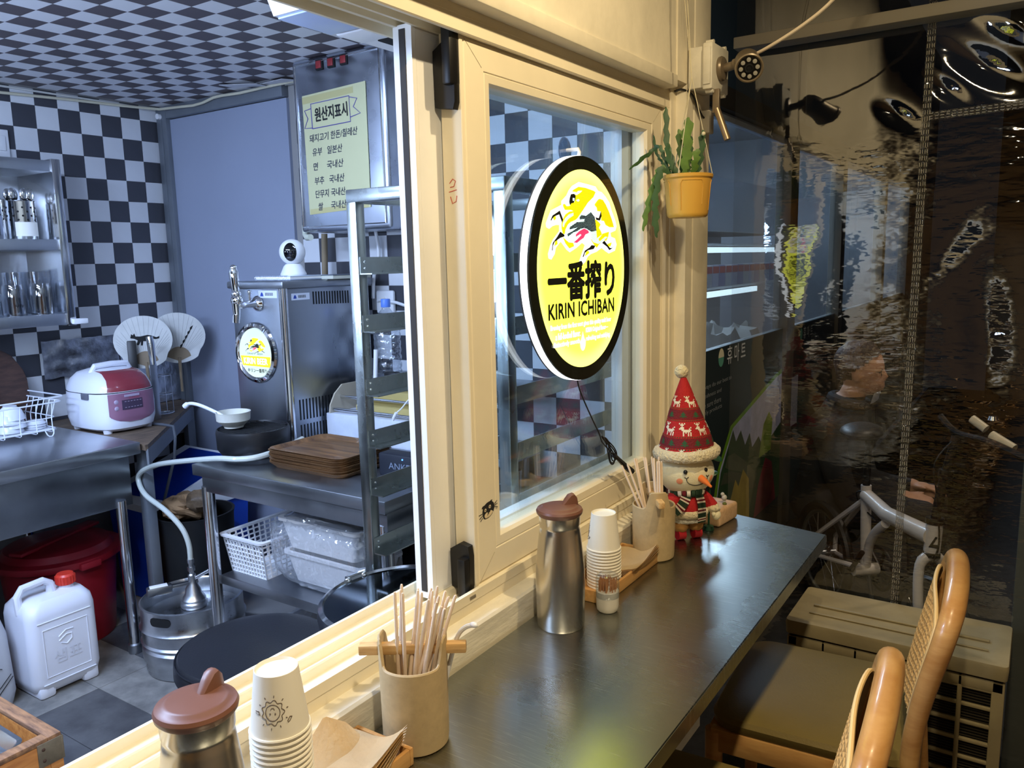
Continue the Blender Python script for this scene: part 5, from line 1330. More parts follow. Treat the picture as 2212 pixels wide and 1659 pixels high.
# toothpick jar
t = thing('toothpick_jar', 'small toothpick jar with clear lid in front of the far cup stack', 'jar', (0.119, 1.362, ZT))
mb = MB(); mb.lathe([(0, .0), (.018, 0), (.0215, .004), (.0225, .012), (.0228, .042), (.0215, .043), (.0213, .0435), (0, .0435)], 40); obj('base', mb, mat('jar_white', (216, 210, 196), .3, coat=.3), t)
mb = MB(); mb.lathe([(.0229, .030), (.0236, .032), (.0236, .068), (.0215, .075), (.016, .078), (.015, .0765), (.006, .0765), (.005, .079), (0, .079)], 40); obj('clear_lid', mb, clear, t)
mb = MB(); random.seed(6)
for k in range(60):
    a = random.uniform(0, 6.28); r = .0195 * sqrt(random.random()); x, y = r * cos(a), r * sin(a); mb.tube([(x, y, .0435), (x * 1.02, y * 1.02, .062 + random.uniform(0, .004)), (x * 1.02, y * 1.02, .068)], [.0011, .0011, .0004], 5)
o = obj('toothpicks', mb, mat('toothpick_wood', (190, 132, 84), .7), t); o['kind'] = 'stuff'

# snowman doll --------------------------------------------------------
sn = thing('snowman_doll', 'plush snowman in red knitted hat and striped scarf, leaning by the pillar', 'doll', (0.094, 1.845, ZT), radians(-40))
# local +x faces the viewer's right
felt = mat('cream_felt', (232, 222, 184), .9, bump=.15, bscale=300, sheen=.3)
fur = mat('cream_fur', (226, 210, 172), .95, bump=.9, bscale=160, sheen=.4)
knit = mat('red_knit', (176, 30, 34), .85, bump=.3, bscale=260)
knit_d = mat('dark_red_knit', (112, 24, 34), .85, bump=.3, bscale=260)
knit_w = mat('white_knit', (232, 222, 204), .85); knit_g = mat('green_knit', (44, 84, 54), .85); suede = mat('tan_suede', (168, 122, 66), .85)
def furry(mb, amp=.0025, sc_=110):
    for v in mb.bm.verts:
        n_ = mnoise.noise(v.co * sc_) + .5 * mnoise.noise(v.co * sc_ * 2.3)
        v.co += (v.co - CTR).normalized() * amp * n_
    return mb
mb = MB(); mb.sphere((0, 0, .170), (.058, .071, .058), 40, 26); obj('head', mb, felt, sn)
mb = MB()
for s in (-1, 1): mb.sphere((.0515 if s > 0 else .054, .028 * s - .004, .184), .0052, 14, 10)
obj('eyes', mb, black, sn)
mb = MB(); mb.tube([(.052, .008, .166), (.070, .012, .161), (.090, .016, .153)], [.0095, .0075, .003], 14); mb.sphere((.0905, .016, .153), .0032, 10, 8); obj('carrot_nose', mb, mat('orange_felt', (226, 116, 44), .8), sn, label='orange carrot nose')
mb = MB()
def hp(y, z): return Vector((.0586 * sqrt(max(0.02, 1 - (y / .071) ** 2 - ((z - .170) / .058) ** 2)), y, z))
mb.tube([hp(.028 * cos(a) , .164 + .016 * sin(a)) for a in [radians(x) for x in range(180, 361, 15)]], .0009, 5)
for s in (-1, 1):
    mb.tube([hp(s * .028, .163), hp(s * .028, .168)], .0009, 5); mb.tube([hp(s * .024, .171), hp(s * .028, .167), hp(s * .033, .170)], .0009, 5)
obj('smile', mb, black, sn)
mb = MB()
for s in (-1, 1):
    c = hp(s * .043, .160); n_ = Vector((c.x / .058 ** 2, c.y / .071 ** 2, (c.z - .17) / .058 ** 2)).normalized()
    M = frame(c + n_ * .0006, n_.orthogonal(), n_.cross(n_.orthogonal())); mb.lathe([(0, .0), (.006, .0), (.0075, -.0006)], 18, M=M)
obj('cheeks', mb, mat('cheek_blush', (236, 150, 110), .9), sn)
# hat
HAT = [(.0745, .216), (.0705, .226), (.062, .255), (.052, .285), (.041, .315), (.030, .345), (.020, .372), (.012, .392), (.007, .404)]
lean = lambda z: Vector((-.012 * ((z - .216) / .19) ** 1.5, -.004 * ((z - .216) / .19), 0))
def hat_r(z):
    for (r0, z0), (r1, z1) in zip(HAT[:-1], HAT[1:]):
        if z0 <= z <= z1: return r0 + (r1 - r0) * (z - z0) / (z1 - z0)
    return HAT[-1][0]
def hat_p(a, z, lift=0):
    r = hat_r(z) * (1 + .03 * sin(3 * a + z * 40)) + lift
    return Vector((r * .92 * cos(a), r * sin(a), z)) + lean(z)
mb = MB(); mb.rings([[hat_p(2 * pi * k / 40, z) for k in range(40)] for z in [.216 + .188 * j / 24 for j in range(25)]]); ht = obj('hat', mb, knit, sn)
mb = MB()
for (za, zb) in ((.242, .264), (.308, .330)):
    mb.rings([[hat_p(2 * pi * k / 40, z, .0009) for k in range(40)] for z in (za, (za + zb) / 2, zb)], cap0=False, cap1=False)
obj('hat_band', mb, knit_d, ht, label='dark red knitted band')
DEER = ["1010100000", "0111000000", "0010000000", "0111000001", "1111000010", "0011111111", "0001111110", "0001010101", "0001000101", "0001000101"]
mb = MB()
def stitch(mb, art, a0, z0, px):
    hgt = len(art)
    for j, row in enumerate(art):
        for i, c in enumerate(row):
            if c == '1':
                z = z0 + (hgt - 1 - j) * px; r = hat_r(z); a = a0 + (i - len(row) / 2) * px / r
                mb.quad(hat_p(a, z, .0012), hat_p(a + px / r, z, .0012), hat_p(a + px / r, z + px, .0012), hat_p(a, z + px, .0012))
for k in range(8): stitch(mb, DEER, 2 * pi * k / 8 + .3, .270, .0030)
for k in range(5): stitch(mb, DEER, 2 * pi * k / 5, .336, .0026)
for k in range(10): stitch(mb, DEER[:5], 2 * pi * k / 10 + .1, .226, .0028)
o = obj('reindeer_pattern', mb, knit_w, ht, 0); o['kind'] = 'stuff'
TREE = ["0001000", "0011100", "0111110", "0011100", "1111111", "0001000"]
mb = MB()
for k in range(12): stitch(mb, TREE, 2 * pi * k / 12, .245, .0026)
for k in range(8): stitch(mb, TREE, 2 * pi * k / 8 + .2, .311, .0024)
for z in (.238, .266, .304, .332):
    for k in range(60):
        a = 2 * pi * k / 60; r = hat_r(z); mb.quad(hat_p(a, z, .0013), hat_p(a + .05, z, .0013), hat_p(a + .05, z + .0022, .0013), hat_p(a, z + .0022, .0013))
o = obj('tree_pattern', mb, knit_g, ht, 0); o['kind'] = 'stuff'
CTR = Vector((0, 0, .221))
mb = MB(); mb.tube([(.0600 * cos(a), .0690 * sin(a), .221 + .003 * sin(a)) for a in [2 * pi * k / 72 for k in range(72)]], .0150, 18, cyc=True); furry(mb, .003); obj('fur_brim', mb, fur, sn)
CTR = Vector((-.018, -.006, .418))
mb = MB(); mb.sphere((-.018, -.006, .418), .017, 24, 18); furry(mb, .0014); obj('pompom', mb, fur, sn)
# body
mb = MB(); mb.lathe([(0, .050), (.034, .052), (.046, .066), (.048, .085), (.042, .105), (.032, .122), (.026, .130), (0, .131)], 36); obj('torso', mb, knit, sn, label='red patterned jacket')
CTR = Vector((0, 0, .066))
mb = MB(); mb.tube([(.044 * cos(a), .046 * sin(a), .070) for a in [2 * pi * k / 48 for k in range(48)]], .010, 12, cyc=True); furry(mb, .002); obj('fur_hem', mb, fur, sn)
CTR = Vector((0, 0, .052))
mb = MB(); mb.tube([(.034 * cos(a), .036 * sin(a), .053) for a in [2 * pi * k / 40 for k in range(40)]], .009, 10, cyc=True); furry(mb, .003, 140); obj('fur_skirt', mb, mat('white_fur', (236, 230, 214), .95, bump=.9, bscale=200), sn)
for s in (-1, 1):
    arm = [Vector((.006, s * .030, .115)), Vector((.014, s * .048, .098)), Vector((.026, s * .062, .078))]
    mb = MB(); mb.tube(arm, [.017, .0155, .015], 14); obj('sleeve', mb, knit, sn)
    CTR = arm[2]
    mb = MB(); mb.sphere(tuple(arm[2]), (.0185, .0185, .013), 20, 14); furry(mb, .002); obj('fur_cuff', mb, fur, sn)
    mb = MB(); c = arm[2] + Vector((.006, s * .005, -.018)); mb.sphere(tuple(c), (.012, .011, .014), 16, 12); mb.sphere((c.x + .004, c.y - s * .010, c.z + .004), (.006, .005, .007), 12, 8); obj('mitten', mb, felt, sn)
    mb = MB(); mb.tube([(.0, s * .019, .05), (.002, s * .020, .036), (.008, s * .021, .030)], [.016, .0195, .020], 14); mb.sphere((.010, s * .021, .036), (.023, .0195, .0195), 18, 12); obj('boot', mb, suede, sn)
    mb = MB()
    for dx in (-.0, ): mb.cyl((.014, s * .022 - .010, .0142), (.014, s * .022 + .010, .0142), .0142, n=28)
    obj('wheel_foot', mb, mat('red_wood_%d' % (s + 1), (168, 30, 40), .35), sn, label='red round wooden foot')
# scarf: striped rings plus two ends
mb = MB(); sw = MB(); sr = MB()
def scarf(pts, wdt, nx, ny):
    """flat striped band along pts"""
    P_ = smooth(pts, 5); n_ = len(P_)
    for i in range(n_ - 1):
        t0 = (P_[i + 1] - P_[i]).normalized(); side = t0.cross(Vector((nx, ny, 0.15))).normalized() * wdt
        up_ = Vector((nx, ny, 0)) * .0015
        k = i % 6; tgt = mb if k in (0, 1, 2) else (sw if k in (3, 5) else sr)
        a, b = P_[i], P_[i + 1]
        tgt.quad(a - side + up_, a + side + up_, b + side + up_, b - side + up_)
ring_pts = [(.036 * cos(a), .036 * sin(a), .122 + .004 * cos(a)) for a in [2 * pi * k / 26 for k in range(26)]]
for i in range(26):
    tgt = (mb, mb, sw, sr, sw)[i % 5]
    tgt.tube([ring_pts[i], ring_pts[(i + 1) % 26]], .0125, 12)
scarf([(.038, .012, .122), (.048, .014, .105), (.053, .014, .085), (.053, .014, .065), (.052, .014, .052)], .0125, 1, .2)
scarf([(.034, -.016, .122), (.045, -.028, .110), (.050, -.042, .096), (.046, -.056, .084)], .012, .9, -.5)
for m_ in (mb, sw, sr): bmesh.ops.solidify(m_.bm, geom=[f for f in m_.bm.faces if len(f.verts) == 4 and len({e for e in f.edges if len(e.link_faces) == 1}) >= 2], thickness=.003)
obj('scarf', mb, mat('scarf_green', (44, 66, 48), .9), sn); obj('scarf_stripe', sw, knit_w, sn); obj('scarf_stripe', sr, knit_d, sn)
lf = mat('green_leaf_plastic', (36, 78, 56), .4)
pl_ = thing('green_ornament', 'small green leaf ornament standing behind the snowman doll', 'ornament', (.125, 1.925, ZT))
for (x, y, z, a) in ((-.02, .012, .172, .2), (.006, -.006, .150, -.2), (.010, .012, .190, .4)):
    mb = MB(); mb.sphere((x, y, z), (.020, .016, .005), 16, 8, M=Euler((.3, a, a)).to_matrix().to_4x4()); obj('leaf', mb, lf, pl_)
mb = MB(); mb.tube([(0, 0, 0), (0, .004, .15), (.004, .006, .185)], .003, 6); mb.tube([(0, .003, .12), (-.02, .012, .17)], .002, 6); mb.lathe([(0, 0), (.014, 0), (.012, .01), (0, .012)], 16); obj('stem', mb, lf, pl_)

# music box with tiny figure
t = thing('wooden_music_box', 'pale wooden box with a tiny figure on top, at the counter end', 'box', (0.088, 2.010, ZT), radians(-7))
lw = woodm('pale_beech', (214, 178, 138), (192, 152, 112), 7, (1, 8, 8), .45)
mb = MB(); mb.box(-.065, .065, -.055, .055, .0, .046, .008, 3); obj('box', mb, lw, t)
mb = MB()
for k in range(2):
    a = .6 + k * 2.6; mb.lathe([(0, .046), (.016, .046), (.017, .0485), (0, .049)], 20, (.02 - .045 * k, -.012 + .02 * k, 0))
obj('disc', mb, woodm('brown_disc', (120, 80, 54), (96, 62, 42), 9), t)
mb = MB(); mb.sphere((.02, -.012, .052), (.012, .007, .003), 12, 8); obj('shell_inlay', mb, whitem, t)
mb = MB(); mb.cyl((.045, .012, .046), (.045, .012, .056), .004, n=10); mb.sphere((.045, .012, .062), (.007, .008, .008), 12, 8); mb.sphere((.041, .010, .071), .0052, 12, 8); obj('figurine', mb, mat('figurine_grey', (190, 186, 176), .6), t)
mb = MB(); mb.sphere((.05, .004, .048), (.006, .006, .004), 10, 6); obj('moss', mb, mat('moss', (96, 104, 50), .9), t)
# adapter on the ledge
t = thing('black_adapter', 'black power adapter standing on the ledge behind the far chopstick holder', 'adapter', (0.012, 1.845, .7505))
mb = MB(); mb.box(-.008, .022, -.03, .03, 0.0, .125, .006); mb.box(-.004, .018, -.02, .02, .12, .145, .006); obj('case', mb, black, t)
mb = MB(); mb.tube([(.01, .015, .14), (.014, .03, .15), (.012, .042, .14), (.008, .04, .10), (.006, .045, .0)], .0025, 8); obj('cord', mb, black, t)

# ---- lit sign -------------------------------------------------------
SG = thing('lit_sign', 'round yellow backlit beer sign with black rim hanging on the window sash', 'sign', (-0.018, 1.530, 1.425))
Ms = frame((0, 0, 0), (0, 1, 0), (0, 0, 1))
sgw = mat('sign_edge', (0.95, 0.98, 1.0), .4, emit=(0.90, 0.96, 1.0), estr=2.0)
sgk = mat('sign_rim', (26, 28, 20), .25, coat=.5)
def disc(mb, rx, rz, x0, x1, n=96):
    mb.rings([[Vector((x, rx * cos(a), rz * sin(a))) for a in [2 * pi * k / n for k in range(n)]] for x in (x0, x1)]); return mb
RX, RZ = .224, .238
mb = MB(); disc(mb, RX, RZ, -.020, -.0045); obj('light_edge', mb, sgw, SG)
mb = MB(); disc(mb, RX - .0005, RZ - .0005, -.0245, -.0201); obj('back_plate', mb, mat('sign_back', (60, 62, 66), .6), SG)
mb = MB(); disc(mb, RX - .001, RZ - .001, -.0044, 0.0); obj('rim', mb, sgk, SG)
# face: emission that is a little whiter where the edge LEDs sit
fm_ = mat('sign_face', (0.90, 0.93, .16), .4, emit=(0.90, 0.96, 0.10), estr=1.9)
nt = fm_.node_tree; N = nt.nodes; L = nt.links; p = N['Principled BSDF']
tc = N.new('ShaderNodeTexCoord'); ln = N.new('ShaderNodeVectorMath'); ln.operation = 'LENGTH'; L.new(tc.outputs['Object'], ln.inputs[0])
mr = N.new('ShaderNodeMapRange'); mr.interpolation_type = 'SMOOTHERSTEP'; mr.inputs[1].default_value = .165; mr.inputs[2].default_value = .206; L.new(ln.outputs['Value'], mr.inputs[0])
mx = N.new('ShaderNodeMix'); mx.data_type = 'RGBA'; mx.inputs[6].default_value = (0.84, 0.94, 0.055, 1); mx.inputs[7].default_value = (.95, .98, 0.20, 1); L.new(mr.outputs[0], mx.inputs[0]); L.new(mx.outputs[2], p.inputs['Emission Color'])
mb = MB(); disc(mb, RX - .031, RZ - .029, -.001, .0006); sf = obj('face', mb, fm_, SG)
e_ = lambda n, c, s=.8: mat(n, c, .5, emit=c, estr=s)
halo = e_('print_white', (255, 255, 255), 1.0); s_y = e_('print_yellow', (228, 220, 16), .95); s_k = mat('print_black', (24, 26, 22), .5); s_c = e_('print_cyan', (206, 250, 250), .9); s_r = e_('print_red', (236, 60, 110), .8); s_o = e_('print_olive', (150, 138, 0), .55); s_n = mat('print_navy', (20, 34, 58), .5)
emblem(Ms, 1.0, ('halo',), sf, halo, .0008, 'emblem_halo')
emblem(Ms, 1.0, ('rump', 'mane', 'tuft', 'tail', 'fetl1', 'fetl2', 'fetl3', 'fetl4'), sf, s_y, .0012, 'emblem_mane')
emblem(Ms, 1.0, ('flame', 'chest', 'hoof1', 'hoof2', 'hoof3', 'hoof4'), sf, s_c, .0016, 'emblem_flame')
emblem(Ms, 1.0, ('scale',), sf, s_n, .0020, 'emblem_scales')
emblem(Ms, 1.0, ('belly',), sf, s_r, .0022, 'emblem_belly')
for kk in ('arc', 'leg1', 'leg2', 'leg3', 'leg4', 'face'): emblem(Ms, 1.0, (kk,), sf, s_k, .0022, 'emblem_leg' if kk[0] == 'l' else 'emblem_' + kk)
emblem(Ms, 1.0, ('muzzle', 'eye', 'horn', 'ear'), sf, s_c, .0026, 'emblem_head_detail')
def inside(p, poly):
    c = False; n_ = len(poly)
    for i in range(n_):
        a, b = poly[i], poly[(i + 1) % n_]
        if (a[1] > p[1]) != (b[1] > p[1]) and p[0] < (b[0] - a[0]) * (p[1] - a[1]) / (b[1] - a[1]) + a[0]: c = not c
    return c
mb = MB(); ms_ = MB(); random.seed(8)
for key, dirv, m_, step, ln_ in (('mane', (1, .35), mb, 42, 34), ('tail', (.6, -1), mb, 42, 34), ('rump', (1, .2), mb, 45, 30), ('tuft', (1, -.4), mb, 45, 28), ('scale', (.5, 1), ms_, 52, 18)):
    pol = EMB[key]; xs = [q[0] for q in pol]; ys_ = [q[1] for q in pol]
    d = Vector((dirv[0], dirv[1])).normalized(); n2 = Vector((-d.y, d.x))
    y = min(ys_); r_ = 0
    while y < max(ys_):
        x = min(xs) + (r_ % 2) * step * .5; r_ += 1
        while x < max(xs):
            if inside((x, y), pol) and inside((x + d.x * ln_, y + d.y * ln_), pol):
                pts = [Ms @ Vector(((x + d.x * ln_ * s + n2.x * 5 * sin(s * 6)) * 1e-4, (y + d.y * ln_ * s + n2.y * 5 * sin(s * 6)) * 1e-4, .0021 if m_ is mb else .0024)) for s in (0, .33, .66, 1)]
                m_.tube(pts, .00022 if m_ is mb else .00016, 3)
            x += step
        y += step * .55
o = obj('mane_lines', mb, s_o, sf, 0); o['kind'] = 'stuff'
o = obj('scale_lines', ms_, s_c, sf, 0); o['kind'] = 'stuff'
text('sign_text', '一番搾り', Ms @ Matrix.Translation((-.008, -.060, .0016)), .078, s_k, sf, width=.292, bold=.040)
text('sign_text', 'KIRIN ICHIBAN', Ms @ Matrix.Translation((-.009, -.097, .0016)), .031, s_k, sf, width=.292, bold=.030, sp=1.04)
for i, (s_, y, x, wd) in enumerate((('Brewing from the first wort gives this quality malt beer', -.122, -.012, .270), ('a full-bodied flavor.', -.140, -.075, .105), ('KIRIN Original flavor—', -.138, .055, .105), ('distinctively smooth,', -.158, -.080, .115), ('refreshing and satisfying.', -.156, .060, .115))):
    text('sign_text', s_, Ms @ Matrix.Translation((x, y, .0012)), .0135, halo, sf, width=wd, bold=.03, res=2)
mb = MB(); mb.prism([(.012 * sin(a) * (1 if cos(a) < .2 else (1 - cos(a)) * .9), -.152 + .018 * (cos(a) if cos(a) < 0 else 1.35 * cos(a))) for a in [2 * pi * k / 30 for k in range(30)]], Ms @ Matrix.Translation((-.012, -.003, .0014)), .0003); obj('drop', mb, halo, sf, 0)
hk = glassy('suction_clear', (0.55, 0.6, 0.66), .12, .02, .8)
mb = MB(); mb.rings([[Vector((x, .0 + r * cos(a), .252 + r * 1.1 * sin(a))) for a in [2 * pi * k / 24 for k in range(24)]] for x, r in ((-.0455, .026), (-.043, .025), (-.040, .010))]); obj('suction_cup', mb, hk, SG)
mb = MB(); mb.tube([(-.04, 0, .252), (-.012, 0, .252), (-.010, 0, .246), (-.012, 0, .236)], .004, 8); obj('hook', mb, white, SG)
mb = MB()
mb.tube(smooth([(-.012, -.015, -.236), (-.012, -.005, -.26), (-.012, .020, -.295), (-.012, .060, -.345), (-.012, .085, -.375), (-.012, .100, -.40)]), .0016, 6)
for (dy, r1, r2) in ((.0, .036, .012), (.008, .032, .010), (-.006, .040, .009)):
    mb.tube([(-.010 + .004 * cos(a), .135 + dy + (.0 + r2 * sin(2 * a) + r1 * .55 * cos(a)), -.425 + r1 * -.9 * cos(a) + .012 * sin(a)) for a in [2 * pi * k / 24 for k in range(24)]], .0016, 6, cyc=True)
mb.tube([(-.012, .100, -.40), (-.008, .135, -.43), (-.006, .17, -.455)], .0016, 6)
mb.tube([(-.006, .150, -.442), (-.004, .17, -.455), (.0, .22, -.492)], [.006, .005, .0075], 10); mb.tube([(0, .205, -.482), (.003, .232, -.500)], .0075, 10)
obj('power_cord', mb, black, SG, label='black cord with a tied coil and inline switch')

# ---- hanging plant --------------------------------------------------
PC = Vector((0.068, 1.90, 1.540))
hp_ = thing('hanging_plant', 'fishbone cactus in mustard-yellow hanging pot beside the window frame', 'plant', tuple(PC))
potm = mat('mustard_pot', (206, 156, 66), .38, coat=.1)
mb = MB(); mb.lathe([(0, .002), (.044, .002), (.048, .006), (.0495, .012), (.0565, .092), (.0600, .096), (.0605, .103), (.058, .104), (.055, .100), (.048, .02), (0, .018)], 48); pt = obj('pot', mb, potm, hp_)
mb = MB()
for k in range(4):
    a0 = -1.0 + k * pi / 2; pts = []
    for (da, z) in ((-.5, .018), (-.5, .080), (-.42, .088), (.42, .088), (.5, .080), (.5, .018)):
        r = .0495 + (.0565 - .0495) * (z - .012) / .08 + .0006; pts.append((r * cos(a0 + da), r * sin(a0 + da), z))
    P_ = []
    for q0, q1 in zip(pts[:-1], pts[1:]):
        for s in range(5):
            v = Vector(q0).lerp(Vector(q1), s / 5); r = .0495 + (.0565 - .0495) * (v.z - .012) / .08 + .0007; n_ = Vector((v.x, v.y, 0)).normalized() * r; P_.append((n_.x, n_.y, v.z))
    mb.tube(P_, .0009, 5)
obj('pot_relief', mb, potm, pt)
mb = MB(); mb.lathe([(0, .09), (.05, .09), (.052, .086)], 24); obj('soil', mb, mat('soil', (46, 36, 28), .95, bump=.8, bscale=80), hp_)
cact = mat('cactus_green', (92, 122, 48), .5, var=.25, vscale=25, sss=.0); cact_d = mat('cactus_dark', (52, 84, 44), .5, var=.25, vscale=25)
def ribbon(pts, wdt, teeth, side, m):
    P_ = smooth(pts, 8); n_ = len(P_); mb = MB(); rows = []
    for i, p in enumerate(P_):
        t_ = (P_[min(n_ - 1, i + 1)] - P_[max(0, i - 1)]).normalized()
        sd = t_.cross(Vector(side)); sd = sd.normalized() if sd.length > 1e-4 else Vector((0, 1, 0))
        nr = sd.cross(t_)
        f = i / (n_ - 1) * teeth; ph = f - int(f); ph2 = (f + .5) - int(f + .5)
        tap = min(1, (1 - i / (n_ - 1)) * 5 + .25) * min(1, .35 + i / (n_ - 1) * 4)
        wl = wdt * (.38 + .62 * ph) * tap; wr_ = wdt * (.38 + .62 * ph2) * tap
        rows.append((p + sd * wl, p + nr * .0012, p - sd * wr_, p - nr * .0012))
    mb.rings([list(r) for r in rows]); return obj('leaf', mb, m, hp_, 50)
V = lambda *a: tuple(Vector(a) - PC)
cam_dir = (.45, -.85, 0)
ribbon([V(.065, 1.89, 1.645), V(.070, 1.885, 1.70), V(.075, 1.88, 1.775)], .017, 4.5, cam_dir, cact)
ribbon([V(.09, 1.90, 1.645), V(.10, 1.90, 1.69), V(.105, 1.90, 1.745)], .012, 4, cam_dir, cact_d)
ribbon([V(.05, 1.91, 1.645), V(.045, 1.91, 1.70), V(.040, 1.91, 1.755)], .012, 4, cam_dir, cact)
ribbon([V(.04, 1.90, 1.645), V(.015, 1.90, 1.72), V(.008, 1.905, 1.81)], .010, 6, cam_dir, cact_d)
ribbon([V(.085, 1.89, 1.645), V(.095, 1.88, 1.675), V(.10, 1.88, 1.70)], .012, 3, cam_dir, cact)
ribbon([V(.055, 1.92, 1.645), V(.058, 1.93, 1.69), V(.062, 1.93, 1.74)], .012, 4, cam_dir, cact_d)
ribbon([V(.03, 1.885, 1.642), V(.012, 1.885, 1.69), V(-.0, 1.883, 1.715), V(-.022, 1.875, 1.700), V(-.0305, 1.78, 1.655)], .008, 8, cam_dir, cact_d)
ribbon([V(.035, 1.865, 1.643), V(.018, 1.855, 1.660), V(.002, 1.850, 1.625), V(-.012, 1.845, 1.570), V(-.022, 1.84, 1.512)], .011, 8, cam_dir, cact)
ribbon([V(.04, 1.86, 1.643), V(.022, 1.845, 1.655), V(.012, 1.84, 1.60), V(.010, 1.84, 1.55), V(.014, 1.84, 1.495)], .011, 7, cam_dir, cact_d)
ribbon([V(.03, 1.90, 1.643), V(.005, 1.90, 1.675), V(-.012, 1.90, 1.70), V(-.02, 1.895, 1.745)], .006, 6, cam_dir, cact_d)
ribbon([V(.035, 1.91, 1.643), V(.02, 1.92, 1.665), V(.01, 1.93, 1.70)], .010, 4, cam_dir, cact_d)
ribbon([V(.05, 1.885, 1.643), V(.03, 1.875, 1.68), V(.028, 1.87, 1.72)], .010, 4, cam_dir, cact_d)
strg = mat('cotton_string', (206, 196, 164), .8)
mb = MB()
kn = V(.075, 1.90, 1.87)
for a in (.5, 2.6, 4.7):
    mb.tube([(.0585 * cos(a), .0585 * sin(a), .104), kn], .0011, 5)
mb.tube([kn, V(.062, 1.90, 2.05), V(.060, 1.90, 2.62)], .0011, 5); mb.tube([kn, V(.055, 1.90, 2.05), V(.050, 1.90, 2.62)], .0009, 5)
mb.sphere(V(.11, 1.89, 1.735), .005, 8, 6)
obj('hanging_strings', mb, strg, hp_)

# ---- camera box, camera, cable --------------------------------------
t = thing('junction_box', 'white plastic junction box on the pillar carrying the bullet camera', 'box', (0.0, 2.115, 1.925))
wb_ = mat('weathered_white', (222, 216, 198), .5, var=.12, vscale=16)
mb = MB(); mb.box(.0035, .046, -.055, .055, -.05, .052, .003); obj('back_box', mb, wb_, t)
mb = MB(); mb.box(.044, .070, -.062, .062, -.056, .058, .004); mb.box(.046, .066, -.066, .066, -.045, .047, .003); obj('cover', mb, wb_, t)
for (y, z) in ((-.045, -.058), (.045, -.058), (-.045, .06), (.045, .06)):
    mb = MB(); mb.cyl((.048, y, z), (.068, y, z), .006, n=12); obj('screw_lug', mb, wb_, t)
grey = mat('camera_grey', (126, 112, 92), .35, .3)
cc = thing('bullet_camera', 'grey bullet security camera with ring of infrared diodes on the junction box', 'camera', (0.0705, 2.11, 1.925))
mb = MB(); mb.lathe([(0, 0), (.030, 0), (.031, .006), (.028, .011), (.014, .013), (0, .013)], 32, M=frame((0, 0, 0), (0, 1, 0), (0, 0, 1))); mb.cyl((.01, 0, 0), (.048, -.008, .004), .011); mb.cyl((.040, -.008, .003), (.056, -.010, .006), .0145); mb.sphere((.058, -.012, .004), .015); obj('mount', mb, grey, cc)
ax = Vector((.34, -.86, -.40)).normalized(); c0 = Vector((.072, -.010, .010))
Mcc = frame(c0, ax.orthogonal(), ax.cross(ax.orthogonal()))
mb = MB(); mb.lathe([(0, -.012), (.020, -.010), (.028, .004), (.031, .02), (.0315, .085), (.034, .088), (.034, .10), (.031, .102), (.0285, .098), (.0, .097)], 36, M=Mcc); obj('housing', mb, grey, cc)
mb = MB(); mb.lathe([(0, .0972), (.028, .0972), (.028, .0985), (0, .0985)], 32, M=Mcc); gf = obj('front_glass', mb, mat('camera_front', (24, 22, 20), .15), cc)
for k in range(8):
    a = 2 * pi * k / 8; mb = MB(); mb.lathe([(0, .098), (.0055, .098), (.005, .1005), (0, .1015)], 14, c=(.0195 * cos(a), .0195 * sin(a), 0), M=Mcc); obj('diode', mb, mat('diode_%d' % k, (150, 146, 136), .15), cc)
mb = MB(); mb.lathe([(.0, .098), (.010, .098), (.0105, .101), (.007, .1015), (.006, .099), (0, .0995)], 22, M=Mcc); obj('lens', mb, black, cc)
mb = MB(); mb.tube(smooth([(.115, 2.10, 1.935), (.14, 2.09, 1.936), (.20, 2.07, 1.948), (.29, 2.05, 1.982), (.36, 2.03, 2.02), (.42, 2.0, 2.075), (.52, 1.95, 2.22), (.62, 1.9, 2.45), (.66, 1.88, 2.62)]), .0042, 8)
tag(obj('camera_cable', mb, mat('cream_cable_b', (214, 198, 176), .5)), 'cream cable running from the bullet camera up across the dark ceiling', 'cable')
t = thing('hanging_bar', 'grey metal bar hanging below the junction box beside the pillar', 'bar', (0.072, 2.085, 1.868))
mb = MB(); mb.box(-.010, .008, -.006, .006, -.055, .004, .002); obj('bracket', mb, grey, t)
mb = MB(); mb.cyl((.0, 0, -.045), (.030, 0, -.125), .0085, n=14); obj('tube', mb, mat('bar_steel', (150, 130, 104), .35, .6), t)
mb = MB(); mb.box(.004, .030, 2.150, 2.185, 1.775, 1.835, .004); tag(obj('sensor_box', mb, mat('sensor_grey', (176, 168, 150), .5)), 'small grey sensor box on the pillar under the junction box', 'sensor')
mb = MB(); mb.tube(smooth([(-.028, 2.045, 1.872), (-.01, 2.055, 1.876), (.006, 2.08, 1.866), (.010, 2.11, 1.84), (.012, 2.14, 1.82), (.014, 2.152, 1.815)]), .003, 6); tag(obj('black_cable', mb, black), 'short black cable across the pillar below the junction box', 'cable')
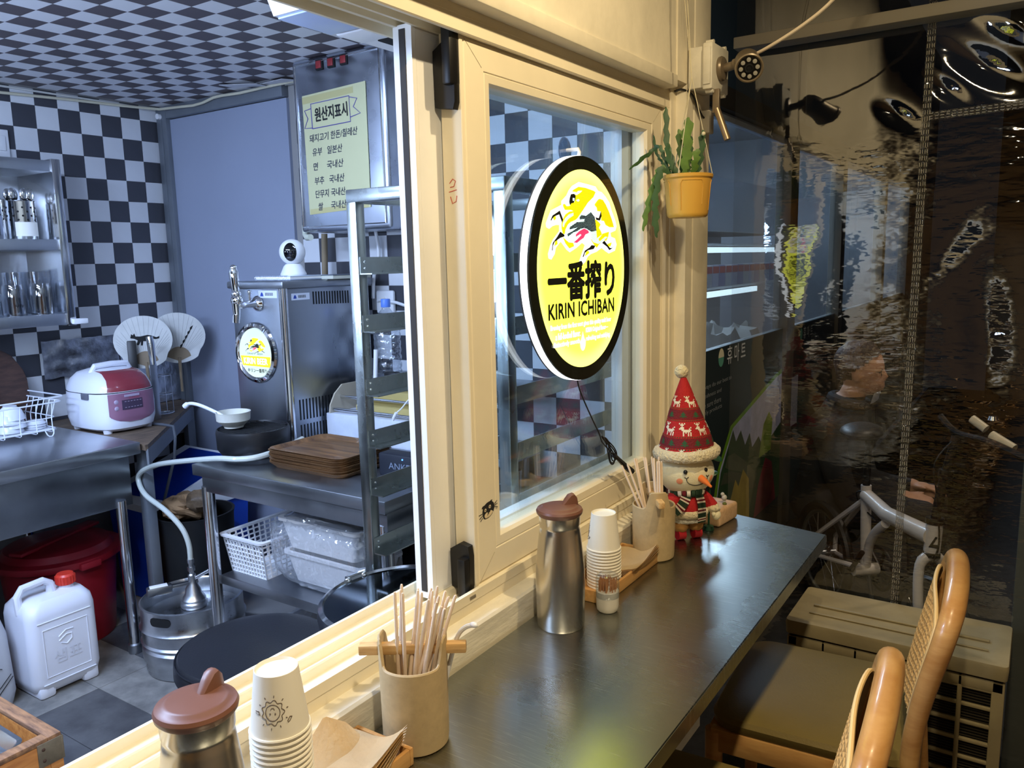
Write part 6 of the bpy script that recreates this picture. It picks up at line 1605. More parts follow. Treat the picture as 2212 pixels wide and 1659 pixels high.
# ================================================================== SEATING SIDE AND STREET
beech = woodm('beech_wood', (214, 166, 102), (184, 130, 72), 5, (1.2, 1.2, 5), .32, coat=.35)
seat_m = mat('olive_vinyl', (122, 106, 58), .42, var=.08, vscale=6, bump=.06, bscale=220)
cane = mat('rattan_cane', (196, 160, 104), .6)
def chair_meshes():
    P = []
    pr = lambda z, s: rrect(.205 * s, .205 * s, z, .06)
    mb = MB(); mb.rings([pr(.425, .97), pr(.432, 1.0), pr(.448, 1.01), pr(.458, .98), pr(.463, .88), pr(.465, .5), pr(.4655, .02)]); P.append(('seat_cushion', mb.mesh('seat_cushion', seat_m)))
    mb = MB()
    for s in (-1, 1): mb.box(-.20, .20, s * .195 - .011, s * .195 + .011, .375, .428, .004)
    for s in (-1, 1): mb.box(s * .195 - .011, s * .195 + .011, -.19, .19, .375, .428, .004)
    P.append(('seat_rail', mb.mesh('seat_rail', beech)))
    for sy in (-1, 1):
        mb = MB(); mb.tube([(-.195, sy * .192, .42), (-.195, sy * .192, .20), (-.200, sy * .195, 0)], [.0195, .018, .014], 16); P.append(('leg', mb.mesh('leg', beech)))
        mb = MB(); mb.tube([(.185, sy * .185, .44), (.19, sy * .185, .36), (.205, sy * .190, .18), (.225, sy * .195, 0)], [.019, .0195, .017, .014], 16); P.append(('leg', mb.mesh('leg', beech)))
    mb = MB()
    for sy in (-1, 1): mb.tube([(-.197, sy * .193, .20), (.203, sy * .190, .20)], .0095, 10)
    mb.tube([(.0, -.19, .20), (.0, .19, .20)], .0095, 10); P.append(('stretcher', mb.mesh('stretcher', beech)))
    # bent back loop
    half = [(.186, .188, .40), (.191, .190, .50), (.202, .192, .58), (.216, .194, .645), (.230, .193, .702), (.240, .182, .744), (.247, .15, .770), (.251, .08, .784)]
    pts = [(x, -y, z) for x, y, z in half] + [(.252, 0, .787)] + half[::-1]
    sp_ = smooth(pts, 5); n_ = len(sp_)
    rad = [.0175 + .0030 * sin(pi * i / (n_ - 1)) + .0015 * sin(pi * i / (n_ - 1)) ** 4 for i in range(n_)]
    mb = MB(); mb.tube(sp_, rad, 18); P.append(('back_frame', mb.mesh('back_frame', beech)))
    mb = MB(); mb.tube(smooth([(.196, -.19, .555), (.192, -.10, .550), (.190, 0, .548), (.192, .10, .550), (.196, .19, .555)], 5), .013, 12); P.append(('lower_back_rail', mb.mesh('lower_back_rail', beech)))
    # cane: woven strands
    def cp(u, v):
        y = (u - .5) * 2; z0 = .552; zt = .768 - .035 * abs(y) ** 4
        z = z0 + (zt - z0) * v; x = .196 + .048 * ((z - .55) / .23) ** 1.1 - .014 - .016 * (1 - y * y)
        return Vector((x, y * (.176 - .014 * max(0, v - .8) * 5), z))
    mb = MB(); mb.grid(lambda u, v: cp(u, v) + Vector((.004, 0, 0)), 16, 8); bmesh.ops.solidify(mb.bm, geom=mb.bm.faces[:], thickness=.004); P.append(('back_pad', mb.mesh('back_pad', mat('cane_backing', (150, 118, 72), .7))))
    mb = MB(); mb.tube([cp(0, j / 16) for j in range(17)] + [cp(i / 16, 1) for i in range(1, 17)] + [cp(1, 1 - j / 16) for j in range(1, 17)], .0042, 8); P.append(('cane_piping', mb.mesh('cane_piping', mat('pale_piping', (226, 192, 130), .5))))
    mb = MB()
    nu, nv = 34, 30
    for i in range(nu + 1):
        mb.tube([cp(i / nu, j / 14) + Vector((.0012 * (1 if (i + j) % 2 else -1), 0, 0)) for j in range(15)], .0020, 4)
    for j in range(nv + 1):
        mb.tube([cp(i / 14, j / nv) + Vector((.0012 * (1 if (i + j) % 2 else -1), 0, 0)) for i in range(15)], .0020, 4)
    P.append(('cane_panel', mb.mesh('cane_panel', cane, 0)))
    return P
def chair(loc, rz, label):
    t = thing('dining_chair', label, 'chair', loc, rz, 'beech chairs along the counter')
    for nme, me in CH: 
        o = link(nme, me, t)
        if nme == 'cane_panel': o['kind'] = 'stuff'
    return t
CH = chair_meshes()
chair((0.447, 1.790, 0.001), radians(4), 'beech chair with cane back and olive seat in front of the outdoor unit')
chair((0.398, 1.225, 0.001), radians(4), 'beech chair with cane back nearest the viewer, only its top and seat edge in view')

# ---- outdoor unit ---------------------------------------------------
acm = mat('aged_beige_metal', (150, 138, 106), .5, var=.14, vscale=9, bump=.05, bscale=60)
ac = thing('outdoor_unit', 'beige outdoor air conditioner unit with slotted grille behind the far chair', 'air conditioner', (0.532, 2.285, 0.0))
hx, hy, ht = .258, .122, .412
mb = MB(); mb.box(-hx, hx, -hy + .02, hy, .02, ht, .012); obj('casing', mb, acm, ac)
mb = MB(); mb.rings([rrect(hx + .006, hy + .008, ht - .004, .012), rrect(hx + .008, hy + .010, ht + .026, .012), rrect(hx + .006, hy + .008, ht + .034, .012), rrect(hx - .025, hy - .012, ht + .0355, .012), rrect(hx - .030, hy - .016, ht + .0335, .012), rrect(.02, .02, ht + .0335, .01)])
lid = obj('top_lid', mb, acm, ac)
mb = MB(); mb.box(-hx + .04, hx - .04, -.006, .006, ht + .034, ht + .039, .002); mb.box(-hx + .04, hx - .04, -.060, -.052, ht + .034, ht + .038, .002); obj('lid_rib', mb, acm, lid)
mb = MB(); mb.box(-hx + .01, hx - .01, -hy + .008, -hy + .022, .03, ht - .01); obj('dark_interior', mb, blackm, ac)
mb = MB()
cols = [-hx, -.165, -.085, -.005, .075, .155, hx]
xs_ = [-hx + .012 + (2 * hx - .024) * k / 6 for k in range(7)]
for k, x in enumerate(xs_): mb.box(x - (.014 if k in (0, 6) else .0055), x + (.014 if k in (0, 6) else .0055), -hy - .004, -hy + .010, .02, ht - .012, .003)
obj('grille_upright', mb, acm, ac)
mb = MB()
nr = 7
zs_ = [.035 + (ht - .075) * k / nr for k in range(nr + 1)]
for z in zs_: mb.box(-hx + .01, hx - .01, -hy - .003, -hy + .008, z - .0045, z + .0045, .002)
mb.box(-hx, hx, -hy - .004, -hy + .012, ht - .04, ht - .012, .003); mb.box(-hx, hx, -hy - .004, -hy + .012, .01, .04, .003)
obj('grille_bar', mb, acm, ac)
mb = MB()
for k in range(44):
    z = .04 + (ht - .08) * k / 44; mb.box(-hx + .012, hx - .012, -hy + .004, -hy + .0075, z, z + .0018)
o = obj('cooling_fins', mb, mat('fin_dark', (52, 46, 34), .6), ac, 0); o['kind'] = 'stuff'
for s in (-1, 1):
    mb = MB(); mb.box(s * .17 - .02, s * .17 + .02, -hy, hy, 0, .022, .003); obj('foot', mb, blackm, ac)

# ---- clear plastic curtain ------------------------------------------
YC = 2.432
def curtain_mat():
    m = bpy.data.materials.new('clear_curtain'); m.use_nodes = True
    nt = m.node_tree; N = nt.nodes; L = nt.links; N.remove(N['Principled BSDF']); out = N['Material Output']
    tr = N.new('ShaderNodeBsdfTransparent'); tr.inputs[0].default_value = (.90, .90, .90, 1)
    gl = N.new('ShaderNodeBsdfGlossy'); gl.inputs['Roughness'].default_value = .035; gl.inputs[0].default_value = (1, 1, 1, 1)
    mx = N.new('ShaderNodeMixShader'); mx.inputs[0].default_value = .13
    tc = N.new('ShaderNodeTexCoord')
    mp = N.new('ShaderNodeMapping'); mp.inputs['Scale'].default_value = (5, 1, 16); L.new(tc.outputs['Object'], mp.inputs[0])
    nb = N.new('ShaderNodeTexNoise'); nb.inputs['Scale'].default_value = 1.6; nb.inputs['Detail'].default_value = 3; L.new(mp.outputs[0], nb.inputs['Vector'])
    sx = N.new('ShaderNodeSeparateXYZ'); L.new(tc.outputs['Object'], sx.inputs[0])
    rm = N.new('ShaderNodeMapRange'); rm.interpolation_type = 'SMOOTHSTEP'; rm.inputs[1].default_value = .30; rm.inputs[2].default_value = .60; rm.inputs[3].default_value = .06; rm.inputs[4].default_value = .32; L.new(sx.outputs[0], rm.inputs[0])
    b = N.new('ShaderNodeBump'); b.inputs['Distance'].default_value = .02; rz_ = N.new('ShaderNodeMapRange'); rz_.interpolation_type = 'SMOOTHSTEP'; rz_.inputs[1].default_value = 1.70; rz_.inputs[2].default_value = 1.84; rz_.inputs[3].default_value = 1.0; rz_.inputs[4].default_value = .05; L.new(sx.outputs[2], rz_.inputs[0])
    mu = N.new('ShaderNodeMath'); mu.operation = 'MULTIPLY'; L.new(rm.outputs[0], mu.inputs[0]); L.new(rz_.outputs[0], mu.inputs[1]); L.new(mu.outputs[0], b.inputs['Strength']); L.new(nb.outputs[0], b.inputs['Height'])
    L.new(b.outputs[0], gl.inputs['Normal'])
    L.new(tr.outputs[0], mx.inputs[1]); L.new(gl.outputs[0], mx.inputs[2])
    L.new(mx.outputs[0], out.inputs['Surface'])
    return m
cm = curtain_mat()
cur = thing('plastic_curtain', 'clear wavy plastic sheet curtain with stitched seams closing off the street side', 'curtain', (0, YC, 0))
def wav(x, z):
    y = .006 * mnoise.noise(Vector((x * 2.2, 0, z * 1.4))) + .0015 * mnoise.noise(Vector((x * 9, 3, z * 5)))
    g = lambda cx_, cz_, sx_, sz_, a, th: a * math.exp(-(((x - cx_) * cos(th) + (z - cz_) * sin(th)) / sx_) ** 2 - ((-(x - cx_) * sin(th) + (z - cz_) * cos(th)) / sz_) ** 2)
    y += g(.64, 1.90, .09, .03, .016, -.6) + g(.72, 1.98, .10, .03, -.018, -.6) + g(.56, 1.85, .05, .02, .008, -.7) + g(.45, 1.80, .05, .018, .007, -.6) + g(.58, 1.45, .09, .04, .010, .9) + g(.68, 1.22, .05, .16, .012, .1)
    return y
mb = MB(); mb.grid(lambda u, v: Vector((.006 + .84 * u, wav(.006 + .84 * u, 2.60 * v), 2.60 * v + .01)), 120, 260); obj('sheet', mb, cm, cur)
seam_m = glassy('curtain_seam', (.62, .62, .60), .22, .12, .7, bump=.8, bscale=160)
sx0 = lambda z: .500 + .020 * z / 2
mb = MB(); mb.grid(lambda u, v: Vector((sx0(2.6 * v) + (.022) * (u - .5), wav(sx0(2.6 * v), 2.6 * v) - .004, 2.60 * v + .01)), 3, 120); obj('seam', mb, seam_m, cur)
mb = MB(); mb.grid(lambda u, v: Vector((.52 + .33 * u, wav(.52 + .33 * u, 1.795) - .004, 1.786 + .022 * v + .010 * u)), 40, 3); obj('seam', mb, seam_m, cur)
mb = MB()
for dx in (-.008, -.003, .003, .008):
    k = 0
    for j in range(150):
        z = .02 + 2.5 * j / 150; x = sx0(z) + dx; mb.box(x - .0005, x + .0005, wav(x, z) - .0056, wav(x, z) - .0046, z, z + .010)
for dz in (.004, .011, .018):
    for j in range(24):
        x = .525 + .32 * j / 24; z = 1.786 + dz + .010 * (x - .52) / .33; mb.box(x, x + .008, wav(x, z) - .0056, wav(x, z) - .0046, z - .0005, z + .0005)
o = obj('stitching', mb, mat('stitch_thread', (150, 146, 136), .4), cur, 0); o['kind'] = 'stuff'
mb = MB(); mb.box(.792, .90, 2.455, 2.53, 0.0, 2.6, .004); tag(obj('steel_post', mb, mat('green_grey_post', (88, 92, 84), .5, var=.1)), 'grey-green square steel post at the right end of the curtain', 'post')

# ---- bicycle --------------------------------------------------------
bw_ = mat('bike_white', (206, 202, 200), .35, coat=.3); bk = mat('bike_black', (18, 18, 19), .45)
bike = thing('bicycle', 'white small-wheeled bicycle standing outside behind the plastic curtain', 'bicycle', (0, 0, 0))
Vv = Vector
head = (Vv((.567, 2.75, .598)), Vv((.563, 2.75, .505)))
stt, bb = Vv((.313, 3.05, .611)), Vv((.325, 3.05, .292))
mb = MB(); mb.tube([head[0], head[1]], .0245, 20); ht_ = obj('head_tube', mb, bw_, bike)
mb = MB(); mb.tube([stt + Vv((0, 0, -.035)), Vv((.40, 2.945, .545)), head[0] + Vv((-.006, .0, -.045))], [.024, .027, .030], 16); mtb = obj('main_tube', mb, bw_, bike)
mb = MB(); mb.tube([stt, Vv((.318, 3.05, .45)), bb], .0185, 16); obj('seat_tube', mb, bw_, bike)
mb = MB(); mb.tube(smooth([Vv((.400, 2.93, .515)), Vv((.362, 2.985, .46)), Vv((.335, 3.03, .39)), bb], 4), .016, 12); obj('brace_tube', mb, bw_, bike)
mb = MB()
hd = Vv((.65, -.76, 0)); sdv = Vv((.76, .65, 0))
rear = Vv((.125, 3.285, .24)); front = Vv((.585, 2.715, .215))
for s in (-1, 1):
    mb.tube([stt + Vv((0, 0, -.05)), rear + sdv * .05 * s + Vv((0, 0, .07)), rear + sdv * .05 * s], [.010, .009, .009], 8)
    mb.tube([bb, rear + sdv * .05 * s], [.010, .008], 8)
obj('rear_stays', mb, bw_, bike)
mb = MB()
for s in (-1, 1): mb.tube(smooth([head[1] + Vv((0, 0, -.01)), head[1] + sdv * .038 * s + Vv((0, 0, -.045)), front + sdv * .045 * s + Vv((-.012, .012, .12)), front + sdv * .045 * s], 4), [.017] * 4 + [.0155] * 5 + [.012] * 4, 12)
obj('fork', mb, bw_, bike)
mb = MB(); mb.tube([head[1] + Vv((0, 0, -.004)), head[1] + Vv((0, 0, -.016))], .026, 18); mb.tube([head[0] + Vv((0, 0, .018)), head[0]], .027, 18); obj('headset', mb, bk, bike)
mb = MB(); mb.tube([head[0] + Vv((0, 0, .01)), Vv((.585, 2.75, .745)), Vv((.612, 2.745, .885))], [.016, .014, .014], 12); mb.tube([Vv((.588, 2.75, .75)), Vv((.590, 2.75, .775))], .022, 12); obj('stem', mb, bk, bike)
hb = [Vv((.560, 2.79, .935)), Vv((.612, 2.745, .895)), Vv((.70, 2.68, .89)), Vv((.80, 2.60, .865))]
mb = MB(); mb.tube(smooth(hb, 4), .011, 10); obj('handlebar', mb, bk, bike)
gr = mat('pale_grip', (206, 198, 176), .4)
mb = MB(); mb.tube([Vv((.650, 2.735, .945)), Vv((.690, 2.715, .92))], .013, 12); obj('grip', mb, gr, bike)
mb = MB(); mb.tube([Vv((.705, 2.695, .908)), Vv((.765, 2.66, .880))], .014, 12); obj('grip', mb, gr, bike)
mb = MB(); mb.lathe([(0, 0), (.016, 0), (.012, .012), (0, .015)], 16, (.705, 2.74, .945)); obj('bell', mb, steel_l, bike)
mb = MB(); mb.tube([stt, stt + Vv((.003, 0, .17))], .013, 12); obj('seat_post', mb, bk, bike)
mb = MB(); mb.sphere(tuple(stt + Vv((-.03, .04, .19))), (.075, .10, .03), 18, 10); obj('saddle', mb, bk, bike)
def wheel(c, r):
    n_ = 40
    M = frame(c, hd, (0, 0, 1))
    mb = MB(); mb.tube([M @ Vv((r * cos(2 * pi * k / n_), r * sin(2 * pi * k / n_), 0)) for k in range(n_)], .019, 10, cyc=True); wl_ = obj('wheel', mb, bk, bike)
    mb = MB(); mb.tube([M @ Vv(((r - .024) * cos(2 * pi * k / n_), (r - .024) * sin(2 * pi * k / n_), 0)) for k in range(n_)], .009, 8, cyc=True); obj('rim', mb, mat('rim_grey', (120, 122, 120), .3, .7), wl_)
    mb = MB()
    for k in range(20):
        a = 2 * pi * k / 20; mb.tube([M @ Vv((.018 * cos(a + .6), .018 * sin(a + .6), .02 * (-1) ** k)), M @ Vv(((r - .024) * cos(a), (r - .024) * sin(a), 0))], .0011, 4)
    o = obj('spokes', mb, steel_l, wl_); o['kind'] = 'stuff'
    mb = MB(); mb.tube([M @ Vv((0, 0, -.05)), M @ Vv((0, 0, .05))], .016, 12); obj('hub', mb, steel_d, wl_)
wheel(front, .195); wheel(rear, .195)
M = frame(bb, hd, (0, 0, 1))
mb = MB(); mb.tube([M @ Vv((0, 0, -.045)), M @ Vv((0, 0, .05))], .021, 16); obj('bottom_bracket', mb, bw_, bike)
mb = MB(); mb.tube([M @ Vv((.078 * cos(2 * pi * k / 36), .078 * sin(2 * pi * k / 36), -.055)) for k in range(36)], .007, 6, cyc=True)
for k in range(5):
    a = 2 * pi * k / 5; mb.tube([M @ Vv((0, 0, -.055)), M @ Vv((.076 * cos(a), .076 * sin(a), -.055))], .006, 6)
obj('chainring', mb, bk, bike)
mb = MB(); mb.tube([M @ Vv((0, 0, -.066)), M @ Vv((-.07, .14, -.07)) - Vv((0, 0, .2))], .009, 8); mb.tube([M @ Vv((0, 0, .06)), M @ Vv((.08, .10, .065))], .009, 8); obj('crank', mb, bk, bike)
mb = MB(); mb.tube([bb + Vv((.01, .0, -.02)), bb + Vv((.06, -.02, -.285))], .008, 8); obj('kickstand', mb, steel_d, bike)
mb = MB(); mb.tube(smooth([Vv((.61, 2.74, .88)), Vv((.56, 2.72, .80)), Vv((.57, 2.72, .70)), Vv((.585, 2.72, .55)), Vv((.57, 2.72, .46)), Vv((.60, 2.70, .43))], 4), .003, 6); mb.tube(smooth([stt + Vv((.02, -.02, -.02)), stt + Vv((-.03, .0, -.03)), stt + Vv((-.02, .02, -.08)), Vv((.36, 2.99, .50))], 4), .003, 6); obj('brake_cables', mb, bk, bike)
Mt_ = frame(Vv((.5675, 2.7245, .54)), (1, .1, 0), (0, 0, 1))
mb = MB(); mb.prism([(-.012, -.014), (.006, .022), (.012, .022), (.0, -.004), (.014, -.004), (.012, -.014)], Mt_, .001); obj('head_mark', mb, bk, ht_)
d_ = (head[0] + Vv((-.006, .0, -.045)) - Vv((.40, 2.945, .545))).normalized()
Ml = frame(Vv((.455, 2.863, .550)) + Vv((.012, -.020, .0)) , d_, (0, 0, 1)); Ml = Ml @ Matrix.Translation((0.03, -.012, .010))
text('lettering', 'LINK+', Ml, .020, bk, mtb, .0015, width=.07)

# ---- seated person outside ------------------------------------------
pr_ = thing('person', 'person in dark jacket seated outside in profile, face mask pulled under the chin', 'person', (0.10, 3.60, 0.0))
def human():
    mb = MB()
    def limb(pts, rs): mb.tube(pts, rs, 16); [mb.sphere(p, r * .99, 14, 10) for p, r in zip(pts, rs)]
    # facing +x; hips on a low stool
    mb.sphere((-.04, 0, .36), (.15, .17, .11), 20, 14)
    limb([(-.04, 0, .38), (-.015, 0, .52), (.0, 0, .66), (.02, 0, .76)], [.14, .135, .145, .10])
    mb.sphere((.0, 0, .70), (.105, .185, .085), 22, 14)
    limb([(.035, 0, .78), (.055, 0, .86)], [.058, .052])
    mb.sphere((.085, 0, .965), (.088, .072, .108), 28, 20)           # skull
    mb.sphere((.120, 0, .915), (.055, .052, .062), 20, 14)           # jaw
    mb.sphere((.172, 0, .935), (.016, .013, .022), 12, 8)             # nose
    mb.sphere((.165, 0, .897), (.014, .022, .008), 12, 8); mb.sphere((.163, 0, .882), (.012, .02, .008), 12, 8)
    for s in (-1, 1): mb.sphere((.080, s * .072, .940), (.018, .009, .030), 12, 8)
    for s in (-1, 1):
        limb([(.0, s * .185, .71), (.05, s * .225, .55), (.09, s * .20, .44)], [.066, .056, .048])
        limb([(.09, s * .20, .44), (.20, s * .15, .44), (.29, s * .10, .455)], [.048, .042, .031])
        mb.sphere((.325, s * .085, .46), (.042, .032, .020), 14, 10)
        for k in range(4): limb([(.345, s * .085 - .02 + .014 * k, .462), (.378, s * .085 - .02 + .014 * k, .455), (.392, s * .085 - .02 + .014 * k, .440)], [.0085, .008, .007])
        limb([(.315, s * .085 - s * .03, .465), (.345, s * .085 - s * .046, .468)], [.010, .008])
        limb([(-.02, s * .09, .37), (.19, s * .13, .39), (.36, s * .14, .40)], [.092, .082, .064])
        limb([(.36, s * .14, .40), (.37, s * .145, .22), (.36, s * .145, .08)], [.064, .058, .042])
        limb([(.35, s * .145, .045), (.44, s * .15, .04), (.50, s * .15, .036)], [.042, .040, .032])
    return mb
hb_ = human()
me = hb_.mesh('person_body', None)
body = link('body', me, pr_)
rm = body.modifiers.new('r', 'REMESH'); rm.mode = 'VOXEL'; rm.voxel_size = .0085
bpy.context.view_layer.update()
dg = bpy.context.evaluated_depsgraph_get(); me2 = bpy.data.meshes.new_from_object(body.evaluated_get(dg)); body.modifiers.clear(); body.data = me2
skin = mat('skin', (196, 150, 122), .55, sss=.1); jk = mat('dark_jacket', (34, 35, 38), .8, bump=.2, bscale=40); tr_ = mat('dark_trousers', (28, 30, 38), .8); shoe = mat('dark_shoe', (24, 22, 22), .5)
for m in (jk, skin, tr_, shoe): me2.materials.append(m)
for p in me2.polygons:
    c = p.center; p.use_smooth = True
    if c.z > .842 or (c.x > .285 and .42 < c.z < .50 and abs(c.y) < .13): p.material_index = 1
    elif c.z < .085: p.material_index = 3
    elif c.z < .47 and (c.x > .10 or c.z < .36) and not (c.z > .40 and abs(c.y) < .24 and c.x < .30 and abs(c.y) > .10 and c.z > .455): p.material_index = 2
sm_ = bpy.data.meshes
hair = MB(); hair.sphere((.073, 0, .985), (.102, .084, .100), 36, 24)
for v in hair.bm.verts:
    n_ = mnoise.noise(v.co * 26) * .006 + mnoise.noise(v.co * 60) * .003
    v.co += (v.co - Vector((.073, 0, .985))).normalized() * n_
bmesh.ops.delete(hair.bm, geom=[v for v in hair.bm.verts if (v.co.x > .072 and v.co.z < .958 + (v.co.x - .08) * .80) or v.co.z < .900], context='VERTS')
bmesh.ops.solidify(hair.bm, geom=hair.bm.faces[:], thickness=.012)
obj('hair', hair, mat('dark_hair', (46, 30, 26), .6, bump=.6, bscale=90, stretch=(1, 1, .2)), pr_)
mb = MB(); mb.grid(lambda u, v: Vector((.138 + .026 * cos((u - .5) * 2.6) - .012 * v, .056 * sin((u - .5) * 2.6), .868 - .045 * v + .012 * (1 - abs(u - .5) * 2))), 14, 5); bmesh.ops.solidify(mb.bm, geom=mb.bm.faces[:], thickness=.003); obj('face_mask', mb, mat('mask_white', (206, 210, 216), .8), pr_)
mb = MB()
for s in (-1, 1): mb.tube([(.1675, s * .028 + .013 * cos(a), .955 + .013 * sin(a)) for a in [2 * pi * k / 16 for k in range(16)]], .0013, 5, cyc=True); mb.tube([(.165, s * .042, .957), (.085, s * .074, .960)], .0013, 5); mb.sphere((.1555, s * .028, .955), (.009, .011, .008), 10, 8)
obj('glasses', mb, mat('glasses_frame', (54, 44, 40), .4), pr_)
mb = MB(); mb.tube([(.040 + .068 * cos(a), .072 * sin(a), .822 - .014 * cos(a)) for a in [2 * pi * k / 24 for k in range(24)]], .024, 10, cyc=True); obj('collar', mb, jk, pr_)
st = thing('low_stool', 'low dark stool under the person seated outside', 'stool', (0.05, 3.60, 0))
mb = MB(); mb.lathe([(0, .215), (.15, .215), (.155, .225), (.155, .24), (.14, .25), (0, .251)], 32); obj('seat', mb, blackm, st)
for k in range(4):
    a = pi / 4 + k * pi / 2; mb = MB(); mb.tube([(.10 * cos(a), .10 * sin(a), .22), (.14 * cos(a), .14 * sin(a), 0)], .012, 10); obj('leg', mb, blackm, st)

# ---- the shop next door ---------------------------------------------
XM = -0.20
shop = thing('shop_front', 'neighbouring mart shop front with lit windows above a dark printed panel', 'shop front', (XM, 0, 0))
alu = mat('dark_aluminium', (74, 72, 68), .45, .4, var=.1); alu_l = mat('grey_aluminium', (96, 92, 84), .45, .4)
pan = mat('black_green_panel', (32, 42, 44), .4)
mb = MB(); mb.box(-.03, 0.0, 2.35, 3.80, .0, 1.105, .001); panel = obj('base_panel', mb, pan, shop)
mb = MB(); mb.box(-.03, 0.0, 3.93, 4.90, .0, 1.100, .001); panel2 = obj('base_panel', mb, pan, shop)
mb = MB(); mb.box(-.03, 0.0, 5.0, 7.5, .0, 1.10, .001); obj('base_panel', mb, pan, shop)
for y0, y1, m_ in ((2.28, 2.35, alu), (3.80, 3.93, alu_l), (4.90, 5.0, alu_l), (6.3, 6.4, alu_l), (7.5, 7.6, alu)):
    mb = MB(); mb.box(-.05, .02, y0, y1, 0, 2.02, .003); obj('mullion', mb, m_, shop)
mb = MB(); mb.box(-.06, .02, 2.25, 7.6, 1.965, 2.045, .003); obj('head_frame', mb, alu, shop)
mb = MB(); mb.box(-.025, -.005, 2.35, 3.80, 1.935, 1.962); mb.box(-.025, -.005, 3.93, 4.90, 1.935, 1.962); obj('lit_head_edge', mb, mat('lit_edge_pale', (170, 182, 200), .5), shop)  # pale bluish bars paint the lit edge below the head frame
gl_shop = glassy('dusty_shop_glass', (.74, .80, .84), .06, .02, .5, dirt=.10)
for y0, y1 in ((2.35, 3.80), (3.93, 4.90), (5.0, 6.3), (6.4, 7.5)):
    mb = MB(); mb.box(-.022, -.016, y0, y1, 1.105, 1.965); obj('window_pane', mb, gl_shop, shop, 0)
mb = MB(); mb.box(-.05, .01, 2.25, 4.05, 2.045, 3.3, .002); mb.box(-.05, .012, 4.05, 9.25, 2.045, 3.3, .002); obj('fascia', mb, mat('blue_fascia', (62, 84, 110), .5), shop)
wtx = mat('print_pale', (196, 200, 202), .6); gtx = mat('print_grey', (132, 138, 140), .6)
Mp_ = frame((0.0005, 0, 0), (0, 1, 0), (0, 0, 1))
text('shop_name', '휴 마 트', Mp_ @ Matrix.Translation((3.128, 1.030, 0)), .070, wtx, panel, width=.225, bold=.01)
text('shop_name', '휴 마 트', Mp_ @ Matrix.Translation((4.28, 1.020, 0)), .060, wtx, panel2, width=.19, bold=.01)
mb = MB(); mb.prism([(2.945 + .030 * cos(a), 1.064 + .034 * sin(a)) for a in [2 * pi * k / 28 for k in range(28)]], Mp_, .0006); lg = obj('shop_emblem', mb, mat('emblem_green', (86, 148, 128), .5), panel)
mb = MB(); mb.prism([(2.945 + .030 * cos(a), 1.066 + .034 * sin(a)) for a in [pi * k / 16 for k in range(17)]], Mp_ @ Matrix.Translation((0, 0, .0007)), .0004); obj('emblem_half', mb, mat('emblem_cream', (210, 206, 176), .5), lg)
mb = MB(); mb.prism([(4.14 + .024 * cos(a), 1.048 + .03 * sin(a)) for a in [2 * pi * k / 28 for k in range(28)]], Mp_, .0006); obj('shop_emblem', mb, mat('emblem_green2', (86, 148, 128), .5), panel2)
for i, (s_, z) in enumerate((('We will always do our best to', .962), ('keep freshness and', .929), ('make sure there', .896), ('are only products', .866))):
    x1_ = (3.072, 2.954, 2.951, 2.963)[i]
    text('slogan', s_, Mp_ @ Matrix.Translation((x1_ - .016 * len(s_), z, 0)), .021, gtx, panel, width=.016 * len(s_), align='LEFT', res=2)
def pp_(name, pts, col, lift=.0006):
    mb = MB(); mb.prism(pts, Mp_ @ Matrix.Translation((0, 0, lift)), .0003); return obj(name, mb, mat(name + '_print', col, .55, var=.2, vscale=14), panel, 0)
pp_('green_border', [(3.80, .915), (3.695, .904), (3.072, .777), (2.928, .631), (2.80, .30), (3.80, .30)], (96, 142, 26), .0005)
pp_('pale_sky', [(3.80, .895), (3.700, .885), (3.10, .763), (2.955, .625), (2.84, .30), (3.80, .30)], (158, 164, 196), .0009)
pp_('foliage', [(3.10, .755), (3.14, .70), (3.20, .735), (3.26, .66), (3.32, .70), (3.36, .63), (3.45, .66), (3.52, .60), (3.56, .70), (3.64, .62), (3.80, .66), (3.80, .30), (2.84, .30), (2.96, .61)], (40, 66, 40), .0013)
pp_('leaf', [(3.46, .56), (3.52, .70), (3.60, .745), (3.66, .70), (3.64, .56)], (104, 132, 40), .0016)
pp_('asparagus', [(3.01, .62), (3.04, .66), (3.12, .655), (3.30, .575), (3.44, .49), (3.40, .47), (3.20, .56), (3.06, .60)], (72, 82, 60), .0017)
pp_('asparagus', [(2.96, .56), (3.0, .60), (3.10, .585), (3.36, .50), (3.44, .44), (3.38, .44), (3.10, .54)], (64, 72, 54), .0018)
pp_('yellow_pepper', [(3.03, .30), (3.06, .44), (3.14, .54), (3.18, .50), (3.24, .56), (3.32, .50), (3.34, .30)], (156, 136, 44), .0019)
pp_('red_pepper', [(2.86, .30), (2.93, .50), (2.99, .52), (3.02, .44), (3.02, .30)], (96, 24, 30), .0019)
pp_('red_pepper', [(3.40, .30), (3.46, .44), (3.56, .54), (3.66, .50), (3.72, .36), (3.74, .30)], (116, 34, 48), .0020)
mb = MB(); mb.prism([(3.90, .62), (4.02, .62), (4.02, .86), (3.90, .86)], Mp_ @ Matrix.Translation((0, 0, .021)), .0004); obj('notice', mb, mat('notice_pale', (120, 124, 140), .6), shop, 0)
mb = MB(); mb.box(-.05, .005, 7.6, 9.25, 0, 2.05); obj('end_wall', mb, alu, shop)
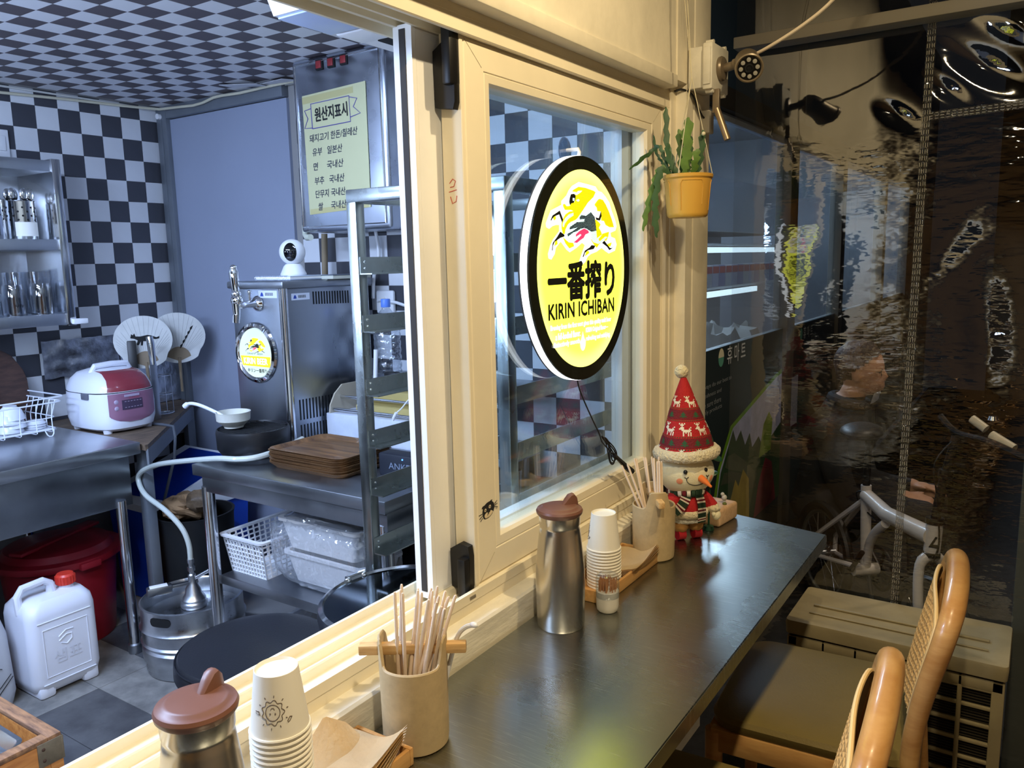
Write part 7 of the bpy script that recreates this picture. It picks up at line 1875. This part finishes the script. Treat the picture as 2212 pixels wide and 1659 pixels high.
# shop room
mb = MB(); mb.box(-3.4, -3.3, 2.3, 9.2, 0, 2.7); mb.box(-3.4, -.24, 9.1, 9.2, 0, 2.7); mb.box(-3.4, -.24, 2.55, 2.6, 0, 2.7); struct('wall_shop', mb, mat('shop_wall', (176, 182, 190), .7))
mb = MB(); mb.box(-3.4, -.24, 2.55, 9.2, 2.7, 2.76); struct('ceiling_shop', mb, mat('shop_ceiling', (170, 172, 176), .7)); bpy.data.objects['ceiling_shop'].name = 'ceiling'
bpy.data.objects['wall_shop'].name = 'wall_mart'
fr = thing('chilled_display', 'long chilled display case with bright light strips inside the mart window', 'display case', (-1.20, 6.4, 0))
fw_ = mat('display_white', (214, 218, 222), .4)
mb = MB(); mb.box(-.75, -.65, -1.1, 1.3, .0, 2.0); mb.box(-.75, .0, -1.1, 1.3, .0, .35); mb.box(-.75, .02, -1.1, 1.3, 1.62, 2.0); obj('case', mb, fw_, fr)
stl = mat('light_strip', (1, 1, 1), .5, emit=(.80, .95, 1.0), estr=2.6)
for z in (1.485, 1.165):
    mb = MB(); mb.box(-.60, -.02, -1.1, 1.3, z + .035, z + .05); sh_ = obj('shelf', mb, fw_, fr)
    mb = MB(); mb.box(-.03, -.005, -1.0, 1.2 if z > 1.3 else .35, z - .018, z + .022); obj('light_strip', mb, stl, sh_)
random.seed(12)
pcol = [mat('carton_%d' % i, c, .5) for i, c in enumerate(((200, 60, 60), (196, 198, 220), (150, 150, 190), (206, 206, 210), (176, 80, 96)))]
for k in range(16):
    mb = MB(); y = -1.05 + .147 * k; mb.box(-.16, -.05, y, y + .135, 0, .16, .004)
    o = obj('carton', mb, pcol[1 + k % 3], None); o.location = (-1.20, 6.4, 1.216)
    b = MB(); b.box(-.049, -.047, y + .004, y + .131, .10, .15); obj('red_band', b, pcol[0], o)
    tag(o, 'pale carton with a red band in the row on the chilled display case', 'carton', 'cartons on the chilled display')
for k, (y, hgt, x) in enumerate(((3.9, .98, -.75), (4.55, 1.06, -.8), (5.2, 1.0, -.85))):
    mb = crumple((x, y, hgt * .5), (.22, .26, hgt * .5), 20 + k, amp=.2)
    o = tag(obj('covered_goods', mb, mat('goods_grey_%d' % k, (92, 92, 90), .8)), ['left', 'middle', 'right'][k] + 'most heap of grey covered goods inside the mart window', 'goods', 'covered goods inside the mart window')
# added building wall, its brown stands in for the curtain's brown reflections
brn = mat('brown_wall', (112, 88, 64), .8, var=.3, vscale=3)
bl = thing('added_building', 'added brown building wall behind the curtain, its colour standing in for a reflection', 'building', (2.0, 8.5, 0))
mb = MB(); mb.box(-1.6, 2.5, 0, .3, 0, 3.6); obj('wall', mb, brn, bl)
mb = MB(); mb.box(-.9, .1, -.04, 0, .9, 2.2, .01); wf = obj('window', mb, alu, bl); mb = MB(); mb.box(-.84, .04, -.06, -.04, .96, 2.14); obj('pane', mb, mat('dark_pane', (30, 34, 44), .1), wf)
